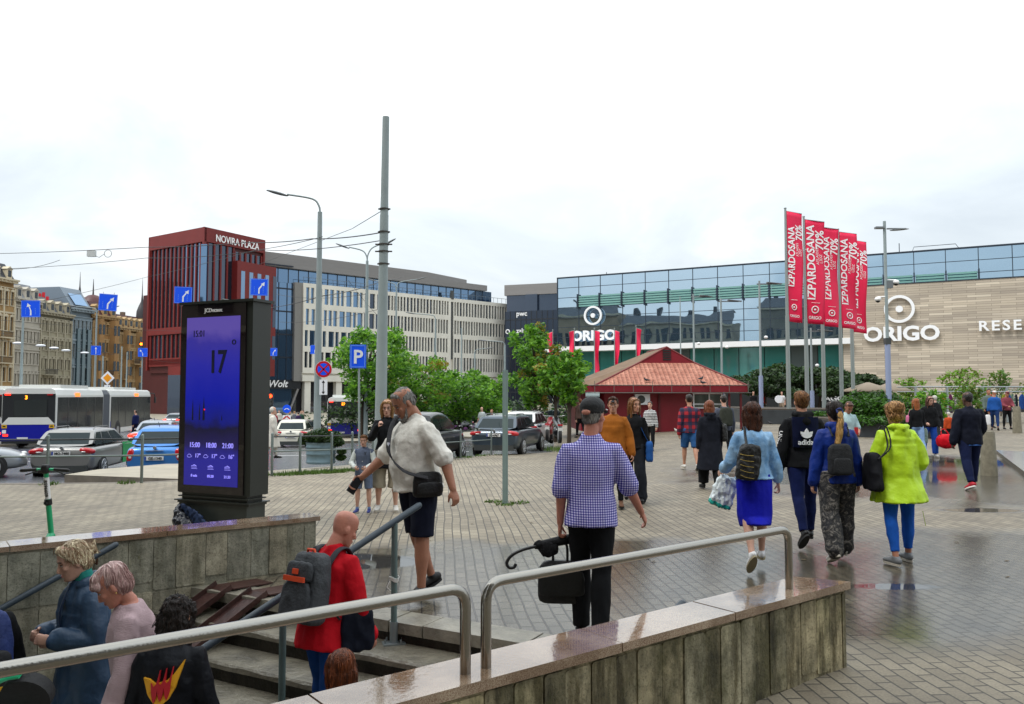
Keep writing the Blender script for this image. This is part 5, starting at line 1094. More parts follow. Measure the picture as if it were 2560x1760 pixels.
c = p.J['w0'] + p.J['ad0'] * .1; t, iv = p.held('plastic_bag', 'white plastic bag hanging from the hand of the man in the denim jacket', 'bag', c); g = G(); g.merge(packgeo(.22, .45, .14), Matrix.Translation(c + Vector((0, 0, -.52)))); g.ob('bag_body', M('milky plastic', (.65, .65, .66), .4, bump=.6, bs=12), t, iv)
p = simple('dark haired man in a grey green shirt behind the man in the white cap', 2468, 38.0, 1.86, 175, 'short', 'dark', cloth('grey green shirt', '#5d6a64'), BLK, sk='tan')
p = simple('man in a maroon jacket and cap looking at his hands', 2513, 37.0, 1.78, 178, None, '', cloth('maroon jacket', '#7a3a44'), BLK, sk='tan', legs=((2, 5, 0, 0), (-2, 5, -3, 0)), arms=((16, 14, 72, -26), (16, 14, 72, -26)), head=(24, 0))
g = G(); g.ell(p.headlocal((0, -.01, .06)), (.09, .105, .07)); g.ell(p.headlocal((0, .12, .04)), (.06, .06, .01)); p.part('cap', g, cloth('maroon cap', '#5a2430'), 0)
# figures by the road and the trees
p = simple('person in a hooded white robe beside the kerb, partly behind the digital display', 684, 26.5, 1.72, -70, None, '', M('white robe cloth', '#cfcac0', .85, bump=.6, bs=9), M('white robe cloth'), SHB, kind='coat', length=.55, hood=True, z=-.35)
g = G(); g.ell(p.headlocal((0, -.02, .03)), (.09, .105, .11)); p.part('hood', g, M('white robe cloth'), .006)
simple('person in dark clothes standing at the front door of the articulated bus', 343, 50, 1.78, 70, 'short', 'dark', cloth('navy jacket cloth', '#111c4a'), NAVY, z=-.95)
simple('man in a pale shirt standing beyond the parked dark estate car', 1205, 48, 1.75, 150, 'buzz', 'grey', cloth('pale shirt', '#b8c0c0'), cloth('grey slacks', '#6a6e70'), z=-.7, sleeve=.5)
simple('person with orange hair beside the white taxi', 1230, 45, 1.66, 150, 'short', 'ginger', cloth('wine coat', '#5c2430'), BLK, z=-.7, female=True)
simple('person in a grey coat walking under the trees', 1163, 56, 1.74, 60, 'short', 'dark', cloth('mid grey coat', '#6a6d70'), BLK, z=-.8, kind='coat')
p = simple('person in a white top leaning at the cafe terrace behind the planter wall', 1953, 57, 1.7, 160, 'short', 'brown', M('white top cloth', (.7, .7, .7), .8), M('pale trousers', '#8a7a68', .8), z=.35, sleeve=.4, lean=18)
simple('person in a dark jacket with a yellow bag on the terrace', 1882, 58, 1.7, 170, 'short', 'black', BLK, BLK, z=.35)
simple('person in a red top on the terrace behind the planter wall', 1906, 60, 1.6, 180, 'short', 'black', cloth('red top', '#a01a20'), BLK, z=.35)
CR = [('#26386c', '#1c1c22', 'person in a blue coat on the far pavement left of the chevron sign'), ('#b8a23a', '#22242c', 'person in a yellow jacket on the far pavement'), ('#8a2a34', '#16161c', 'person in a red coat on the far pavement'), ('#c8c4bc', '#3a3c48', 'person in a white jacket on the far pavement'), ('#22252c', '#101014', 'person in black on the far pavement right of the chevron sign'),
      ('#5a5e68', '#20242e', 'person in a grey jacket crossing the far pavement'), ('#3a2a50', '#16161c', 'person in a purple coat on the far pavement'), ('#8a7a6a', '#20222a', 'person in a beige coat on the far pavement'), ('#2c4a3c', '#16181c', 'person in a green coat on the far pavement')]
for i, (a, b, lab) in enumerate(CR):
    p = Person('person', lab, (672, 682, 692, 700, 726, 738, 748, 760, 755)[i], 66 + (i * 7) % 13, 1.62 + .04 * (i % 5), face=(i * 67) % 360, z=hr(-25, 70) + .14, vox=.03, legs=((10, 3, 4, 0), (-10, 3, -20, -10)), skin_='fair', group='pedestrians on the far pavement')
    p.body(face=False, hands=(False, False)); p.hair('short', ('dark', 'brown', 'honey')[i % 3]); p.top(cloth('far coat %d' % i, a), 1, .1, .03, 'coat'); p.pants(cloth('far trousers %d' % i, b)); p.shoes(SHB, SOLEB)
# ------------------------------------------------ vehicles
CG = glass('car glass', (.010, .018, .020), (.6, .72, .76), .015, .02); TYRE = M('tyre', (.02, .02, .021), .8, bump=.3); RIM = M('alloy rim', (.45, .46, .47), .35, metal=.8)
TL = M('tail light red', '#b5101c', .2, spec=.8); TLE = M('lit tail light', '#ff2a18', .3, emit=2.5); WL = M('clear lamp', (.7, .7, .7), .15); PLATE = M('number plate', (.72, .72, .70), .5); BLUE_ = M('plate blue', '#1c3f9c', .5)
def car(label, px, Y, L_, W_, H_, rz, col, kind='wagon', x=None, z=None, plate=None, lit=False, group=None, door=None, seat=None, metal=.5):
    x = at(px, 900, Y).x if x is None else x; z = hr(x, Y) if z is None else z
    paint = M('car paint ' + col, col, .28, metal=metal, coat=.6); t = thing('parked_car' if not lit else 'car', label, 'car', (x, Y, z), rz, group)
    w = W_ / 2; zs = H_ * .645; wh = .32
    # lower body: stations along y (0 = rear bumper, L_ = nose), rear towards the local -Y
    nose = {'wagon': .50, 'hatch': .52, 'sedan': .49}[kind] * H_ * 1.18
    st = [(0, .86, zs * .78, .36), (.04, .93, zs * .93, .30), (.14, .97, zs * .995, .20), (.5, 1, zs, .18), (L_ * .3, 1, zs, .17), (L_ * .55, 1, zs * .99, .17), (L_ * .72, .99, zs * .955, .18), (L_ * .86, .96, nose, .2), (L_ * .95, .86, nose * .86, .22), (L_, .66, nose * .66, .28)]
    if kind == 'sedan': st[2] = (.14, .96, zs * 1.02, .2); st[3] = (.6, .99, zs * 1.05, .18)
    g = G(); rings = []
    for yy, k, zt, zb in st:
        ww = w * k; P = [(-ww * .80, zt + .015), (-ww * .93, zt - .03), (-ww * .985, zt - .10), (-ww, zt - .24), (-ww * .985, zb + .13), (-ww * .9, zb)]
        ring = [(a, yy - L_ / 2, b) for a, b in P] + [(-a, yy - L_ / 2, b) for a, b in P[::-1]]; rings.append(ring[::-1])
    g.ringloft(rings, 0, True)
    body = g.ob('body', paint, t); md = body.modifiers.new('b', 'SUBSURF'); md.levels = 1; md.render_levels = 1
    # cabin
    yr, y0, y1, yf = {'wagon': (.14, .72, L_ * .52, L_ * .72), 'hatch': (.12, .70, L_ * .50, L_ * .74), 'sedan': (.75, 1.45, L_ * .50, L_ * .70)}[kind]
    def cw(tt): return w * (.90 - .17 * tt)
    def cab(u, tt):  # u 0..1 rear to front at height tt
        a = yr + (y0 - yr) * tt; b = yf + (y1 - yf) * tt
        crown = math.sin(math.pi * min(1, max(0, u))) ** .6 * (.05 if kind != 'hatch' else .09) if tt > .9 else 0
        return a + (b - a) * u - L_ / 2, zs - .01 + (H_ - .05 - zs) * tt + crown
    g = G(); rings = []
    n = 10
    for i in range(n + 1):
        u = i / n; ring = []
        for tt in (0, .35, .7, .93, 1.0): yy, zz = cab(u, tt); ring.append((-cw(tt) * (1 if tt < 1 else .93), yy, zz))
        yy, zz = cab(u, 1); ring.append((0, yy, zz + .018)); ring += [(-a, b, c) for a, b, c in ring[-2::-1]]; rings.append(ring[::-1])
    g.ringloft(rings, 0, True); q = g.ob('cabin', paint, t); md = q.modifiers.new('b', 'SUBSURF'); md.levels = 1; md.render_levels = 1
    # glass panes proud of the cabin
    def pane(name, P, mat=CG, out_=.006, mi=0):
        vs = [Vector(p) for p in P]; n_ = (vs[1] - vs[0]).cross(vs[-1] - vs[0]).normalized(); g = G(); k = len(vs); c = sum(vs, Vector()) / k
        if n_.dot(c - Vector((0, 0, H_ * .5))) < 0: n_ = -n_
        A_ = [v + n_ * out_ for v in vs]; B_ = [v - n_ * .01 for v in vs]
        g.add(A_ + B_, [tuple(range(k)), tuple(range(k, 2 * k))[::-1]] + [(i, k + i, k + (i + 1) % k, (i + 1) % k) for i in range(k)]); bm = bmesh.new(); me = g.mesh(name, mat); bm.from_mesh(me); bmesh.ops.recalc_face_normals(bm, faces=bm.faces); bm.to_mesh(me); bm.free()
        return link(name, me, t)
    def rp(s_, tt, u=0): 
        yy, zz = cab(u, tt); return (s_ * cw(tt), yy, zz)
    pane('rear_window', [rp(-.84, .16), rp(.84, .16), rp(.84, .84), rp(-.84, .84)]); pane('windscreen', [rp(-.92, .08, 1), rp(.92, .08, 1), rp(.9, .9, 1), rp(-.9, .9, 1)])
    cuts = {'wagon': (.05, .27, .58, .93), 'hatch': (.10, .40, .92), 'sedan': (.06, .46, .93)}[kind]
    for sx in (-1, 1):
        for a, b in zip(cuts, cuts[1:]): pane('side_window', [rp(sx, .08, a + .012), rp(sx, .08, b - .012), rp(sx, .86, min(b, .95) - .02), rp(sx, .86, max(a, .03) + .02)])
    # arches, wheels
    for sx in (-1, 1):
        for yy in (.82 - L_ / 2, L_ / 2 - .88):
            g = G(); g.tube([(sx * (w - .10), yy, wh), (sx * (w + .004), yy, wh + .01)], wh + .075, 26); g.ob('wheel_arch', BLACK, t)
            g = G(); g.tube([(sx * (w - .20), yy, wh), (sx * (w - .18), yy, wh), (sx * (w + .0), yy, wh), (sx * (w + .02), yy, wh)], [wh * .93, wh, wh, wh * .93], 24); ty = g.ob('wheel', TYRE, t)
            g = G(); g.tube([(sx * (w + .01), yy, wh), (sx * (w + .026), yy, wh)], wh * .20, 12)
            for q in range(10 if kind != 'hatch' else 5): a = q * 2 * math.pi / (10 if kind != 'hatch' else 5); g.tube([(sx * (w + .022), yy, wh), (sx * (w + .024), yy + wh * .66 * math.cos(a), wh + wh * .66 * math.sin(a))], .020, 6)
            P = [(sx * (w + .022), yy + wh * .68 * math.cos(a), wh + wh * .68 * math.sin(a)) for a in [k * math.pi / 12 for k in range(25)]]; g.tube(P, .016, 6); g.ob('rim', RIM, ty)
    # lights, plate, bumper trim, badge, mirrors, roof rails
    hgt = {'wagon': .86, 'hatch': .80, 'sedan': .80}[kind] * zs / .89
    for sx in (-1, 1):
        g = G()
        if kind == 'hatch' and col.startswith('#3a'): g.ell((sx * w * .80, .05 - L_ / 2, zs * .74), (.10, .07, .20), 0, RY(sx * -.2), 12, 8, .8); g.ell((sx * w * .80, .015 - L_ / 2, zs * .70), (.05, .05, .06), 1, None, 10, 6)
        else: g.ell((sx * w * .76, .09 - L_ / 2, zs * .87), (.23, .12, .085), 0, RY(sx * .15), 14, 8, .75); g.ell((sx * w * .68, .02 - L_ / 2, zs * .84), (.10, .06, .03), 1, None, 10, 6)
        g.ob('tail_light', [TLE if lit else TL, WL], t)
        g = G(); g.ell((sx * (w + .09), yf - .35 - L_ / 2, zs + .05), (.10, .06, .07)); g.ob('mirror', paint, t)
        g = G(); g.ell((sx * w * .62, L_ / 2 - .12, nose * .74), (.20, .10, .07)); g.ob('headlight', WL, t)
        if kind == 'wagon': g = G(); g.tube([rp(sx * .84, .97, .12), (sx * cw(1) * .86, cab(.2, 1)[0], H_ + .035), (sx * cw(1) * .86, cab(.8, 1)[0], H_ + .03), rp(sx * .84, .97, .9)], .014, 8); g.ob('roof_rail', M('roof rail', (.2, .2, .2), .4, metal=.5), t)
    g = G(); g.box((0, -L_ / 2 + .05, .30), (W_ * .80, .12, .20)); g.ob('bumper_trim', paint if col.startswith('#3a') else DGREY, t)
    pz = zs * .80 if kind == 'wagon' else zs * .66; g = G(); g.box((0, -L_ / 2 - .012 + (.0 if kind != 'wagon' else .0), pz), (.52, .03, .115), 0); g.box((-.235, -L_ / 2 - .029, pz), (.045, .004, .105), 1); pl = g.ob('number_plate', [PLATE, BLUE_], t)
    if plate: text(plate, .105, BLACK, pl, (.03, -L_ / 2 - .030, pz - .038), bold=.02)
    g = G(); g.tube([(0, -L_ / 2 + .06, zs * .97), (0, -L_ / 2 - .0, zs * .965)], .045, 14); g.box((0, -L_ / 2 - .002, zs * .88), (.5, .03, .018)); g.ob('badge_and_trim', RIM, t)
    if door: g = G(); g.box((w + .004, L_ * .17, zs * .60), (.012, 1.15, zs * .62)); g.box((w * .965 + .004, L_ * .17, zs * .955), (.012, 1.1, .07), 0, 0, RY(-.35)); g.ob('green_door_panel', M('green vinyl', door, .4), t)
    g = G(); g.tube([(0, yr + .35 - L_ / 2, H_ + .0), (0, yr + .22 - L_ / 2, H_ + .16)], .008, 6); g.ob('aerial', BLACK, t); return t
car('grey estate car with a green rear door panel waiting on the road beside the kerb', 232, 26.5, 4.83, 1.88, 1.50, R(9), '#8f8e8c', 'wagon', plate='MO-7480', door='#12934e')
car('light blue small hatchback parked behind the kerb island, next to the digital display', 436, 25.0, 3.7, 1.66, 1.54, R(8), '#3a7cc4', 'hatch', plate='GE-1340', metal=.35)
car('silver car at the left edge of the photo with only its rear wheel in view', -150, 23.5, 4.6, 1.8, 1.45, R(-60), '#a0a4a8', 'sedan')
car('silver saloon with lit brake lights beyond the blue hatchback', 405, 39, 4.7, 1.82, 1.45, R(12), '#9aa0a8', 'sedan', lit=True)
car('dark car with lit brake lights at the rear of the queue left of the display', 437, 52, 4.5, 1.8, 1.45, R(12), '#22252a', 'hatch', lit=True)
car('white car in the queue just beyond the articulated bus', 380, 60, 4.5, 1.8, 1.45, R(12), '#c8cacc', 'hatch', lit=True)
car('cream white hatchback on the road right of the digital display', 742, 44, 4.25, 1.78, 1.48, R(8), '#d5d2c4', 'hatch', plate='KR-5521', metal=0)
car('brown saloon crossing behind the cream white hatchback', 782, 60, 4.6, 1.8, 1.44, R(-62), '#4b443d', 'sedan')
car('dark blue grey estate car parked beside the square post', 1277, 31.5, 4.75, 1.86, 1.48, R(-15), '#48545f', 'wagon', plate='JO-6967', x=-.06, z=-.46)
car('white estate car parked beyond the dark blue grey estate', 1300, 39.5, 4.5, 1.82, 1.62, R(-14), '#d8d8d8', 'wagon', x=.8, z=-.62, metal=0)
car('black car parked behind the man in the white shirt', 1066, 27.0, 4.5, 1.82, 1.6, R(-12), '#0e1012', 'hatch', z=-.42)
tx = car('white taxi with a roof sign behind the parked estate cars', 1268, 48, 4.6, 1.8, 1.5, R(-16), '#d0d4d6', 'hatch', z=-.85, metal=0); g = G(); g.box((0, 0, 1.60), (.5, .16, .16)); g.ob('roof_sign', M('taxi sign', (.85, .8, .5), .4), tx)
for i, (px, Y, c) in enumerate(((352, 75, '#5a5f66'), (462, 80, '#8a8f96'), (700, 88, '#2a2d33'), (1120, 70, '#5b2a6a'))):
    car(('grey car far off at the left end of the queue', 'light grey car far off in the queue beside the display', 'dark car far off below the round blue sign', 'purple car far off behind the trees')[i], px, Y, 4.5, 1.8, 1.5, R((-10, -8, -60, 70)[i]), c, 'hatch', lit=i < 2)

BW = M('bus white', '#d9dad6', .35, coat=.3); BB = M('bus blue', '#10189a', .3, coat=.3); BG = M('bus dark grey', '#26282b', .4); BGL = glass('bus glass', (.02, .025, .028), (.6, .7, .75), .02, .04)
def bus_section(t, y0, y1, rear=True, front=False, W_=2.55, H_=3.05):
    w = W_ / 2; g = G(); rings = []
    for yy, k in ((y0, .94), (y0 + .12, 1), (y1 - .12, 1), (y1, .94)):
        P = [(-w, .34), (-w, 2.70), (-w * .93, 2.98), (-w * .80, H_ + .02), (w * .80, H_ + .02), (w * .93, 2.98), (w, 2.70), (w, .34)]; rings.append([(a * (1 if k == 1 else .985), yy, b * (1 if k == 1 else .995)) for a, b in P][::-1])
    g.ringloft(rings, 0, False); body = g.ob('bus_body', BW, t)
    for sx in (-1, 1):
        g = G(); g.box((sx * (w + .004), (y0 + y1) / 2, 1.62), (.02, y1 - y0 - .3, 1.95)); g.ob('window_band', BGL, t)
        n = max(1, int((y1 - y0) / 1.5)); g = G()
        for q in range(n + 1): g.box((sx * (w + .010), y0 + .2 + (y1 - y0 - .4) * q / n, 1.62), (.02, .07, 1.95))
        g.ob('window_pillars', BG, t)
        g = G(); g.box((sx * (w + .003), y0 + 1.1, .72), (.02, 2.0, .74)); g.ob('blue_panel', BB, t)
        for yy in ([y0 + 2.4] if rear else [y0 + 1.6]) + ([y1 - 2.6] if front else []):
            g = G(); g.tube([(sx * (w - .1), yy, .5), (sx * (w + .016), yy, .5)], .60, 24); g.ob('wheel_arch', BLACK, t)
            g = G(); g.tube([(sx * (w - .3), yy, .48), (sx * (w + .022), yy, .48)], .48, 24); q = g.ob('wheel', TYRE, t); g = G(); g.tube([(sx * w, yy, .48), (sx * (w + .032), yy, .48)], .27, 16); g.ob('rim', RIM, q)
    return body
def bus_rear(t, y, route):
    w = 1.27; g = G(); g.box((0, y - .010, 2.02), (2.44, .05, 1.50)); g.ob('rear_panel', BG, t)
    g = G(); g.box((.08, y - .045, 2.05), (1.55, .03, .85)); g.ob('rear_window', glass('bus rear glass', (.035, .04, .04), (.5, .55, .6), .06, .1), t)
    g = G(); g.box((0, y - .012, .80), (2.50, .06, .82)); g.ob('rear_blue_panel', BB, t)
    P = [(-1.20, 1.215), (1.20, 1.215), (1.20, 1.26), (.92, 1.58), (-.92, 1.58), (-1.20, 1.26)]; g = G(); g.add([(a, y - .055, b) for a, b in P] + [(a, y, b) for a, b in P], [tuple(range(6)), tuple(range(6, 12))[::-1]] + [(i, 6 + i, 6 + (i + 1) % 6, (i + 1) % 6) for i in range(6)]); g.ob('white_hood', BW, t)
    g = G(); g.box((0, y - .03, .33), (2.4, .1, .14)); g.ob('bumper', BG, t)
    for sx in (-1, 1):
        g = G(); g.box((sx * 1.03, y - .05, .68), (.22, .05, .11)); g.ob('tail_light', TLE, t); g = G(); g.box((sx * .98, y - .05, 2.73), (.26, .05, .07)); g.ob('brake_light', TL if sx > 0 else TLE, t)
        g = G(); g.box((sx * 1.10, y - .05, 1.12), (.24, .03, .17)); s_ = g.ob('yellow_sticker', M('yellow sticker', '#d8a818', .5), t); g = G(); g.box((sx * 1.10, y - .068, 1.13), (.12, .01, .06)); g.ob('sticker_mark', BLACK, s_)
        g = G(); g.box((sx * 1.10, y - .05, .86), (.18, .03, .17)); g.ob('white_sticker', WHITE, t)
    g = G(); g.box((-.25, y - .048, .52), (.5, .02, .11)); g.ob('number_plate', PLATE, t)
    text(route, .26, M('route number orange', '#ff8a1a', .5, emit=3), t, (-.12, y - .06, 2.50), bold=.03, name='route_number')
def bus(label, px, Y, rz, z, route, artic=True, L1=7.5, L2=9.5, x=None, rz2=0):
    x = at(px, 900, Y).x if x is None else x; t = thing('city_bus', label, 'bus', (x, Y, z), rz)
    bus_section(t, 0, L1); bus_rear(t, 0, route)
    g = G(); g.box((0, 3.4, 3.14), (2.0, 4.2, .22)); g.ob('roof_unit', BW, t)
    if artic:
        g = G(); rings = []
        for q in range(15):
            k = 1.0 if q % 2 else .95; w = 1.26 * k; rings.append([(a * w, L1 + q * .09, b) for a, b in ((-1, .4), (-1, 2.75), (-.85, 3.0 * (.97 + .03 * k)), (.85, 3.0 * (.97 + .03 * k)), (1, 2.75), (1, .4))][::-1])
        g.ringloft(rings, 0, False); g.ob('bellows', M('grey bellows', '#5c6066', .8), t)
        bus_section(t, L1 + 1.26, L1 + 1.26 + L2, False, True); yy = L1 + 1.26 + L2
        g = G(); g.box((0, yy + .01, 1.75), (2.4, .03, 1.7)); g.ob('windscreen', BGL, t); g = G(); g.box((0, L1 + 5.5, 3.12), (1.9, 5, .2)); g.ob('roof_unit', BW, t)
        for sx in (-1, 1): g = G(); g.tube([(sx * 1.2, yy - .1, 2.85), (sx * 1.45, yy + .25, 2.8), (sx * 1.5, yy + .3, 2.5)], .035, 8); g.box((sx * 1.5, yy + .3, 2.35), (.1, .2, .42)); g.ob('mirror', BLACK, t)
    for yq in ((.8, 2.8) if not artic else (3.0,)): g = G(); g.box((1.285, yq, 2.72), (.02, .7, .2)); g.ob('side_display', M('orange display', '#ff7a30', .5, emit=1.2), t)
    if artic: g = G(); g.box((1.285, L1 + 7.0, 2.72), (.02, .9, .2)); g.ob('side_display', M('orange display'), t)
    return t
bus('long articulated white and blue city bus with route number 3', 128, 40.5, R(10.5), -.94, '3', x=-24.5)
bus('white and blue city bus partly hidden by the thick grey pole and the tree', 864, 58, R(8), -1.46, '22', artic=False, L1=10)
bus('pale blue bus cut off by the left edge of the photo', -42, 43, R(14), -.98, '7', artic=False, L1=10)

def motorbike(label, px, Y, z, rz, col='#15161a'):
    p = at(px, 900, Y); t = thing('motorcycle', label, 'motorcycle', (p.x, Y, z), rz, 'motorcycles parked under the trees')
    for y in (-.7, .7):
        g = G(); g.tube([(-.06, y, .31), (.06, y, .31)], .31, 20); w_ = g.ob('wheel', TYRE, t); g = G(); g.tube([(-.065, y, .31), (.065, y, .31)], .17, 14); g.ob('rim', RIM, w_)
    g = G(); g.tube([(0, -.75, .62), (0, -.35, .72), (0, .1, .78), (0, .35, .90), (0, .5, .85)], [(.10, .08), (.15, .10), (.14, .10), (.17, .14), (.08, .10)], 12, 0, ref=(1, 0, 0), dome=True); g.ell((0, .05, .45), (.2, .32, .22)); g.ob('body', M('bike paint ' + col, col, .3, coat=.5), t)
    g = G(); g.tube([(0, .7, .31), (0, .55, .95), (0, .5, 1.05)], .035, 8); g.tube([(-.36, .42, 1.08), (-.2, .5, 1.06), (.2, .5, 1.06), (.36, .42, 1.08)], .018, 8); g.ob('handlebar', RIM, t)
    g = G(); g.ell((0, .62, .98), (.12, .12, .12)); g.ob('headlight', WL, t); g = G(); g.box((0, -.86, .74), (.2, .05, .07)); g.ob('tail_light', TL, t); g = G(); g.box((0, -.92, .56), (.2, .02, .16), 0); g.ob('number_plate', PLATE, t)
    g = G(); g.ell((0, .52, 1.18), (.17, .05, .17)); g.ob('windshield', CG, t)
    for sx in (-1, 1): g = G(); g.tube([(sx * .3, .46, 1.08), (sx * .36, .48, 1.2)], .012, 6); g.ell((sx * .38, .46, 1.23), (.07, .03, .05)); g.ob('mirror', BLACK, t)
motorbike('black motorcycle parked beside the tree trunk, nearer of the two', 1393, 33, -.18, R(4)); motorbike('red and black motorcycle parked behind the black one', 1374, 36, -.25, R(-10), '#7a1a20')

# ------------------------------------------------ electric scooters
GRN = M('mint green paint', '#12ab72', .35, coat=.4)
def scooter(label, loc, rz, tilt=0, tag_=None, lie=None):
    t = thing('electric_scooter', label, 'scooter', loc, rz)
    if lie: t.rotation_euler = lie
    g = G(); g.tube([(0, .52, .26), (0, .44, .62)], .030, 14); g.tube([(0, .44, .60), (0, .36, 1.04)], .026, 14); s = g.ob('stem', GRN, t)
    g = G(); g.tube([(0, .437, .635), (0, .422, .70)], .040, 14); g.box((.0, .385, .66), (.03, .05, .03)); g.ob('clamp', BLACK, t)
    g = G(); g.tube([(0, .421, .705), (0, .376, .955)], .0285, 16); sl = g.ob('label_sleeve', WHITE, t)
    if tag_:
        tg = textgeo(tag_, .055, bold=.012, depth=.004); ax = Vector((0, .176, -.984)).normalized()
        X_ = ax; N_ = Vector((0, -.984, -.176)); U_ = N_.cross(X_) ; TM = Matrix((X_, -N_, U_)).transposed().to_4x4(); tg.ob('lettering', BLACK, sl, Matrix.Translation(Vector((0, .3985, .83)) + N_ * .0305 - U_ * .018) @ TM)
    g = G(); g.tube([(-.10, .352, 1.045), (.10, .352, 1.045)], .016, 10); g.ob('handlebar', GRN, t)
    for sx in (-1, 1):
        g = G(); g.tube([(sx * .10, .352, 1.045), (sx * .26, .335, 1.035)], [.018, .020], 10, dome=True); g.ob('grip', BLACK, t)
        g = G(); g.tube([(sx * .09, .37, 1.035), (sx * .12, .375, 1.02), (sx * .19, .36, .995), (sx * .22, .34, .985)], .007, 8); g.ob('brake_lever', BLACK, t)
    g = G(); g.ell((0, .35, 1.05), (.045, .04, .055), 0, None, 14, 8, .6); g.tube([(-.07, .34, 1.02), (-.02, .34, 1.03)], .02, 8); g.ob('display', BLACK, t)
    g = G(); g.box((0, -.08, .13), (.17, .95, .045)); g.ob('deck', GRN, t); g = G(); g.box((0, -.08, .155), (.14, .7, .006)); g.ob('deck_mat', BLACK, t)
    g = G(); g.tube([(0, .38, .15), (0, .52, .28)], .045, 12); g.ob('neck', GRN, t)
    for y in (.58, -.62): g = G(); g.tube([(-.035, y, .125), (.035, y, .125)], .125, 22); g.ob('wheel', TYRE, t)
    g = G(); P = [(0, -.62 + .16 * math.cos(a), .125 + .16 * math.sin(a)) for a in [R(20 + k * 16) for k in range(9)]]; g.tube(P, [(.055, .012)] * 9, 8, 0, ref=(1, 0, 0)); g.ob('mudguard', GRN, t); return t
sp = gz(76, 1395)
scooter('upright mint green electric scooter with a white numbered label, standing behind the left wall', (-4.95, 8.2, 0), R(2), tag_='B596609').scale = (.93, .93, .93)
Yv = Vector((-.55, .25, -.72)).normalized(); Zv = Vector((-.5, -.35, .6)); Zv = (Zv - Yv * Zv.dot(Yv)).normalized(); RM = Matrix((Yv.cross(Zv), Yv, Zv)).transposed(); sP = at(66, 1745, 4.25) - RM @ Vector((0, -.60, .12))
scooter('second green electric scooter being carried down the stairs at the bottom left corner', sP, 0, lie=RM.to_euler())

# ------------------------------------------------ digital display
K1 = Vector((-4.49, 10.78)); K2 = Vector((-3.37, 10.28)); kd = (K2 - K1).normalized(); krz = math.atan2(kd.y, kd.x); kw = (K2 - K1).length
t = thing('digital_display', 'tall free standing digital advertising display with a blue weather screen', 'display', (K1.x, K1.y, 0), krz)
FRM = M('dark olive grey frame', '#272b27', .42); g = G(); g.b(.03, kw - .03, .0, .34, .02, .33); g.ob('base', M('base steel', '#353a36', .4, var=.15), t)
g = G(); g.b(-.03, kw + .03, -.03, .37, .36, .375); g.b(-.0, kw + .0, 0, .34, .33, .36); g.b(.05, kw - .05, .03, .31, .375, .46); g.b(.01, kw - .01, .0, .34, .41, .425); g.ob('plinth_steps', FRM, t)
g = G(); g.b(0, kw, .02, .36, .46, 2.98); g.ob('housing', FRM, t); g = G(); g.b(-.03, kw + .04, -.02, .38, 2.98, 3.015); g.tube([(kw * .45, .12, 3.015), (kw * .5, .12, 3.035), (kw * .6, .12, 3.015)], .02, 8); g.ob('roof_cap', FRM, t)
g = G(); g.b(.0, kw - .10, .0, .02, .47, 2.97); g.ob('front_glass', M('black display glass', (.012, .008, .009), .03, spec=.8), t)
def screen_mat():
    m = M('screen', '#2b2fb0', .12); tt, N, L, b = nodes(m); co = N('ShaderNodeTexCoord'); sp = N('ShaderNodeSeparateXYZ'); L(co.outputs['Generated'], sp.inputs[0]); r = N('ShaderNodeValToRGB'); n = N('ShaderNodeTexNoise'); n.inputs['Scale'].default_value = 3; n.inputs['Detail'].default_value = 6
    mp = N('ShaderNodeMapping'); mp.inputs['Scale'].default_value = (1, 1, 2.5); L(co.outputs['Generated'], mp.inputs[0]); L(mp.outputs[0], n.inputs['Vector']); a = N('ShaderNodeMath'); a.operation = 'MULTIPLY_ADD'; a.inputs[1].default_value = .16; L(n.outputs['Fac'], a.inputs[0]); L(sp.outputs['Z'], a.inputs[2]); L(a.outputs[0], r.inputs[0])
    cs = [(0, '#2c279c'), (.16, '#2d2aa6'), (.26, '#241d5c'), (.38, '#1c1a3c'), (.43, '#1a2292'), (.56, '#1420b4'), (.78, '#2f2fb8'), (.92, '#4038ae'), (1.0, '#6a58bc')]
    r.color_ramp.elements[0].position = .06; r.color_ramp.elements[0].color = (*rgb(cs[0][1]), 1); r.color_ramp.elements[1].position = 1; r.color_ramp.elements[1].color = (*rgb(cs[-1][1]), 1)
    for p, c in cs[1:-1]: e = r.color_ramp.elements.new(p * .92 + .08); e.color = (*rgb(c), 1)
    L(r.outputs[0], b.inputs['Emission Color']); b.inputs['Emission Strength'].default_value = .48; b.inputs['Base Color'].default_value = (.01, .01, .012, 1); return m
x0, x1, z0, z1 = .11, kw - .19, .57, 2.80; g = G(); g.b(x0, x1, -.006, .0, z0, z1); scn = g.ob('screen', screen_mat(), t)
SD = M('screen dark print', (.012, .015, .05), .4); SLt = M('screen pale print', '#8c86e6', .4, emit=.7)
sxx = x1 - x0; text('15:01', .125, SD, scn, (x0 + .24 * sxx, -.009, z1 - .26), sx=.8); text('17', .42, SD, scn, (x0 + .60 * sxx, -.009, z1 - .74), sx=.74, bold=.02); text('°', .26, SD, scn, (x0 + .90 * sxx, -.009, z1 - .50))
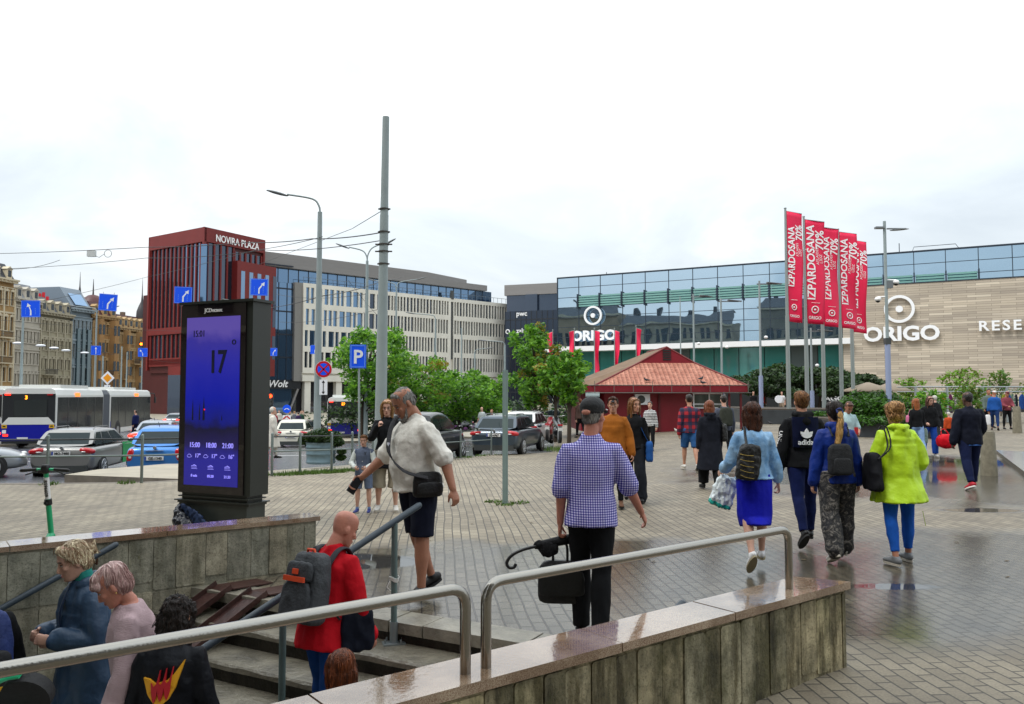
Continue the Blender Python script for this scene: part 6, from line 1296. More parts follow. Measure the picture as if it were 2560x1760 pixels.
for i, (a, b) in enumerate((('15:00', '17°'), ('18:00', '17°'), ('21:00', '16°'))):
    cx = x0 + sxx * (.20 + .31 * i); text(a, .095, SLt, scn, (cx, -.009, z0 + .50), sx=.9); text(b, .075, SLt, scn, (cx + .06, -.009, z0 + .365)); g = G(); P = [(cx - .09 + .03 * math.cos(q) * (1 + .5 * (q > 3.1)), -.009, z0 + .385 + .022 * math.sin(q)) for q in [k * .7 for k in range(10)]]; g.tube(P, .003, 5); g.ob('cloud_symbol', SLt, scn)
    g = G(); [g.b(cx - .05, cx + .05 - .01 * q, -.011, -.006, z0 + .215 + .018 * q, z0 + .220 + .018 * q) for q in range(3)]; g.tube([(cx - .04 + .04 * q, -.010, z0 + .25 + .02 * (q % 2)) for q in range(3)], .004, 5); g.ob('weather_bars', SLt, scn)
    text(('8 m/s', '05:20', '21:33')[i], .05, SLt, scn, (cx, -.009, z0 + .11))
for cx, h, w_ in ((.15, .30, .014), (.28, .24, .012), (.36, .32, .020), (.70, .08, .01)):
    X = x0 + cx * sxx; zb = z0 + .86; g = G(); g.add([(X - w_, -.010, zb), (X + w_, -.010, zb), (X + w_ * .8, -.010, zb + h * .45), (X, -.010, zb + h), (X - w_ * .8, -.010, zb + h * .45)], [(0, 1, 2, 3, 4)]); g.ob('spire_silhouette', M('spire dark', (.01, .01, .03), .5), scn)
g = G(); g.ell((x0 + .37 * sxx, -.008, z0 + 1.0), (.012, .004, .012)); g.ob('red_dot', M('red dot', '#e01030', .4, emit=1), scn)
text('JCDecaux', .075, WHITE, t, (x0 + sxx * .5, -.006, 2.865), bold=.006)
g = G(); g.tube([(.10, -.10, .25), (.2, -.13, .16), (.3, -.12, .04)], [.01, .05, .09], 8); bagm = G()
tb = thing('rubbish_bag', 'dark bin bag and blue sheet leaning against the base of the digital display', 'bag', tuple((K1 + kd * .35)) + (0,), krz)
g = G(); g.tube([(-.25, -.06, .30), (-.2, -.12, .20), (-.08, -.16, .08), (.10, -.15, .03)], [(.02, .02), (.07, .06), (.14, .09), (.12, .05)], 12, 0, dome=True); link('bag', remesh(g, .012, 1, .03, .07, [M('bin bag', (.012, .013, .018), .2, bump=.6, bs=20)]), tb)
g = G(); g.tube([(-.24, -.05, .30), (-.05, -.10, .24), (.15, -.12, .12), (.30, -.12, .03)], [(.02, .01), (.08, .02), (.10, .02), (.05, .02)], 12, 0, ref=(0, 0, 1), dome=True); link('sheet', remesh(g, .012, 1, .03, .06, [cloth('slate blue sheet', '#2c3a58', .6)]), tb)

# ------------------------------------------------ fence, posts, poles, signs
FN = M('galvanised fence tube', '#77827f', .4, metal=.4, var=.1)
def fpt(x): return Vector((x, Yf(x) - .22, hp(x, Yf(x) - .22)))
def fence(label, xs, hgt=.95, mat=FN):
    P = [fpt(x) for x in xs]; t = thing('pedestrian_rail', label, 'railing', P[0], 0, 'tube railings along the kerb'); iv = Matrix.Translation(-P[0])
    for p in P: g = G(); g.tube([p, p + Vector((0, 0, hgt))], .030, 10, dome=True); g.ob('post', mat, t, iv)
    for k, (q, m_) in enumerate(((.93, M('dark top rail', '#2a2e30', .4)), (.58, mat))): g = G(); g.tube([p + Vector((0, 0, hgt * q)) for p in P], .016 if k == 0 else .018, 8); g.ob('rail', m_, t, iv)
fence('tube railing left of the digital display in front of the grey and blue cars', [-13, -11.1, -9.15, -7.45, -6.2, -5.75]); fence('tube railing right of the display in front of the tub planter', [-5.45, -4.95, -4.35, -4.0]); fence('tube railing between the boy and the dark parked estate', [-3.65, -3.1, -2.4, -1.7, -.75], .95)
def pole(g, x, y, z0, z1, r0, r1, n=14): g.tube([(x, y, z0), (x, y, z1)], [r0, r1], n)
# thick pole
p = at(952, 900, 19.5); top = at(966.5, 296, 19.7); t = thing('utility_pole', 'tallest thick pale grey tubular pole behind the man in the white shirt', 'pole', (p.x, 19.5, hp(p.x, 19.5) - .05)); iv = Matrix.Translation(-Vector(t.location))
b0 = Vector(t.location); g = G(); tp = Vector((top.x, 19.6, top.z)); g.tube([b0, b0.lerp(tp, .45)], [.155, .125], 20); g.tube([b0.lerp(tp, .45), b0.lerp(tp, .72)], [.119, .105], 20); g.tube([b0.lerp(tp, .72), tp], [.099, .085], 20); g.ob('shaft', GREYPOLE, t, iv)
for q, w_ in ((.615, .03), (.635, .03), (.58, .02), (.67, .02), (.735, .02)):
    c = b0.lerp(tp, q); g = G(); g.tube([c, c + Vector((0, 0, .03))], .125 if q > .7 else .132, 18); g.box(c + Vector((0, -.0, .015)), (.42 if q in (.615, .635) else .3, .04, .03)); g.ob('clamp_band', M('dark clamp', '#3a3531', .6), t, iv)
SGB = M('sign blue', '#0b4fe0', .4, emit=.12); SGW = M('sign white', (.82, .84, .88), .45); SGR = M('sign red', '#c0101e', .4); SGBK = M('sign back grey', '#7a8082', .5)
def street_lamp(label, px, pyt, Y, arms, r=.09, z0=None, group=None, heads=True):
    tp = at(px, pyt, Y); z0 = hr(tp.x, Y) if z0 is None else z0; t = thing('street_lamp', label, 'street lamp', (tp.x, Y, z0), 0, group); h = tp.z - z0
    g = G(); pole(g, 0, 0, 0, h * .55, r, r * .85); pole(g, 0, 0, h * .55, h, r * .8, r * .6); g.ob('shaft', GREYPOLE, t)
    for dx, dz in arms:
        s = 1 if dx > 0 else -1
        g = G(); g.tube(catmull([(0, 0, h - .05), (s * .04, 0, h + .35 * dz), (s * .28, 0, h + .75 * dz), (dx, 0, h + dz)], 5), .035, 8); g.ob('arm', GREYPOLE, t)
        g = G(); g.ell((dx + s * .35, 0, h + dz * 1.08), (.42, .13, .05), 0, RY(-s * math.atan2(dz * .25, abs(dx) * .5)), 12, 6); g.ob('lamp_head', M('lamp head', '#6b7073', .4), t)
    return t
street_lamp('big street lamp with one long arm to the left, carrying the no stopping sign', 800, 530, 27.5, [(-1.15, .62)], .13, z0=-.35, heads=True)
s = bpy.data.objects[-1] if 0 else None
street_lamp('double armed street lamp just left of the tallest pole', 918, 652, 43, [(-1.0, .75), (.85, .95)], .12)
for i, (px, py, Y, arms) in enumerate(((991, 727, 62, [(-1.6, .8), (1.6, .9)]), (1089, 800, 62, [(-1.6, .5)]), (1154, 820, 78, []), (1187, 880, 70, [(.9, .3)]), (1262, 862, 60, [(-1.3, .3)]), (242, 785, 72, [(-1.9, .7), (1.3, .6)]), (58, 790, 52, []), (305, 866, 100, []), (318, 880, 110, []), (258, 890, 75, []), (1700, 742, 60, []))):
    street_lamp(('double armed lamp right of the tallest pole', 'single armed lamp above the middle trees', 'plain thin pole above the reddish tree', 'short hooked lamp among the trees', 'hooked lamp above the square post', 'double armed lamp right of the long bus', 'pole behind the roof of the long bus carrying a blue sign', 'thin pole left of the red building', 'thinner pole nearest the red building', 'post carrying the yellow diamond sign', 'thin pole rising behind the red kiosk roof')[i], px, py, Y, arms, .11 if i != 10 else .06, group='grey poles and lamps along the street')
for i, (px, y0, Y, dx) in enumerate(((1802, 746, 52, 0), (1898, 702, 48, 1), (2027, 820, 50, 0), (1345 * .351 * 0 + 1733, 735, 57, 0))):
    tp = at(px, y0, Y); z0 = .1; t = thing('plaza_pole', ('thin plaza pole behind the kiosk roof, left of the tall one', 'tall plaza pole with a small crossarm left of the banners', 'plaza pole between the first two banner poles', 'thin plaza pole with a camera behind the kiosk ridge')[i], 'pole', (tp.x, Y, z0), 0, 'plaza poles'); h = tp.z - z0
    g = G(); pole(g, 0, 0, 0, h * .33, .13, .13); g.ob('foot_section', M('lilac grey paint', '#8c97b4', .5), t); g = G(); pole(g, 0, 0, h * .33, h, .075, .06); g.ob('shaft', GREYPOLE, t)
    g = G(); g.box((.5, 0, h - .2), (1.3, .06, .07)); g.box((.9, 0, h - .15), (.9, .3, .05), 0, 0, RY(.1)); g.ob('lamp_head', M('lamp head'), t); g = G(); g.ell((.35, 0, h * .60), (.12, .12, .1)); g.ob('camera_dome', WHITE, t)
# lamp post in front of the stone wall
tp = at(2206, 553, 33); z0 = .12; t = thing('street_lamp', 'plaza lamp post with flat heads and camera domes in front of the pale stone wall', 'street lamp', (tp.x + .08, 33, z0)); h = tp.z - z0
g = G(); pole(g, 0, 0, 0, h * .44, .11, .11); g.ob('foot_section', M('lilac grey paint'), t); g = G(); pole(g, 0, 0, h * .44, h, .065, .06); g.ob('shaft', GREYPOLE, t); g = G(); g.box((0, 0, h * .435), (.22, .22, .26)); g.ob('junction_box', DGREY, t)
g = G(); g.box((-.22, 0, h - .28), (.34, .2, .08)); g.box((.5, 0, h - .32), (.8, .08, .05)); g.ell((.62, 0, h - .36), (.42, .15, .03), 0, RY(-.08)); g.ob('lamp_head', M('lamp head'), t)
for dx, dz, c in ((-.35, .63, 1), (.42, .71, 0)):
    g = G(); g.tube([(0, 0, h * dz + .12), (dx, 0, h * dz + .10)], .03, 8); g.ell((dx, 0, h * dz + .02), (.13, .13, .10)); q = g.ob('camera_dome', WHITE, t); g = G(); g.ell((dx, 0, h * dz - .05), (.09, .09, .08)); g.ob('lens', BLACK, q)
g = G(); g.box((.13, 0, h * .70), (.24, .2, .3)); g.ob('control_box', M('lamp head'), t)
# square post
p = gz(1263, 1260); t = thing('metal_post', 'green grey square steel post standing alone on the paving', 'post', (p.x, p.y, 0)); g = G(); g.b(-.045, .045, -.045, .045, 0, 2.17); g.b(-.02, .02, -.049, -.045, .05, 2.15); g.ob('shaft', M('celadon painted steel', '#7f9390', .45, var=.08), t)
g = G(); [g.tube([(sx * .05, 0, z), (sx * .062, 0, z)], .012, 8) for sx in (-1, 1) for z in (.16, .20, 2.02, 2.10)]; g.ell((0, -.05, 1.42), (.012, .006, .02)); g.ob('bolts', RIM, t)
for i, (px, y0, y1, w_, Y, z) in enumerate(((2470, 1078, 1203, 35, 17.6, -.05), (2544, 1016, 1079, 19, 34.0, .12))):
    p = at(px, 1100, Y); h = at(px, y0, Y).z - z; t = thing('bollard', ('nearer tapered concrete bollard beside the man in the navy jacket', 'further concrete bollard with a bird on top')[i], 'bollard', (p.x, Y, z)); r = w_ / F * Y / 2; g = G(); g.tube([(0, 0, 0), (0, 0, h - .05), (0, 0, h)], [r * 1.12, r * .88, r * .78], 20); g.ob('shaft', M('bollard concrete', '#756f5e', .8, bump=.5, var=.3, vs=9), t)
# signs
def panel(t, c, w, h, mat, yy=0, th=.02, rim=True):
    g = G(); g.box((c[0], c[1] + yy, c[2]), (w, th, h)); 
    o = g.ob('panel', mat, t)
    if rim:
        g = G(); [g.box((c[0] + a, c[1] + yy - th / 2 - .004, c[2] + b), (ww, .008, hh)) for a, b, ww, hh in ((0, h / 2 - .03, w - .04, .018), (0, -h / 2 + .03, w - .04, .018), (w / 2 - .03, 0, .018, h - .04), (-w / 2 + .03, 0, .018, h - .04))]; g.ob('border', M('sign pale blue', '#6fa0f0', .5), o)
    return o
def lane_sign(label, px, py, Y, size, bendx=1, group='blue lane signs', tilt=0):
    c = at(px, py, Y); s = size / F * Y; t = thing('lane_sign', label, 'road sign', c, 0, group); t.rotation_euler = (0, R(tilt), math.atan2(-c.x, c.y) * .6)
    panel(t, (0, 0, 0), s, s, SGB, rim=True, th=.03)
    P = [(-.04, -.40), (.04, -.40), (.04, -.12), (.17 * bendx + .035, .12), (.17 * bendx - .03, .15), (-.04, -.08)] if bendx else [(-.035, -.4), (.035, -.4), (.035, .2), (-.035, .2)]
    a = Vector((.19 * bendx, .13)); d = (Vector((.17 * bendx, .26)).normalized() if bendx else Vector((0, 1))); 
    if not bendx: a = Vector((0, .15))
    n = Vector((-d.y, d.x)); H_ = [a + n * .12, a - n * .12, a + d * .22]
    g = G()
    for Q in (P, [(v.x, v.y) for v in H_]): k = len(Q); g.add([(q[0] * s, -.022, q[1] * s) for q in Q], [tuple(range(k))])
    g.ob('arrow', SGW, t); g = G(); [g.box((xx * s, -.022, (zz - .3) * s), (.03 * s, .004, .05 * s)) for xx in (-.27, .24) for zz in (0, .1, .2, .3)]; g.ob('lane_dashes', M('sign pale blue'), t)
    g = G(); [g.tube([(sx * s * .3, .03, s * .5), (sx * s * .3, .03, s * .62)], .012, 6) for sx in (-1, 1)]; g.ob('hanger', SGBK, t)
for i, a in enumerate(((77, 772, 48, 42, -.5), (270, 756, 48, 42, 1), (458, 738, 44, 42, 1), (648, 718, 44, 42, 1), (240, 876, 70, 23, 0), (357, 881, 78, 22, -1), (683, 880, 78, 20, 1), (787, 874, 70, 22, 1), (898, 864, 70, 26, 1))):
    lane_sign(('lane sign at the far left with a left bending arrow', 'lane sign above the long bus with a right bending arrow', 'lane sign above the top left corner of the digital display', 'lane sign above the top right corner of the digital display', 'small lane sign with a straight arrow on a lamp post', 'small lane sign hanging below the amber signal by the red building', 'small lane sign just right of the digital display', 'small lane sign just left of the no stopping pole', 'small lane sign half hidden behind the parking sign')[i], *a[:4], bendx=a[4], tilt=(-2, 3, 1, 1, 0, 0, 0, 0, 0)[i])
c = at(895, 891, 21.0); t = thing('parking_sign', 'blue parking sign with a white P on a thin grey post', 'road sign', (c.x, 21, hp(c.x, 21) - .05)); t.rotation_euler[2] = R(8); h = c.z - t.location.z
g = G(); g.tube([(.06, .03, 0), (.02, .03, h + .3)], .028, 10); g.ob('post', GREYPOLE, t); o = panel(t, (0, 0, h), .42, .62, SGB, rim=True, th=.03); text('P', .50, SGW, o, (0, -.022, h - .18), bold=.02, depth=.006)
c = at(809, 923, 27.3); t = thing('no_stopping_sign', 'round red and blue no stopping sign with an arrow plate below', 'road sign', (c.x, 27.3, c.z)); 
g = G(); g.tube([(0, .0, 0), (0, .02, 0)], .29, 32); g.ob('sign_back', SGW, t); g = G(); g.tube([(0, -.006, 0), (0, .0, 0)], .28, 32); g.ob('red_disc', SGR, t); g = G(); g.tube([(0, -.012, 0), (0, -.006, 0)], .205, 32); g.ob('blue_disc', SGB, t)
g = G(); [g.box((0, -.016, 0), (.45, .006, .055), 0, 0, RY(a)) for a in (R(45), R(-45))]; g.ob('cross', SGR, t)
c2 = at(809, 968, 27.3).z - c.z; o = panel(t, (0, 0, c2), .27, .52, SGW, rim=False); g = G(); g.box((0, -.014, c2), (.025, .006, .34))
for s_ in (-1, 1): g.add([(-.055, -.015, c2 + s_ * .15), (.055, -.015, c2 + s_ * .15), (0, -.015, c2 + s_ * .24)], [(0, 1, 2)])
g.ob('arrow', BLACK, o)
c = at(269, 945, 70); t = thing('priority_sign', 'yellow diamond priority road sign with a bend plate below', 'road sign', c); q = Matrix.Rotation(R(45), 3, 'Y'); g = G(); g.box((0, 0, 0), (.86, .03, .86), 0, 0, q); g.ob('diamond_back', SGW, t); g = G(); g.box((0, -.02, 0), (.55, .01, .55), 0, 0, q); g.ob('diamond', M('sign amber', '#f09a10', .5), t)
g = G(); g.box((0, -.01, -.86), (.52, .03, .50)); o = g.ob('plate', SGW, t); g = G(); g.tube([(-.18, -.03, -.84), (0, -.03, -.85), (.06, -.03, -.92), (.06, -.03, -1.08)], .03, 8); g.tube([(.06, -.03, -.8), (.15, -.03, -.68)], .015, 6); g.ob('bend_mark', BLACK, o)
c = at(717, 1022, 58); t = thing('direction_sign', 'round blue keep side sign above the red and white chevron board', 'road sign', (c.x, 58, -.83)); h = c.z + .83; g = G(); g.tube([(0, .05, 0), (0, .05, h)], .03, 8); g.ob('post', GREYPOLE, t); g = G(); g.tube([(0, 0, h), (0, .02, h)], .30, 26); g.ob('disc', SGB, t)
g = G(); [g.box((s_ * .10, -.01, h - .02), (.20, .01, .05), 0, 0, RY(s_ * .6)) for s_ in (-1, 1)]; g.ob('arrow', SGW, t); ch = at(717, 1050, 58).z + .83; g = G(); g.b(-.3, .3, 0, .02, ch - .45, ch + .35); o = g.ob('chevron_board', SGW, t); g = G()
for q in range(3): [g.box((s_ * .13, -.01, ch - .3 + q * .24), (.30, .01, .09), 0, 0, RY(s_ * .75)) for s_ in (-1, 1)]
g.ob('chevrons', SGR, o)
def signal(label, px, py, Y, col, em):
    c = at(px, py, Y); t = thing('traffic_signal', label, 'traffic light', c); g = G(); g.b(-.16, .16, 0, .22, -.75, .22); g.ob('housing', BLACK, t); g = G(); g.tube([(0, -.01, 0), (0, .0, 0)], .13, 16); g.ob('lit_lamp', M(em, col, .4, emit=8), t)
    g = G(); [g.tube([(0, -.01, z), (0, 0, z)], .12, 16) for z in (-.27, -.54)]; g.ob('dark_lamps', DGREY, t); g = G(); g.tube([(0, .3, c.z * 0 + .2), (0, .3, -c.z - .9)], .06, 8); g.ob('post', GREYPOLE, t)
signal('traffic light showing red at the right edge of the digital display', 676, 990, 56, '#ff3010', 'lit red'); signal('traffic light with an amber lamp by the red building above a small lane sign', 353, 860, 78, '#ff5a10', 'lit amber')
# planter tub
p = at(803, 1100, 23.4); z = hp(p.x, 23.4) + .0; t = thing('tub_planter', 'round ribbed blue grey tub planter with a spreading conifer', 'planter', (p.x, 23.4, z)); TM_ = M('tub paint', '#5f7680', .5, bump=.2, var=.15)
g = G(); g.tube([(0, 0, .0), (0, 0, .06), (0, 0, .08), (0, 0, .26), (0, 0, .28), (0, 0, .31), (0, 0, .46), (0, 0, .48), (0, 0, .51), (0, 0, .60), (0, 0, .62), (0, 0, .60)], [.40, .43, .41, .42, .44, .42, .43, .45, .43, .44, .46, .38], 28); g.ob('tub', TM_, t)
def leafcloud(g, c, r, n, s=.08, mi=(0, 1), flat=0, shell=.35, seedv=0, droop=0):
    rnd = random.Random(seedv); c = Vector(c)
    for _ in range(n):
        th = rnd.random() * 6.283; u = rnd.uniform(-1, 1); q = (1 - u * u) ** .5; d = Vector((q * math.cos(th), q * math.sin(th), u)); k = 1 - shell * rnd.random() ** 1.5 * 2; p = c + Vector((d.x * r[0], d.y * r[1], d.z * r[2])) * k
        a = Vector((rnd.gauss(0, 1), rnd.gauss(0, 1), rnd.gauss(0, .6) - droop)).normalized(); b_ = a.cross(Vector((rnd.gauss(0, 1), rnd.gauss(0, 1), rnd.gauss(0, 1)))).normalized(); s_ = s * rnd.uniform(.6, 1.4); w = s_ * .45
        g.add([p - a * s_, p + b_ * w, p + a * s_, p - b_ * w], [(0, 1, 2, 3)], mi[0] if rnd.random() < .5 else mi[1])
def leafm(name, c, t_=.25):
    m = M(name, c, .55, var=.35, vs=1.1); tt, N, L, b = nodes(m); o = tt.nodes['Material Output']; tr = N('ShaderNodeBsdfTranslucent'); tr.inputs[0].default_value = (*[min(1, v * 1.6) for v in (rgb(c))], 1); x = N('ShaderNodeMixShader'); x.inputs[0].default_value = t_; L(b.outputs[0], x.inputs[1]); L(tr.outputs[0], x.inputs[2]); L(x.outputs[0], o.inputs[0]); return m
CONA = leafm('conifer needles', '#2f4a14'); CONB = leafm('conifer needles dark', '#1a3010')
g = G()
for q, (a, b, cc, r) in enumerate(((0, 0, .78, .42), (-.25, 0, .74, .3), (.3, 0, .76, .32), (.5, -.1, .62, .2), (-.45, 0, .68, .22), (.62, -.1, .35, .13), (.60, -.1, .18, .14), (.1, -.2, .72, .3))): leafcloud(g, (a, b, cc), (r, r, r * .6), 900, .045, seedv=q)
g.ob('conifer', [CONA, CONB], t)
# wires
WR = M('overhead wire', (.03, .03, .032), .6)
def wire(label, pts, r=.016, sag=.0, name='overhead_wire'):
    P = []
    for (a, b) in zip(pts, pts[1:]):
        a = at(*a); b = at(*b)
        for k in range(8): q = a.lerp(b, k / 8); q.z -= sag * 4 * (k / 8) * (1 - k / 8); P.append(q)
    P.append(at(*pts[-1])); p0 = P[0]; g = G(); g.tube([p - p0 for p in P], r, 5); o = g.ob(name, WR); o.location = p0; tag(o, label, 'wire', 'tram and trolley wires')
wire('upper wire from the tallest pole to the left edge, passing over the red building', [(955, 581, 19.6), (780, 597, 24), (620, 606, 30), (366, 618, 36), (-60, 635, 46)], .015, .05); wire('second wire from the tallest pole to the left edge', [(955, 601, 19.6), (660, 625, 30), (366, 645, 36), (-60, 674, 46)], .012, .1)
wire('wire rising from the lane sign to the red building corner', [(-60, 742, 46), (115, 752, 50), (366, 693, 60), (640, 625, 40), (806, 592, 27)], .013, .05); wire('short wire from the tall pole down left to the red building', [(953, 528, 19.6), (880, 572, 26), (650, 660, 60)], .010); wire('wire between the big lamp and the double armed lamp', [(660, 770, 60), (806, 740, 27.6), (960, 700, 40), (1010, 690, 62)], .016, .1)
for i, (a, b) in enumerate((((0, 800, 60), (560, 828, 110)), ((0, 850, 60), (370, 890, 110)), ((-20, 828, 55), (330, 886, 110)), ((380, 900, 100), (560, 905, 110)), ((690, 735, 70), (920, 735, 43)), ((700, 805, 70), (960, 770, 45)), ((870, 700, 60), (1010, 850, 62)), ((150, 650, 50), (-30, 668, 45)))):
    wire('thin trolley wire %s' % ('crossing low over the old buildings, upper left', 'crossing low over the bus roof', 'holding the row of small hanging lamps', 'low in front of the red building', 'left of the double armed lamp, upper', 'left of the double armed lamp, lower', 'slanting down behind the tallest pole', 'near the white box on the cable')[i] if 0 else 'thin trolley wire ' + ('crossing low over the old buildings', 'crossing low over the bus roof', 'holding the row of small hanging lamps', 'low in front of the red building', 'left of the double armed lamp, upper one', 'left of the double armed lamp, lower one', 'slanting down behind the tallest pole', 'beside the white box on the cable')[i], [a, b], .014, .3)
c = at(229, 634, 41); t = thing('cable_box', 'pale grey box hanging on the overhead cable with a loop of cable', 'box', c); g = G(); g.box((0, 0, 0), (.40, .2, .32)); g.ob('box', M('pale box', '#c4c6c4', .5), t); g = G(); g.tube([(.85 + .19 * math.cos(a), 0, .0 + .19 * math.sin(a)) for a in [k * .4 for k in range(17)]], .012, 5); g.tube([(.2, 0, -.12), (.4, 0, -.2), (.66, 0, -.02)], .012, 5); g.ob('cable_loop', WR, t)
for i, px in enumerate((45, 102, 135, 165, 212)): c = at(px, 858 + i * 6, 60 + i * 4); t = thing('hanging_lamp', 'small white lamp hanging on a trolley wire, number %s from the left' % ('one', 'two', 'three', 'four', 'five')[i], 'street lamp', c, 0, 'lamps hung on the wires'); g = G(); g.ell((0, 0, 0), (.42, .2, .10)); g.ob('lamp_body', SGW, t)
# big banner poles
BAN = M('crimson banner', '#e01048', .6, bump=.3, bs=3, var=.12, vs=.6); BAP = M('banner pink shape', '#d34a68', .6)
def banner(label, px, pyt, Y, pyf0, pyf1, wpx, grp, txt=True, side=1, pyb=None, wave=.16, ph=0, zb=.2):
    tp = at(px, pyt, Y); t = thing('banner_pole', label, 'flagpole', (tp.x, Y, zb), 0, grp); h = tp.z - zb; g = G(); kr = 1 if txt else .6; pole(g, 0, 0, 0, h * .5, .13 * kr, .11 * kr); pole(g, 0, 0, h * .5, h, .095 * kr, .06 * kr); g.ell((0, 0, h + .03), (.08, .08, .05)); g.ob('pole', M('pole metal', '#8d9694', .4, metal=.3), t)
    z1 = at(px, pyf0, Y).z - zb; z0 = at(px, pyf1, Y).z - zb; w = wpx / F * Y; H_ = z1 - z0
    def f(u, v):  # u 0..w , v 0..H_
        a = v / H_; k = (1 - a); yy = wave * math.sin(u / w * 3.0 + a * 5 + ph) * (.3 + k) * (u / w + .15); sq = 1 - (.22 if txt else .62) * k * (math.sin(a * 7 + ph) * .5 + .5)
        return Vector((side * (u * sq + .05), yy - .02, z0 + v + side * 0 - (u / w) * .16 * (1 if a > .5 else .6)))
    g = G(); nu, nv = 6, 26; vs = [f(w * i / nu, H_ * j / nv) for j in range(nv + 1) for i in range(nu + 1)]; g.add(vs, [(j * (nu + 1) + i, j * (nu + 1) + i + 1, (j + 1) * (nu + 1) + i + 1, (j + 1) * (nu + 1) + i) for j in range(nv) for i in range(nu)], 0, True); fl = g.ob('banner', BAN, t); m_ = fl.modifiers.new('s', 'SOLIDIFY'); m_.thickness = .012
    g = G(); g.tube([(0, 0, z1 + .02), f(w, H_) + Vector((0, 0, .02))], .02, 6); g.ob('banner_arm', M('pole metal'), t)
    if txt:
        def put(s_, size, u, v, bold=.02, rot=True):
            q = textgeo(s_, size, bold=bold, depth=.004); vv = []
            for x, y, z in q.v: vv.append(f(u - (z if rot else -x), v + (x if rot else z)) + Vector((0, -.022 + y * .5, 0)))
            q.v = [tuple(a) for a in vv]; q.ob('banner_lettering', WHITE, fl)
        put('IZPĀRDOSANA', w * .56, w * .46, H_ * .59, .02); put('v', w * .32, w * .46 - w * .43, H_ * .59 + w * .56 * 1.13, .0); put('70%', w * .60, w * .96, H_ * .82, .02); put('ATLAIDES', w * .20, w * .68, H_ * .66, 0); put('LĪDZ', w * .20, w * .88, H_ * .64, 0); put('ORIGO', w * .22, w * .5, H_ * .045, .02, False)
        g = G(); n = 18; [g.tube([f(w * .5 + r_ * math.cos(a), H_ * .135 + r_ * math.sin(a)) + Vector((0, -.025, 0)) for a in [2 * math.pi * k / n for k in range(n + 1)]], th, 5) for r_, th in ((w * .17, w * .028), (w * .02, w * .04))]; g.ob('ring_mark', WHITE, fl); g = G(); g.tube([f(w * .28, H_ * .20) + Vector((0, -.025, 0)), f(w * .72, H_ * .20) + Vector((0, -.025, 0))], .012, 5); g.ob('line_mark', WHITE, fl)
    return t
for i, (px, pyt, Y, w_) in enumerate(((1963, 522, 44, 40), (2009, 543, 46, 50), (2051, 562, 48, 42), (2095, 574, 49.5, 44), (2124, 594, 51.5, 40))):
    banner(('first and tallest', 'second', 'third', 'fourth', 'fifth and lowest')[i] + ' crimson sale banner from the left on a tall pole', px, pyt, Y, pyt + 6, (803, 808, 815, 820, 830)[i], w_, 'crimson sale banners', ph=i * 1.3)
for i, (px, y0, y1) in enumerate(((1382, 830, 905), (1436, 826, 915), (1486, 826, 935), (1536, 826, 925), (1590, 820, 890))):
    banner('distant crimson banner in front of the glass building, ' + ('at its left corner', 'below the first letter of the sign', 'over the middle letter of the sign', 'over the last letter of the sign', 'right of the sign')[i], px, y0 - 4, 78, y0, y1, 12, 'distant crimson banners', txt=False, side=(-1, -1, 1, 1, 1)[i] if i != 2 else 1, wave=.3, ph=i * 2)
# ------------------------------------------------ buildings
DG = glass('dark window glass', (.012, .016, .024), (.55, .70, .95), .10, .04); BGS = glass('blue facade glass', (.012, .03, .06), (.42, .66, .98), .34, .03, .02, .2)
WIN = glass('old window glass', (.012, .014, .016), (.7, .8, .9), .05, .05)
def base_frame(pxa, Ya, pxb, Yb):
    a = at(pxa, 900, Ya); b = at(pxb, 900, Yb); d = Vector((b.x - a.x, b.y - a.y)); return Vector((a.x, a.y, -1.6)), math.atan2(d.y, d.x), d.length
def zt(py, Y): return at(1280, py, Y).z + 1.6
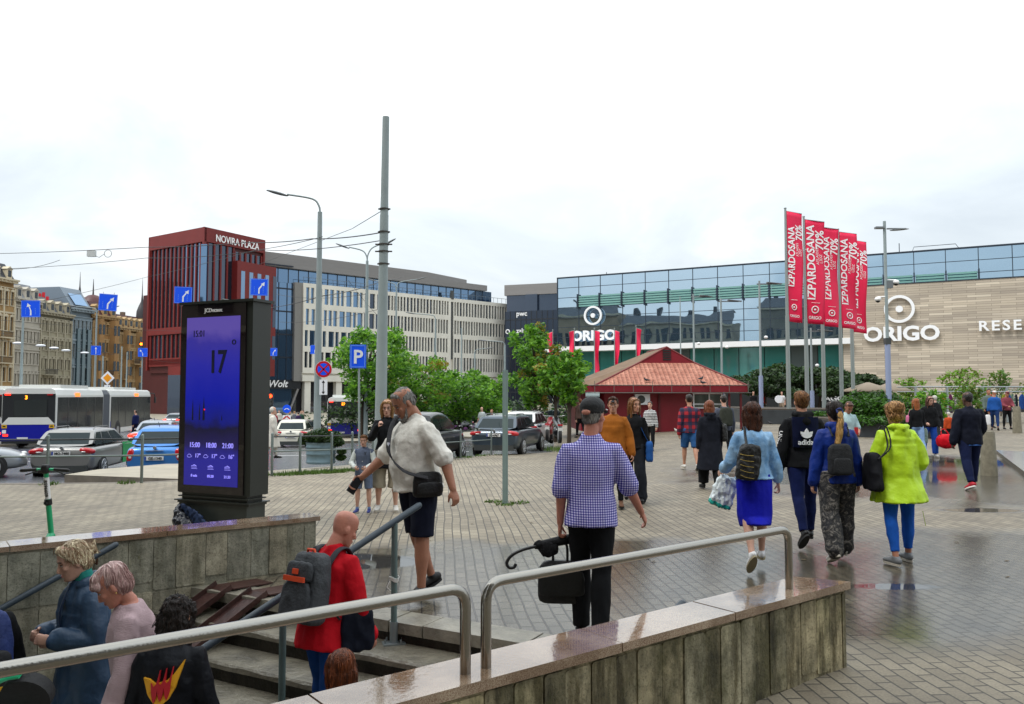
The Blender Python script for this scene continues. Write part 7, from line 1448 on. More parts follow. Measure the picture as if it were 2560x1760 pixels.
# local frame of a facade: x along the front, -y towards the street, z up
def bays(g, L_, z0, z1, n, wf, y=0, dep=.35, marg=0, mi=0):
    """piers between n windows; returns window x spans"""
    p = (L_ - 2 * marg) / n; sp = [(marg + p * (i + .5 - wf / 2), marg + p * (i + .5 + wf / 2)) for i in range(n)]; xs = [0] + [v for a in sp for v in a] + [L_]
    for i in range(0, len(xs), 2): g.b(xs[i], xs[i + 1], y, y + dep, z0, z1, mi)
    return sp
def old_house(label, pxa, Ya, pxb, Yb, pyt, col, floors, nb, roof='mansard', group=None, trim=None, dep=14, roofcol='#3c3f45', rich=False, balc=(), bay=()):
    o, rz, L_ = base_frame(pxa, Ya, pxb, Yb); H = zt(pyt, (Ya if pxa > -50 else Yb)) ; t = thing('apartment_building', label, 'building', o, rz, 'old apartment houses along the street')
    wm = M('plaster ' + col, col, .85, bump=.3, bs=3, var=.22, vs=.35); tm = M('trim ' + (trim or col), trim or col, .8, var=.15, vs=.6); fh = H / (floors + .35); g = G(); tr = G(); W_ = []
    g.b(0, L_, .38, dep, 0, H - .3); z = 0
    for k in range(floors):
        zz = k * fh; sill = zz + (.30 if k else .18) * fh; head = zz + .84 * fh
        g.b(0, L_, 0, .37, zz, sill); g.b(0, L_, 0, .37, head, zz + fh); sp = bays(g, L_, sill, head, nb, .46 if k else .6, 0, .37)
        for a, b in sp: W_.append((a, b, sill, head, k))
        tr.b(-.02, L_ + .02, -.16, 0, zz + fh - .14, zz + fh + (.16 if k in (0, floors - 2) else .0))
        if k:
            for i, (a, b) in enumerate(sp):
                tr.b(a - .16, a, -.08, 0, sill, head); tr.b(b, b + .16, -.08, 0, sill, head); tr.b(a - .22, b + .22, -.14, 0, head, head + .16); tr.b(a - .22, b + .22, -.14, 0, sill - .14, sill)
                if rich or k == 1: m_ = (a + b) / 2; tr.add([(a - .3, -.16, head + .16), (b + .3, -.16, head + .16), (m_, -.16, head + .55), (a - .3, 0, head + .16), (b + .3, 0, head + .16), (m_, 0, head + .55)], [(0, 1, 2), (0, 2, 5, 3), (1, 4, 5, 2)])
            if rich:
                for i in range(0, nb + 1, 2): x = min(L_ - .25, max(.05, L_ * i / nb)); tr.b(x - .05, x + .25, -.20, 0, zz, zz + fh)
    tr.b(-.25, L_ + .25, -.65, .2, H - .35, H - .05); tr.b(-.15, L_ + .15, -.40, .0, H - .75, H - .35)
    n = int(L_ / .9); [tr.b(i * .9 + .2, i * .9 + .45, -.55, 0, H - .62, H - .35) for i in range(n)]
    g.ob('wall', wm, t); tr.ob('cornice_and_trim', tm, t)
    for a, b, s_, h_, k in W_[:96]:
        q = G(); q.b(a, b, .26, .30, s_, h_); w = q.ob('window', WIN, t); q = G(); x = (a + b) / 2; q.b(a, a + .07, .20, .26, s_, h_); q.b(b - .07, b, .20, .26, s_, h_); q.b(x - .04, x + .04, .20, .26, s_, h_); q.b(a, b, .19, .25, s_ + (h_ - s_) * .66, s_ + (h_ - s_) * .66 + .08); q.ob('frame', M('old window frame', '#8c867a', .6), w)
    for (x0, x1, k) in balc:
        q = G(); zz = k * fh; q.b(x0 * L_, x1 * L_, -1.1, 0, zz - .1, zz + .08); b_ = q.ob('balcony', tm, t); q = G(); n = int((x1 - x0) * L_ / .25); [q.b(x0 * L_ + i * .25, x0 * L_ + i * .25 + .06, -1.1, -1.04, zz + .08, zz + 1.05) for i in range(n)]; q.b(x0 * L_, x1 * L_, -1.12, -1.02, zz + 1.0, zz + 1.1); q.ob('balustrade', M('iron balustrade', '#3c3a36', .6), b_)
    for (x0, x1, k0, k1) in bay:
        q = G(); q.prism([(x0 * L_, 0), (x0 * L_ + .5, -1.1), (x1 * L_ - .5, -1.1), (x1 * L_, 0)], k0 * fh, k1 * fh + .4); b_ = q.ob('bay_window', wm, t); xm = (x0 + x1) / 2 * L_
        for k in range(k0, k1):
            for e_ in (-.5, .5): q = G(); q.b(xm + e_ - .35, xm + e_ + .35, -1.13, -1.1, (k + .25) * fh, (k + .8) * fh); q.ob('pane', WIN, b_)
    rm = M('roof ' + roofcol, roofcol, .6, var=.2, vs=.6, metal=.1); q = G()
    if roof == 'mansard':
        q.prism([(0, .2), (L_, .2), (L_, dep), (0, dep)], H - .1, H); vs = [(0, .2, H), (L_, .2, H), (L_, dep, H), (0, dep, H), (.6, 1.8, H + 2.8), (L_ - .6, 1.8, H + 2.8), (L_ - .6, dep - 1, H + 2.8), (.6, dep - 1, H + 2.8)]; q.add(vs, [(0, 1, 5, 4), (1, 2, 6, 5), (2, 3, 7, 6), (3, 0, 4, 7), (4, 5, 6, 7)]); r = q.ob('roof', rm, t)
        n = max(2, nb // 2)
        for i in range(n):
            x = L_ * (i + .5) / n; q = G(); q.b(x - .6, x + .6, .1, 1.6, H, H + 1.7); q.add([(x - .75, .0, H + 1.7), (x + .75, .0, H + 1.7), (x, .0, H + 2.25), (x - .75, 1.7, H + 1.7), (x + .75, 1.7, H + 1.7), (x, 1.7, H + 2.25)], [(0, 1, 2), (0, 2, 5, 3), (1, 4, 5, 2)]); d_ = q.ob('dormer', tm, t); q = G(); q.b(x - .38, x + .38, .07, .1, H + .35, H + 1.5); q.ob('pane', WIN, d_)
    else:
        q.prism([(0, .1), (L_, .1), (L_, dep), (0, dep)], H - .1, H + .4); q.ob('roof', rm, t)
    for i in range(3): q = G(); x = L_ * (.2 + .3 * i); q.b(x - .4, x + .4, dep * .35, dep * .35 + .8, H, H + 4.0); q.ob('chimney', M('chimney brick', '#7d6a58', .9, var=.2), t)
    return t, L_, H
def spire(t, x, y, z, r, h, mat, tur=True):
    q = G(); P = [(x, y, z), (x, y, z + h * .18), (x, y, z + h * .30), (x, y, z + h * .42), (x, y, z + h * .6), (x, y, z + h)]; q.tube(P, [r * 1.05, r * .95, r * .62, r * .22, r * .09, r * .015], 12); o = q.ob('spire', mat, t)
    if tur: q = G(); q.tube([(x, y, z - 3.2), (x, y, z)], r * .95, 12); q.tube([(x, y, z - .3), (x, y, z)], r * 1.1, 12); q.ob('turret', M('turret stone', '#8a6a42', .8), t)
old_house('ochre apartment house at the far left edge with a stone ground floor', -130, 128, 33, 142, 700, '#a8885a', 5, 10, trim='#c2b69c', rich=True, balc=((.7, .9, 2), (.7, .9, 3)))
old_house('light grey plastered apartment house, second from the left', 34, 142, 97, 148.5, 742, '#a9a396', 5, 7, trim='#b5afa2', balc=(), roofcol='#7c8086')
old_house('beige apartment house with a wide cornice, third from the left', 98, 148.6, 177, 157.5, 775, '#97907a', 5, 8, trim='#a39b86', rich=True, balc=((.05, .45, 2), (.6, .95, 1)), roofcol='#5b6068')
t, L_, H = old_house('grey blue modernised house with a slanted glass roof band', 178, 157.6, 228, 163, 768, '#7d8a92', 4, 5, trim='#8a969d', roof='flat', dep=16)
q = G(); q.add([(0, .1, H), (L_, .1, H), (L_, 3.2, H + 4.2), (0, 3.2, H + 4.2), (0, 16, H), (L_, 16, H), (L_, 16, H + 4.2), (0, 16, H + 4.2)], [(0, 1, 2, 3), (1, 5, 6, 2), (0, 3, 7, 4), (3, 2, 6, 7)]); q.ob('slanted_roof', M('zinc', '#6f7c88', .5), t); q = G(); q.add([(1, .35, H + .6), (L_ - 1, .35, H + .6), (L_ - 1, 2.2, H + 3.0), (1, 2.2, H + 3.0)], [(0, 1, 2, 3)]); q.v = [(x, y - .12, z + .05) for x, y, z in q.v]; q.ob('roof_glazing', BGS, t)
for k in range(3): q = G(); q.b(L_ * (.2 + .26 * k), L_ * (.34 + .26 * k), -.4, 0, 3, H * .80); q.ob('glazed_bay', glass('greenish bay glass', (.03, .05, .06), (.6, .75, .8), .15), t)
t, L_, H = old_house('ornate ochre corner house with turrets and a dark spire', 229, 163, 292, 170, 785, '#9a7448', 5, 6, trim='#a88a60', rich=True, balc=((.1, .4, 3), (.5, .9, 2)), bay=((.05, .35, 1, 5), (.65, .95, 1, 5)), roofcol='#4a2526')
spire(t, L_ * .1, 4, H + 1.5, 1.3, 7.5, M('slate spire', '#2e2a2c', .5)); q = G(); q.ell((L_ * .62, 4, H - .3), (3.2, 3.2, 5), 0, None, 16, 10); q.ob('dome', M('oxblood dome', '#4a1c1c', .5), t); q = G(); q.tube([(L_ * .62, 4, H + 4), (L_ * .62, 4, H + 8)], [.2, .04], 8); q.ob('finial', M('slate spire'), t)
t, L_, H = old_house('long ochre house with many bays beside the red office block', 293, 170.2, 372, 181, 815, '#9c7a50', 5, 12, trim='#ab9068', rich=True, balc=((.1, .3, 2), (.4, .6, 3), (.7, .9, 2)), bay=((.15, .3, 1, 5), (.55, .7, 1, 5)), roofcol='#4a2a26')
spire(t, L_ * .93, 1.5, H + 2.5, 1.2, 9.5, M('slate spire'))
t = thing('antenna_mast', 'lattice antenna mast and red roof sign on the grey house', 'sign', at(105, 780, 152)); q = G(); [q.b(-1.6 + k * .75, -1.1 + k * .75, 0, .2, 2 - k * .3, 4.4 - k * .3 - (k % 2) * .5) for k in range(4)]; q.ob('red_letters', M('red roof letters', '#c01828', .5), t)
t = thing('flat_roof_block', 'pale blue grey block rising behind the beige apartment house', 'building', (at(105, 900, 165).x, 165, -1.6), R(83)); q = G(); q.b(0, 15, -6, 6, 0, zt(741, 160)); q.ob('wall', M('pale blue render', '#8f9aa4', .8, var=.1, vs=.3), t); q = G(); q.b(-.3, 15.3, -6.3, 6.3, zt(741, 160), zt(738, 160)); q.ob('roof', DGREY, t)

# red office block
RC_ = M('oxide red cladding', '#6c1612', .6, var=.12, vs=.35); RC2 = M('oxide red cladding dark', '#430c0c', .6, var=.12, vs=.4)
yc = 125.0; cr_ = at(505, 900, yc); o = Vector((cr_.x, cr_.y, -1.6)); t = thing('office_block', 'dark red office block with vertical fins and white lettering on top', 'building', o, 0)
ll = at(366, 900, 133.5); rr = at(658, 900, 136); fl_ = Vector((ll.x - o.x, ll.y - o.y)); fr_ = Vector((rr.x - o.x, rr.y - o.y)); HN = zt(567, yc)
def TF(d, flip):  # facade frame starting at corner, x along d, -y outward
    a = math.atan2(d.y, d.x)
    if flip: return Matrix.Translation((d.x, d.y, 0)) @ Matrix.Rotation(a + math.pi, 4, 'Z')
    return Matrix.Rotation(a, 4, 'Z')
core = G(); core.prism([(0, 0), (fl_.x, fl_.y), (fl_.x + fr_.x, fl_.y + fr_.y), (fr_.x, fr_.y)][::1], 7.0, HN - .3)
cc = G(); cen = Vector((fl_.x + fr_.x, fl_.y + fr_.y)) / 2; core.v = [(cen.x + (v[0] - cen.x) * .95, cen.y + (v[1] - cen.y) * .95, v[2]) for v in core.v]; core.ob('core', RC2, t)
q = G(); q.prism([(0, 0), (fl_.x, fl_.y), (fl_.x + fr_.x, fl_.y + fr_.y), (fr_.x, fr_.y)], HN - .3, HN); q.ob('roof', RC2, t)
def red_face(T, L_, zones, H, glassy=()):
    g = G(); g.b(0, L_, -.05, .35, H - 2.3, H); lo = 7.5
    for (z0, z1, x0, x1, n) in zones:
        g.b(x0, x1, -.05, .35, z0 - 1.1, z0)
        for i in range(n + 1): x = x0 + (x1 - x0) * i / n; g.b(x - .15, x + .15, .10, .34, z0, z1)
    g.b(-.12, .35, -.05, .36, lo, H - .002); g.b(L_ - .35, L_, -.049, .36, lo, H - .002); g.ob('wall', RC_, t, T)
    for (z0, z1, x0, x1, n) in zones:
        for i in range(n):
            a = x0 + (x1 - x0) * i / n + .16; b = x0 + (x1 - x0) * (i + 1) / n - .16; q = G(); q.b(a, b, .30, .33, z0, z1); q.ob('window', BGS if (i + int(z0)) in glassy or (n > 8 and i in glassy) else DG, t, T)
Lf = fl_.length; Lr = fr_.length
red_face(TF(fl_, True), Lf, [(HN - 15.6, HN - 2.3, .4, Lf - 1.2, 12), (HN - 20.6, HN - 16.8, .8, Lf, 12), (9.2, HN - 21.7, .8, Lf - .6, 11)], HN, (10, 11, 8))
red_face(TF(fr_, False), Lr, [(HN - 15.2, HN - 2.3, .8, 6.0, 4), (HN - 8.6, HN - 2.9, 6.2, Lr - .6, 5), (HN - 20.6, HN - 16.4, .6, Lr, 8), (9.2, HN - 21.7, .6, Lr, 8)], HN, (0, 1, 2, 3))
q = G(); q.b(-.45, .5, -.2, .4, HN - 20, HN - 2.8); q.ob('corner_glazing', BGS, t)
# lower right wing
T2 = TF(fr_, False); HW = zt(668, 136.5)
q = G(); q.b(5.8, Lr + 1.7, -1.0, 5, 8, HW); q.ob('wing_wall', RC_, t, T2)
for i in range(5): q = G(); a = 6.6 + i * 1.75; q.b(a, a + .8, -1.03, -1.0, HW - 7.5, HW - 1.6); q.ob('window', BGS if i < 4 else DG, t, T2)
for k in range(2):
    for i in range(5): q = G(); a = 6.6 + i * 1.75; q.b(a, a + .7, -1.03, -1.0, 9.5 + k * 5.5, 13.5 + k * 5.5); q.ob('window', DG, t, T2)
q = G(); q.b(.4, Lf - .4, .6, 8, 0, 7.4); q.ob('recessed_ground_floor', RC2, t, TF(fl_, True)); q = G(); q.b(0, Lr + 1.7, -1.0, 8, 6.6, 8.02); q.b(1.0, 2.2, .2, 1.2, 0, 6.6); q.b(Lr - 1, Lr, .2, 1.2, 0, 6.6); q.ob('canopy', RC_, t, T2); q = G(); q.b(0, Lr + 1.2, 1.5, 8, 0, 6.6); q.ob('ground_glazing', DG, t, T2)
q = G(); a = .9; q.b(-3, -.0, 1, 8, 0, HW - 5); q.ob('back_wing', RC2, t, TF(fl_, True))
text('NOVIRA PLAZA', 1.62, M('white channel letters', (.86, .86, .86), .5), t, None, T=T2 @ Matrix.Translation((6.6, -.12, HN - 1.95)), bold=.01, depth=.08, sx=.8)

# glass link and white office building
WP = M('cream stone cladding', '#dad6ca', .75, var=.10, vs=.25); GM_ = M('grey metal roof', '#7f7c7a', .55, bump=.1, bs=1, streak=(.1, 1, 4), var=.08, vs=2)
o, rz, L1 = base_frame(757, 143, 1288, 178); t = thing('office_building', 'long cream stone office building with tall narrow windows and a grey roof band', 'building', o, rz); H = zt(707, 143); z0 = zt(953, 143); hh = H - z0; rows = 5; rh = hh / rows
g = G(); g.b(0, L1, .45, 22, z0, H); g.b(0, L1, 2.4, 22, 0, z0); g.ob('wall', WP, t); g = G(); n_ = 0; panes = []; rnd = random.Random(3); L1 += 0
g.b(0, L1, 0, .44, z0, z0 + .55 * rh * .55); g.b(0, L1, 0, .44, H - .75, H); split = L1 * .655
for k in range(4):
    a0 = H - .75 - (k + 1) * (hh - 2.2) / 4; a1 = H - .75 - k * (hh - 2.2) / 4; fh = a1 - a0
    for xa, xb in ((0, split - .35), (split + .35, L1)):
        g.b(xa, xb, 0, .44, a0, a0 + fh * .26); x = xa
        wide = 1.25 if xa == 0 else .62
        while x < xb - .5:
            w = rnd.choice((.8, .62, .7, 1.15)) if x < split * .45 else rnd.choice((.42, .5, .6)); p = rnd.choice((.28, .34, .5)) if x < split * .45 else .26
            if x + w + p > xb - .3: break
            g.b(x, x + p, 0, .44, a0 + fh * .26, a1); panes.append((x + p, min(x + p + w, xb - .3), a0 + fh * .26, a1)); x += p + w
        g.b(x, xb, 0, .44, a0 + fh * .26, a1)
g.ob('facade_piers', WP, t)
panes.sort(key=lambda p: p[0])
for a, b, c_, d_ in panes[:99]: q = G(); q.b(a, b, .34, .38, c_, d_); q.ob('window', BGS if a < 12 and c_ > H - 12 else DG, t)
q = G(); [q.b(a, b, .34, .38, c_, d_) for a, b, c_, d_ in panes[99:]]; tag(q.ob('window_panes', DG, t), kind='stuff')
q = G(); q.b(split - .33, split + .33, .2, .5, z0 + 5, H + 1.0); q.b(split - .33, split + .33, -.1, .3, H - .2, H + 1.6); q.ob('dark_slot', DGREY, t)
for x in [.6 + i * 6.4 for i in range(9)]: q = G(); q.b(x, x + 1.2, .3, 1.4, 0, z0); q.ob('column', WP, t)
q = G(); q.b(0, L1, 2.3, 2.4, .3, z0 - .1); q.ob('shop_glazing', glass('shop glass', (.03, .03, .035), (.6, .6, .65), .12), t)
HA = zt(655, 143); 
q = G(); q.b(-10, L1 * .90, 2.2, 20, H, HA - 1.2); q.ob('attic_glazing', BGS, t); q = G(); [q.b(-10 + i * 2.0, -9.9 + i * 2.0, 2.1, 2.2, H, HA - 1.2) for i in range(int((L1 * .9 + 10) / 2))]; q.ob('attic_mullions', M('dark blue mullion', '#0d1a2a', .4), t)
q = G(); q.prism([(-14, 1.2), (L1 * .86, 1.2), (L1 * .86, 18), (-14, 18)], HA - 1.2, HA + .0); q.prism([(-14, 1.3), (L1 * .55, 1.3), (L1 * .80, 4.5), (L1 * .80, 18), (-14, 18)], HA, HA + 1.3); q.ob('roof', GM_, t)
q = G(); [q.b(x, x + .05, .2, .25, H, H + 1.1) for x in [i * 1.2 for i in range(int(L1 / 1.2))]]; q.b(0, L1, .2, .26, H + 1.05, H + 1.12); q.ob('roof_railing', M('rail grey', '#5b656e', .4), t)
q = G(); q.b(-14, -1.6, 1.0, 18, 0, H - .2); q.ob('glass_link', BGS, t); q = G(); [q.b(-14 + i * 1.6, -13.88 + i * 1.6, .9, 1.0, z0, H - .2) for i in range(8)]; [q.b(-14, -1.6, .92, 1.0, z0 + i * 4.1, z0 + i * 4.1 + .25) for i in range(6)]; q.ob('mullions', M('dark blue mullion'), t)
q = G(); q.b(-1.55, -.02, .3, 18, z0, H); q.ob('side_panel', M('grey stone panel', '#7d7b77', .7, var=.08), t)
q = G(); q.b(-14, 0, .6, .98, z0 - 1.4, z0 + .1); q.add([(-12, .7, 0), (-11.6, .7, 0), (-9.6, .7, z0 - 1.4), (-10, .7, z0 - 1.4)], [(0, 1, 2, 3)]); q.ob('entrance_band', M('dark band', '#11161c', .4), t)
q = G(); q.tube([(-12.2, .5, 0), (-10.6, .5, z0 - 1.4)], .22, 6); q.tube([(-2.4, .5, 0), (-.6, .5, z0 - 1.4)], .22, 6); q.ob('raking_strut', GM_, t)
text('Wolt', 1.7, M('white channel letters'), t, (-4.5, .52, z0 - 1.05), bold=.02, shear=.25)
o2, rz2, L2 = base_frame(1262, 172, 1396, 168); t = thing('office_building', 'dark glass office block with small white company names between the cream building and the mall', 'building', o2, rz2); H = zt(735, 170)
q = G(); q.b(0, L2, 0, 12, 0, H - 3.6); q.ob('wall', glass('near black glass', (.014, .018, .028), (.3, .4, .55), .08, .05), t); q = G(); q.b(0, L2 * .98, 1.2, 12, H - 3.6, H); q.b(L2 * .38, L2 * .6, .4, 2, H - 3.6, H); q.ob('attic', DG, t); q = G(); q.b(-.4, L2, .8, 12, H, H + 2.3); q.ob('roof', GM_, t)
q = G(); [q.b(i * 1.2, i * 1.2 + .12, -.08, 0, 0, H - 3.6) for i in range(int(L2 / 1.2))]; [q.b(0, L2, -.06, 0, i * 3.9, i * 3.9 + .2) for i in range(6)]; q.ob('mullions', M('graphite', '#1d2228', .5), t)
for s_, sz, px, py in (('pwc', 1.5, 1306, 790), ('zalaris', 1.35, 1312, 832), ('SORAINEN', .62, 1322, 870), ('ADVOKATI', .62, 1322, 876)): c = at(px, py, 171); x = (c - o2).xy.dot(Vector((math.cos(rz2), math.sin(rz2)))); text(s_, sz, M('white channel letters'), t, (x, -.15, c.z + 1.6), bold=.02)
q = G(); q.tube([(.75 + .42 * math.cos(a), -.2, zt(829, 171) + .42 * math.sin(a)) for a in [k * .5 for k in range(14)]], .13, 6); q.ob('ring_logo', M('white channel letters'), t)

# mall: glass part
o, rz, Lm = base_frame(1395, 111.1, 2720, 82.9); t = thing('shopping_mall', 'glass fronted shopping mall with a pale stone wing, white ring logos and letters', 'building', (o.x, o.y, 0), rz); zz = lambda py, Y=111.1: at(1280, py, Y).z
H = zz(697); zb = zz(881); zb2 = zz(869); MG = glass('mirror facade glass', (.012, .025, .035), (.60, .80, .97), .62, .012, .035, .16)
xs_ = (at(2105, 900, 91.5) - Vector((o.x, o.y, 0))).xy.dot(Vector((math.cos(rz), math.sin(rz)))); ncol = 19; cw_ = Lm / ncol
q = G(); q.b(0, Lm, .6, 30, -1, H - .3); q.ob('core', DGREY, t)
zl = [zb2 + .1] + [zb2 + (H - zb2) * k / 7 for k in range(1, 7)] + [H]
for i in range(ncol):
    for k in range(7):
        if zl[k] < zz(800) and i * cw_ > xs_ + 1: continue
        if k >= 4 or i * cw_ < xs_ + cw_: q = G(); q.b(i * cw_ + .04, (i + 1) * cw_ - .04, 0, .08, zl[k] + .03, zl[k + 1] - .03); q.ob('glass_panel', MG, t)
MU = M('facade mullion', '#1e2c3a', .4); q = G(); [q.b(i * cw_ - .04, i * cw_ + .04, -.06, .12, zb2, H + .02) for i in range(ncol + 1)]; [q.b(0, Lm, -.03, .11, z - .035, z + .035) for z in zl]; q.b(-.1, Lm, -.12, .6, H, H + .16); q.b(-.1, 0, -.1, 6, 0, H); q.ob('mullions', MU, t)
SCN = M('green glass louvre', '#6f9f98', .25, spec=.8); z5 = zl[5] - .15; q = G()
for i in range(1, ncol):
    if i > 15: break
    for r_ in range(5): q.b(i * cw_ + .15, (i + 1) * cw_ - .15, -.42 - .02 * (r_ % 2), -.40, z5 - 1.25 + r_ * .32, z5 - 1.25 + r_ * .32 + .22)
q.ob('louvre_band', SCN, t)
for i in range(1, 17): q = G(); q.b(i * cw_ - .07, i * cw_ + .07, -.6, -.05, z5 - 1.5, z5 + .5); q.ob('louvre_bracket', MU, t)
q = G(); q.b(-1.3, xs_ + 1, -1.6, .5, zb, zb2); q.ob('white_band', M('white fascia', (.78, .78, .78), .4), t)
GRG = glass('green shop glass', (.03, .17, .15), (.5, .75, .72), .12, .06); z_ = 0
for i in range(int(xs_ / 3.1) + 1): q = G(); q.b(i * 3.1 + .05, min(i * 3.1 + 3.05, xs_ + .4), .1, .2, 3.6, zb); q.ob('shop_window', GRG if i % 5 else glass('shop glass grey', (.08, .10, .10), (.5, .6, .6), .15, .08), t)
q = G(); q.b(0, xs_ + 1, -.1, .2, .2, 3.6); q.ob('dark_plinth', M('plinth dark', '#161a1c', .4), t)
# stone wing
Yw = 89.5
def stone_mat():
    m = bpy.data.materials.new('travertine planks'); m.use_nodes = True; tt, N, L, b = nodes(m); co = N('ShaderNodeTexCoord'); sp = N('ShaderNodeSeparateXYZ'); L(co.outputs['Object'], sp.inputs[0]); cb = N('ShaderNodeCombineXYZ'); L(sp.outputs['X'], cb.inputs[0]); L(sp.outputs['Z'], cb.inputs[1])
    br = N('ShaderNodeTexBrick'); br.offset = .37; br.inputs['Scale'].default_value = 1; br.inputs['Brick Width'].default_value = 2.3; br.inputs['Row Height'].default_value = .26; br.inputs['Mortar Size'].default_value = .012; br.inputs['Color1'].default_value = (0, 0, 0, 1); br.inputs['Color2'].default_value = (1, 1, 1, 1); br.inputs['Mortar'].default_value = (.2, .2, .2, 1); L(cb.outputs[0], br.inputs['Vector'])
    r = N('ShaderNodeValToRGB'); L(br.outputs['Color'], r.inputs[0]); r.color_ramp.elements[0].color = (*rgb('#a3998c'), 1); r.color_ramp.elements[1].color = (*rgb('#cbc1b0'), 1); e = r.color_ramp.elements.new(.5); e.color = (*rgb('#b5aa9a'), 1); e = r.color_ramp.elements.new(.9); e.color = (*rgb('#c1b6a6'), 1)
    n = N('ShaderNodeTexNoise'); n.inputs['Scale'].default_value = .12; n.inputs['Detail'].default_value = 4; mp = N('ShaderNodeMapping'); mp.inputs['Scale'].default_value = (1, 1, 6); L(co.outputs['Object'], mp.inputs[0]); L(mp.outputs[0], n.inputs['Vector']); r2 = N('ShaderNodeValToRGB'); L(n.outputs['Fac'], r2.inputs[0]); r2.color_ramp.elements[0].position = .3; r2.color_ramp.elements[0].color = (.84, .83, .82, 1); r2.color_ramp.elements[1].position = .7; r2.color_ramp.elements[1].color = (1.12, 1.1, 1.06, 1)
    x = N('ShaderNodeMixRGB'); x.blend_type = 'MULTIPLY'; x.inputs[0].default_value = 1; L(r.outputs[0], x.inputs[1]); L(r2.outputs[0], x.inputs[2]); y = N('ShaderNodeMixRGB'); L(br.outputs['Fac'], y.inputs[0]); L(x.outputs[0], y.inputs[1]); y.inputs[2].default_value = (.12, .10, .08, 1); L(y.outputs[0], b.inputs['Base Color']); b.inputs['Roughness'].default_value = .8; return m
HS = zz(716, 92.0) ; q = G(); STM = stone_mat(); q.b(xs_, Lm + 4, -.9, .6, -1, HS); wl = q.ob('stone_wall', STM, t); q = G(); q.b(xs_ - .1, Lm + 4, -.95, .62, HS, HS + .12); q.ob('coping', MU, t)
q = G(); q.b(xs_ + 26.2, Lm + 4, -.96, -.90, 2.6, 4.6); q.ob('dark_opening', BLACK, t); q = G(); [q.box((xs_ + 28.5 + i * 1.7, -1.0, 3.9), (.5, .05, .12)) for i in range(3)]; q.ob('lit_lamps', M('lamp glow', (1, .9, .75), .5, emit=2), t)
def logo(px, py, Y, r, px2, py2, size, yo):
    def loc(px, py): c = at(px, py, Y); return (c - Vector((o.x, o.y, 0))).xy.dot(Vector((math.cos(rz), math.sin(rz)))), c.z
    cx, cz = loc(px, py); ML = M('white logo letters', (.84, .85, .86), .4); q = G(); n = 40; rings = []
    for a in [2 * math.pi * k / n for k in range(n + 1)]: c_, s_ = math.cos(a), math.sin(a); rings.append([(cx + r * c_, yo, cz + r * s_), (cx + r * .80 * c_, yo, cz + r * .80 * s_), (cx + r * .80 * c_, yo + .25, cz + r * .80 * s_), (cx + r * c_, yo + .25, cz + r * s_)])
    q.ringloft(rings, 0, False, cap=False); q.ob('ring_logo', ML, t); q = G(); q.tube([(cx, yo, cz), (cx, yo + .25, cz)], r * .24, 20); q.ob('logo_dot', ML, t); lx, lz = loc(px2, py2)
    text('ORIGO', size, ML, t, (lx, yo + .1, lz), bold=.035, depth=.25, sx=1.08)
logo(1488, 790, 108.7, 1.30, 1490, 851, 1.86, -.75); logo(2249, 775, 91, 1.58, 2254, 852, 2.22, -1.35)
c = at(2444, 829, 87.5); text('RESERVED', 1.5, M('white logo letters'), t, ((c - Vector((o.x, o.y, 0))).xy.dot(Vector((math.cos(rz), math.sin(rz)))), -1.3, c.z), align='LEFT', bold=.02, depth=.2, sx=1.1, sp=1.25)
q = G(); [q.tube([(x, 6, H), (x, 6, H + h_)], .05, 5) for x, h_ in ((5, 1.4), (20, 1.2), (32, 2.0), (43, 2.2), (62, 3.5), (66, 3.2))]; q.tube([(66, 6, H + 3.1), (69, 6, H + 2.6)], .04, 5); q.tube([(44, 6, H), (44.6, 6, H + 1.6), (49, 6, H + 1.6), (50, 6, H)], .04, 5); q.ob('roof_antennas', MU, t)
# houses behind the camera that the mirror facade shows
for i, (x, y, L_, H_, c_, lab) in enumerate(((-66, 34, 30, 21.5, '#8f8776', 'beige plastered house across the square, outside the photo'), (-35.5, 14.5, 34, 24.5, '#6f6a60', 'grey house with dormers across the square, outside the photo'), (-3, -4.5, 30, 21, '#857c6c', 'stone house across the square, outside the photo'), (26, -24, 34, 25, '#75706a', 'dark roofed house across the square, outside the photo'), (-100, 50, 36, 25, '#8a7a64', 'ochre house across the square, outside the photo'))):
    t2 = thing('apartment_building', lab, 'building', (x, y, -.98), R(-32) + math.pi, 'houses across the square'); q = G(); q.b(0, -L_, 0, -12, 0, H_) ; q.v = [(-abs(v[0]) if 0 else v[0], v[1], v[2]) for v in q.v]
    q = G(); q.b(-L_, 0, 0.3, 12, 0, H_); q.ob('wall', M('plaster ' + c_, c_, .85, bump=.3, bs=3, var=.22, vs=.35), t2); q = G(); [q.b(-L_ + .8 + a * 2.3, -L_ + 2.1 + a * 2.3, .2, .31, 1.6 + k * 3.9, 4.0 + k * 3.9) for a in range(int(L_ / 2.3)) for k in range(5)]; tag(q.ob('window_rows', WIN, t2), kind='stuff')
    q = G(); q.b(-L_ - .2, .2, -.3, .3, H_ - .5, H_); [q.b(-L_, 0, 0, .3, k * 3.9 + .9, k * 3.9 + 1.1) for k in range(5)]; q.ob('cornice', M('trim #a39b86'), t2); q = G(); q.prism([(-L_, .5), (0, .5), (0, 11), (-L_, 11)], H_, H_ + .1); q.add([(-L_, .5, H_), (0, .5, H_), (-1, 3, H_ + 3), (-L_ + 1, 3, H_ + 3), (-L_ + 1, 9, H_ + 3), (-1, 9, H_ + 3)], [(0, 1, 2, 3), (3, 2, 5, 4)]); [q.b(-L_ * a - .5, -L_ * a + .5, 4, 5, H_ + 2, H_ + 4.6) for a in (.12, .35, .6, .83)]; q.ob('roof', M('roof #3c3f45', '#3c3f45', .6), t2)

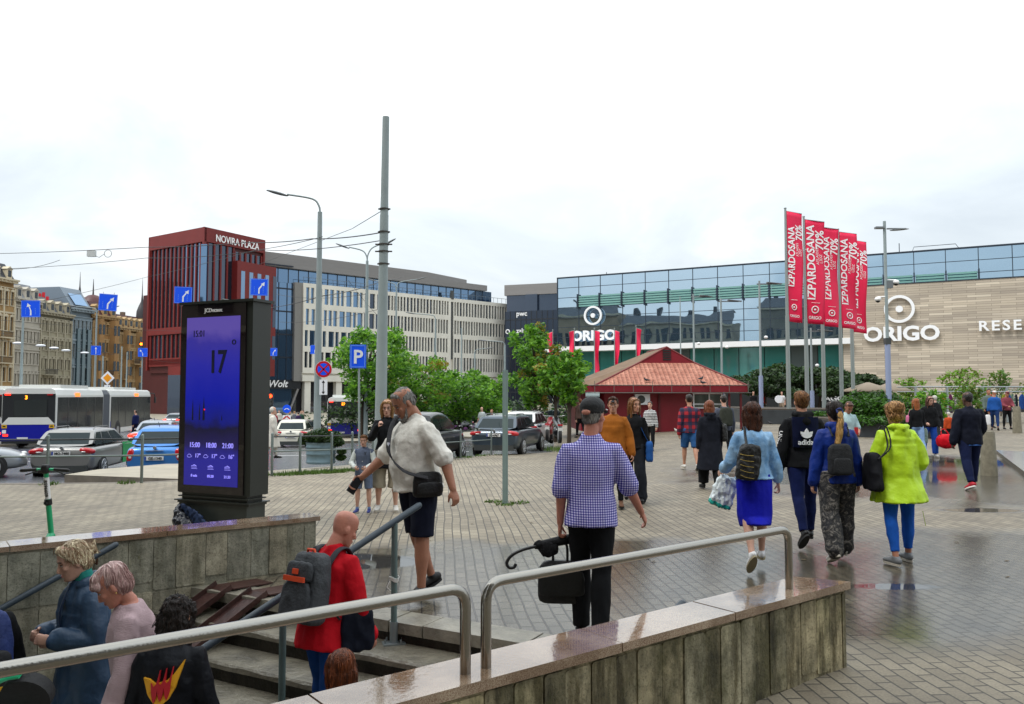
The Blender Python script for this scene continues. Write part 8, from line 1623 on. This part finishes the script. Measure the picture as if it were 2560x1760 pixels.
# ------------------------------------------------ red kiosk
KR = M('crimson kiosk paint', '#7d0f20', .45, bump=.1, bs=2, var=.12, vs=1.2); KD = M('maroon kiosk trim', '#5a1016', .5, var=.15)
KY = 38.0; A0 = at(1512, 1000, KY); kz = hp(A0.x + 3, KY) - .02; t = thing('kiosk_building', 'low red kiosk with a hipped tiled roof and white windows', 'kiosk', (A0.x, KY, kz), R(2)); KL = at(1838, 1000, KY).x - A0.x; KDp = 6.4; EH = at(1280, 979, KY).z - kz
q = G(); q.b(0, KL - .5, 0, KDp, 0, EH); q.prism([(0, 0), (-1.0, 1.3), (-1.0, KDp), (0, KDp)], 0, EH - .01); q.ob('wall', KR, t)
for x, y in ((2.55, -.09), (4.05, -.09), (KL - .45, -.62), (KL + .10, -.62)): q = G(); q.b(x, x + .09, y, y + .08, 0, EH); q.ob('post', KD, t)
q = G(); q.b(-.95 + .1, -.1, .0, .1, 1.0, 1.8); q.v = [(v[0], v[1], v[2]) for v in q.v]; q = G(); q.b(4.25, KL - .6, -.06, .0, 1.15, EH - .15); w = q.ob('window', glass('kiosk glass', (.09, .10, .08), (.7, .8, .8), .2), t); q = G(); [q.b(x - .03, x + .03, -.09, -.06, 1.12, EH - .1) for x in (4.25, 5.0, 5.75, KL - .6)]; [q.b(4.2, KL - .57, -.092, -.062, z, z + .05) for z in (1.12, EH - .62, EH - .12)]; q.ob('frame', SGW, w)
q = G(); q.add([(-.18, -.0, 1.2), (-.75, .78, 1.2), (-.75, .78, 2.0), (-.18, .0, 2.0)], [(0, 1, 2, 3)]); q.v = [(v[0] - .06, v[1] + .06, v[2]) for v in q.v]; q.ob('side_window', glass('kiosk glass'), t)
q = G(); q.b(1.4, 2.1, -.32, -.02, EH - .62, EH - .12); ac = q.ob('air_conditioner', SGW, t); q = G(); q.tube([(1.68, -.34, EH - .37), (1.68, -.32, EH - .37)], .19, 18); q.ob('fan_grille', DGREY, ac)
e0 = (-1.5, KL + .42, -.75, KDp + .7); zr0 = EH + .28; zr1 = at(1280, 872, KY + 2.5).z - kz; rx = at(1655, 870, KY + 2.5).x - A0.x; q = G(); q.b(e0[0], e0[1], e0[2], e0[3], EH - .02, zr0 - .02); q.ob('eaves', KR, t)
zg = zr0 + (zr1 - zr0) * .60; gx0, gx1 = rx - 1.35, rx + 1.35; yg = e0[2] + 1.75
V = [(e0[0], e0[2] + 1.2, zr0), (e0[0] + .9, e0[2], zr0), (e0[1], e0[2], zr0), (e0[1], e0[3], zr0), (e0[0], e0[3], zr0), (gx0, yg, zg), (gx1, yg, zg), (rx, yg + .0, zr1), (rx, e0[3] - 1.5, zr1)]
TILE = M('orange red roof tiles', '#a9624c', .7, var=.2, vs=3, col2='#cf917a'); tt_, N_, L_n, b_n = nodes(TILE); w_ = N_('ShaderNodeTexWave'); w_.inputs['Scale'].default_value = 1.5; w_.bands_direction = 'X'; co_ = N_('ShaderNodeTexCoord'); L_n(co_.outputs['Object'], w_.inputs[0]); w2 = N_('ShaderNodeTexWave'); w2.inputs['Scale'].default_value = 1.6; w2.bands_direction = 'Y'; w2.wave_profile = 'SAW'; L_n(co_.outputs['Object'], w2.inputs[0]); ad = N_('ShaderNodeMath'); L_n(w_.outputs['Fac'], ad.inputs[0]); L_n(w2.outputs['Fac'], ad.inputs[1]); bp = N_('ShaderNodeBump'); bp.inputs['Distance'].default_value = .06; bp.inputs['Strength'].default_value = 1; L_n(ad.outputs[0], bp.inputs['Height']); L_n(bp.outputs[0], b_n.inputs['Normal'])
rp_ = N_('ShaderNodeValToRGB'); rp_.color_ramp.elements[0].color = (.55, .5, .5, 1); rp_.color_ramp.elements[0].position = .35; rp_.color_ramp.elements[1].color = (1, 1, 1, 1); rp_.color_ramp.elements[1].position = 1; L_n(ad.outputs[0], rp_.inputs[0]); mm = N_('ShaderNodeMixRGB'); mm.blend_type = 'MULTIPLY'; mm.inputs[0].default_value = .8; src_ = b_n.inputs['Base Color'].links[0].from_socket; L_n(src_, mm.inputs[1]); L_n(rp_.outputs[0], mm.inputs[2]); L_n(mm.outputs[0], b_n.inputs['Base Color'])
OLD = M('weathered brown roof sheet', '#6a5138', .75, var=.25, vs=2, bump=.5, bs=9, streak=(1, .3, 1)); q = G(); q.add(V, [(1, 2, 6, 5)], 0); q.add(V, [(2, 3, 8, 7, 6)], 0); q.add(V, [(0, 1, 5), (0, 5, 7, 8, 4)], 1); q.add(V, [(3, 4, 8)], 0); q.ob('roof', [TILE, OLD], t)
q = G(); q.add([(gx0 - .1, yg - .03, zg - .05), (gx1 + .1, yg - .03, zg - .05), (rx, yg - .03, zr1 + .03), (gx0 - .1, yg + .04, zg - .05), (gx1 + .1, yg + .04, zg - .05), (rx, yg + .04, zr1 + .03)], [(0, 1, 2), (0, 2, 5, 3), (1, 4, 5, 2)]); gb = q.ob('gable', KR, t); q = G(); [q.b(rx - .2, rx + .2, yg - .06, yg - .03, zg + .12 + k * .11, zg + .19 + k * .11) for k in range(5)]; q.ob('vent_slats', BLACK, gb)
q = G(); [q.tube([V[a], V[b]], .05, 8) for a, b in ((1, 5), (2, 6), (5, 7), (6, 7), (7, 8))]; q.ob('ridge_caps', M('ridge dark', '#6b1c1c', .6), t)
q = G(); GUT = M('snow guard metal', '#6a6660', .5); 
for z in (zr0 + .02, EH - .06): q.tube([(e0[0] - .1, e0[2] + 1.1, z), (e0[0] + .85, e0[2] - .12, z), (e0[1] + .15, e0[2] - .12, z), (e0[1] + .15, e0[2] + 2, z)], .018, 6)
for i in range(9): x = e0[0] + .9 + i * (e0[1] - e0[0] - .9) / 8; q.tube([(x, e0[2] - .12, EH - .06), (x, e0[2] - .12, zr0 + .22)], .014, 6)
q.ob('snow_guard', GUT, t)
def bird(label, p, rz, col, mat=None):
    t = thing('pigeon', label, 'bird', p, rz, 'pigeons'); q = G(); q.tube([(0, -.16, .10), (0, -.08, .10), (0, .02, .11), (0, .08, .13), (0, .11, .18)], [(.03, .01), (.045, .035), (.06, .055), (.045, .05), (.026, .028)], 10, 0, ref=(1, 0, 0), dome=True); q.ell((0, .115, .20), (.024, .028, .024)); q.tube([(0, .135, .20), (0, .165, .19)], [.008, .003], 6); q.tube([(.02, .01, .06), (.02, .02, 0)], .006, 5); q.tube([(-.02, .01, .06), (-.02, .02, 0)], .006, 5)
    me = remesh(q, .009, 1, mats=[M('pigeon ' + col, col, .6, var=.3, vs=20)], name='body'); link('body', me, t)
def roofpt(px, py):
    c = at(px, py, KY); fy = (py - 872) / (958 - 872); return c
for i, (px, py, dy) in enumerate(((1655, 925, 1.2), (1617, 951, -.5), (1752, 949, -.4), (1758, 958, -.7))):
    c = at(px, py + 4, KY + dy); zz_ = kz + zr0 + max(0, (c.y - KY - e0[2])) / 1.75 * (zg - zr0) + .0; bird(('pigeon in the middle of the kiosk roof', 'pigeon near the kiosk gutter, left one', 'pigeon near the kiosk gutter, right one', 'pigeon perched lowest on the right of the kiosk gutter')[i], (c.x, c.y, zz_), R(90 if i % 2 else -70), '#23252b')
for px, py, lab, col in ((1693, 1084, 'pale pigeon on the paving left of the plaid shirt', '#b5b0a8'), (1711, 1084, 'mottled pigeon beside the pale one on the paving', '#6a625a'), (1926, 1072, 'dark pigeon on the paving right of the kiosk', '#22242a'), (2008, 1074, 'dark pigeon behind the hoodie of the young man', '#2a2c30')): c = gz(px, py); bird(lab, (c.x, c.y, hp(c.x, c.y)), R(70), col)

# ------------------------------------------------ planter walls, market, terrace
GW = M('dark granite planter wall', '#383c3f', .35, var=.25, vs=1.5)
def planter(label, pts, h, soil=True):
    c = pts[0]; t = thing('planter_wall', label, 'planter', (c[0], c[1], .1)); P = [(a - c[0], b - c[1]) for a, b in pts]; q = G(); q.prism(P, -.4, h); q.ob('wall', GW, t); q = G(); cx = sum(p[0] for p in P) / len(P); cy = sum(p[1] for p in P) / len(P); q.prism([(cx + (a - cx) * .93, cy + (b - cy) * .93) for a, b in P], h, h + .05); q.ob('soil', M('soil', '#3a3024', .9), t); return t
p0 = at(1868, 1, 43.5).x; p1 = at(2108, 1, 42).x
planter('long dark granite planter wall under the banner poles', [(p0, 43.4), (p1 + .3, 41.6), (p1 + 2, 47), (p0, 56)], .86); p2 = at(2105, 1, 31).x; p3 = at(2300, 1, 31).x
planter('nearer dark planter with low green conifers behind the girl in blue', [(p2, 31.5), (p3 + .6, 30.2), (p3 + 2.0, 34), (p2, 38)], .62)
planter('small low planter with grass behind the red holdall', [(at(2296, 1, 33).x, 33), (at(2385, 1, 32.5).x, 32.5), (at(2385, 1, 36).x, 36), (at(2296, 1, 36).x, 36)], .42)
GA = leafm('juniper green', '#3f6a1a'); GBk = leafm('juniper dark', '#26420f'); PA = leafm('pine dark', '#22351a'); PB_ = leafm('pine mid', '#334d22'); LA = leafm('lime leaf', '#6b9a28', .4); LB = leafm('mid leaf', '#467322', .35); LC = leafm('olive leaf', '#64702a', .3); LR = leafm('rust leaf', '#8a7a2c', .3)
def bush(label, name, c, r, n, s, mats, group=None, parts=6, sd=0, zf=.5):
    t = thing(name, label, 'shrub', c, 0, group); g = G(); rnd = random.Random(sd)
    for k in range(parts): leafcloud(g, ((rnd.random() - .5) * r[0] * 1.3, (rnd.random() - .5) * r[1] * 1.3, r[2] * (.3 + zf * rnd.random())), (r[0] * .55, r[1] * .55, r[2] * .5), n // parts, s, seedv=sd * 9 + k)
    g.ob('foliage', mats, t); g = G(); [g.tube([(0, 0, 0), ((rnd.random() - .5) * r[0], (rnd.random() - .5) * r[1], r[2] * .8)], [.05, .015], 6) for _ in range(6)]; g.ob('stem', M('bark', '#3a3026', .9, bump=.6), t)
for i, (px, Y, r, zt_) in enumerate(((2135, 33, 1.0, 1.0), (2170, 33.5, 1.2, 1.25), (2222, 33, 1.2, 1.0), (2262, 32.5, .9, .7), (2120, 31.9, .8, .35), (2190, 31.6, 1.0, .35), (2250, 31.4, .9, .35), (2028, 42.6, .9, .4))): bush(('yellow green juniper at the left end of the nearer planter', 'tall dense juniper left of the lime raincoat', 'dark juniper behind the blond woman', 'small juniper at the right of the planter', 'low juniper edging at the left', 'low juniper edging in the middle', 'low juniper edging at the right', 'small juniper at the foot of the banner poles')[i], 'juniper', (at(px, 1, Y).x, Y, .55), (r, .9, zt_), int(1700 * r * (.6 + zt_)), .085, [GA, GBk], 'junipers in the planters', sd=i + 1)
def pine(label, px, Y, w, z1, sd):
    x = at(px, 1, Y).x; t = thing('pine_tree', label, 'tree', (x, Y, .4), 0, 'dwarf pines behind the planter wall'); g = G(); rnd = random.Random(sd); tr = G(); k = 12
    tr.tube([(0, 0, 0), (.2, 0, z1 * .4), (-.1, 0, z1 * .85)], [.14, .1, .05], 8)
    for q in range(k): a = rnd.uniform(-1, 1) * w * .8; zz = z1 * (.45 + .5 * rnd.random() * (1 - abs(a / w) * .5)); leafcloud(g, (a, rnd.uniform(-1, 1), zz), (w * .38, .9, .45), 420, .16, seedv=sd * 20 + q); tr.tube([(0, 0, z1 * .4), (a * .6, 0, zz - .3), (a, 0, zz)], [.06, .04, .02], 6)
    g.ob('crown', [PA, PB_], t); tr.ob('trunk', M('bark'), t)
for i, (px, Y, w, z1) in enumerate(((1890, 60, 2.6, 3.3), (1955, 62, 3.0, 4.0), (2025, 61, 2.8, 3.7), (2090, 60, 2.4, 3.5), (2125, 58, 1.5, 2.9))): pine(('leftmost dwarf pine beside the kiosk eaves', 'dwarf pine behind the first banner pole', 'dwarf pine in the middle of the banner poles', 'dwarf pine behind the last banner poles', 'thin dwarf pine in front of the stone wall corner')[i], px, Y, w, z1, i + 1)
# cafe terrace bits
c = at(1947, 998, 56); t = thing('round_sign', 'round white sign on the cafe terrace behind the planter wall', 'sign', c); q = G(); q.tube([(0, 0, 0), (0, .05, 0)], .27, 24); q.ob('disc', SGW, t); q = G(); q.tube([(0, .05, 0), (0, .05, -2)], .04, 6); q.ob('post', DGREY, t)
c = at(2080, 997, 64); t = thing('shop_sign', 'black shop front panel with small white letters behind the banner poles', 'sign', c); q = G(); q.b(-2, 2, 0, .1, -1.6, .8); q.ob('panel', BLACK, t); text('LAGO', .55, WHITE, t, (0, -.03, -.15), bold=.03, sx=1.3)
for i, (px, w) in enumerate(((2170, 3.2), (2225, 2.6))): c = at(px, 975, 52); t = thing('cafe_parasol', ('open beige parasol left of the plaza lamp post', 'open beige parasol behind the plaza lamp post')[i], 'parasol', (c.x, 52, .3), 0, 'cafe parasols'); hq = c.z - .3; q = G(); q.tube([(0, 0, hq - .1), (0, 0, hq + .02), (0, 0, hq + .5)], [w * .5, w * .5, .1], 8); q.ob('canopy', M('beige canvas', '#8f8271', .8), t); q = G(); q.tube([(0, 0, 0), (0, 0, hq)], .04, 8); q.ob('pole', DGREY, t)
MS = M('aluminium truss', '#9aa1a3', .35, metal=.5)
for i, (pa, pb, Y) in enumerate(((2262, 2426, 46), (2426, 2550, 45), (2550, 2700, 44))):
    xa, xb = at(pa, 1, Y).x, at(pb, 1, Y).x; h = at(1280, 967, Y).z - .25; t = thing('market_stall', ('left market stall with an aluminium frame and hanging clothes', 'middle market stall with hanging clothes behind the men', 'right market stall cut off by the photo edge')[i], 'market stall', (xa, Y, .25), 0, 'market stalls'); w = xb - xa - .1; q = G()
    for z in (h, h - .28): q.tube([(0, 0, z), (w, 0, z)], .035, 6); q.tube([(0, 2.2, z), (w, 2.2, z)], .03, 6)
    [q.tube([(w * k / 8, 0, h), (w * (k + .5) / 8, 0, h - .28), (w * (k + 1) / 8, 0, h)], .015, 5) for k in range(8)]; [q.tube([(w * k, 0, h), (w * k, 2.2, h)], .03, 6) for k in (0, .5, 1)]; q.ob('frame', MS, t)
    for k in (0, .48, 1): q = G(); q.b(w * k - .05, w * k + .05, -.05, .05, 0, h); q.ob('leg', MS, t)
    q = G(); q.b(.2, w - .2, .1, 1.2, .55, .72); q.ob('table', DGREY, t); rnd = random.Random(i); n = 9
    for k in range(n):
        c_ = rnd.choice(('#2a4d8f', '#b8471f', '#6a2a55', '#1d5a44', '#c3b8a6', '#20242e', '#8f8a2c', '#3a7a8c')); x = .3 + (w - .6) * k / n; ww = rnd.uniform(.18, .38); hh_ = rnd.uniform(.7, 1.2); q = G(); q.tube([(x + ww / 2, .35, h - .45 - hh_), (x + ww / 2, .35, h - .6), (x + ww / 2, .35, h - .42)], [(ww / 2, .06), (ww / 2, .05), (.05, .03)], 10, 0, ref=(1, 0, 0)); q.ob('hanging_garment', camo('print ' + c_, [c_, c_, '#d8d2c6', c_], 9) if k % 3 == 0 else cloth('garment ' + c_, c_), t)
def tree(label, px, Y, z, h, cr_, cz0, n, mats, s=.11, px_trunk=None, sd=1, tr_r=.10, group='deciduous trees between the plaza and the road', cat='tree'):
    x = at(px_trunk or px, 1, Y).x; dx = at(px, 1, Y).x - x; t = thing('street_tree', label, cat, (x, Y, z), 0, group); rnd = random.Random(sd); tr = G(); tr.tube([(0, 0, 0), (.03, 0, cz0), (dx * .4, .05, (cz0 + h) * .5), (dx * .8, 0, h * .9)], [tr_r, tr_r * .8, tr_r * .5, .02], 9); g = G(); k = 30
    for q in range(k):
        u = q / (k - 1); zz = cz0 + (h - cz0) * (.08 + .86 * u); w = cr_ * (math.sin(math.pi * (.16 + .74 * (1 - u))) ** .7); a = q * 2.4; rr_ = w * rnd.uniform(.2, .95); c = (dx + rr_ * math.cos(a), rr_ * math.sin(a), zz); tr.tube([(dx * .3, 0, zz * .7), c], [tr_r * .4, .012], 6); leafcloud(g, c, (w * .36, w * .36, (h - cz0) * .10), n // k, s, mats[2] if len(mats) > 2 and 0 else (0, 1) if rnd.random() < .8 or len(mats) < 3 else (1, 2), shell=.5, seedv=sd * 40 + q)
    g.ob('crown', mats, t); tr.ob('trunk', M('bark'), t)
tree('broad light green tree between the parking sign and the tallest pole', 950, 43, -.75, 6.1, 2.6, 1.7, 6800, [LA, LB], px_trunk=915, sd=2, s=.13); tree('tree with rusty tips behind the man in the white shirt', 1045, 47, -.8, 4.8, 2.4, 1.5, 4600, [LB, LA, LR], sd=3, s=.13)
tree('dark green tree behind the short wall, left of the square post', 1150, 50, -.8, 4.1, 2.4, .9, 4600, [LB, LA], sd=4, s=.13); tree('low green tree just left of the square post', 1222, 52, -.8, 3.9, 1.9, .9, 3000, [LA, LB], sd=5, s=.13)
tree('tall green tree with browning leaves right of the square post', 1335, 42, -.6, 6.1, 1.55, 1.6, 4700, [LA, LB, LR], sd=6, s=.12); tree('bright small tree on a thin trunk in front of the kiosk', 1418, 30.5, hp(2.1, 30.5), 3.9, .85, 1.75, 3000, [LA, LB], s=.10, sd=7, tr_r=.09); tree('thin trunked tree beside the motorcycles', 1385, 33.5, -.2, 3.4, 1.1, 1.9, 2600, [LB, LA, LR], s=.10, sd=8, tr_r=.08)
for i, (px, Y, h, r, m_) in enumerate(((2245, 56, 2.7, 1.3, [LA, LC]), (2370, 48, 3.1, 1.3, [LC, LA]), (2468, 55, 3.2, 1.2, [LB, LC]), (2560, 50, 3.2, 1.1, [LA, LC]), (2300, 38, 1.7, .9, [LA, LB]), (2395, 42, 2.0, 1.0, [LC, LB]))): tree(('bushy young tree behind the plaza lamp post', 'yellowish young tree above the market stalls', 'thin young tree in front of the dark opening', 'young tree at the right edge of the photo', 'leafy bush behind the curly haired girl', 'olive bush behind the child in orange')[i], px, Y, .3, h, r, .5 if i < 4 else .1, 1500, m_, s=.10, sd=20 + i, tr_r=.05, group='young trees near the market')
bush('clipped hedge behind the motorcycles', 'hedge', (at(1425, 1, 60).x, 60, -.6), (2.6, 1, 1.5), 2600, .12, [LB, PB_], parts=10, sd=77); bush('dark hedge below the trees across the road', 'hedge', (at(1130, 1, 58).x, 58, -.9), (9, 1.5, 2.0), 6000, .16, [PA, PB_], parts=26, sd=78)
# stone steps at the right edge
for i, (pts, h) in enumerate((([(10.2, 15.6), (14.5, 13.4), (19, 18), (14.5, 24)], .10), ([(11.2, 14.55), (15, 12.6), (20, 17), (12.6, 16.4)], .22))): slabpoly('plaza_step', pts, h, hp, M('wet pale step', '#8f9496', .15, var=.15), M('step edge', '#5b564b', .6))
# litter and leaves on the paving
g = G(); rnd = random.Random(5)
for _ in range(90): x, y = rnd.uniform(-9, 8), rnd.uniform(7, 19); a = rnd.random() * 6; s_ = rnd.uniform(.015, .035); g.add([(x + s_ * math.cos(a + k * 1.57), y + s_ * .7 * math.sin(a + k * 1.57), hp(x, y) + .006 + .004 * (k % 2)) for k in range(4)], [(0, 1, 2, 3)])
tag(g.ob('fallen_leaves', M('dry leaf', '#4a3c1e', .8)), 'small dry leaves scattered over the paving', 'leaves', kind='stuff')
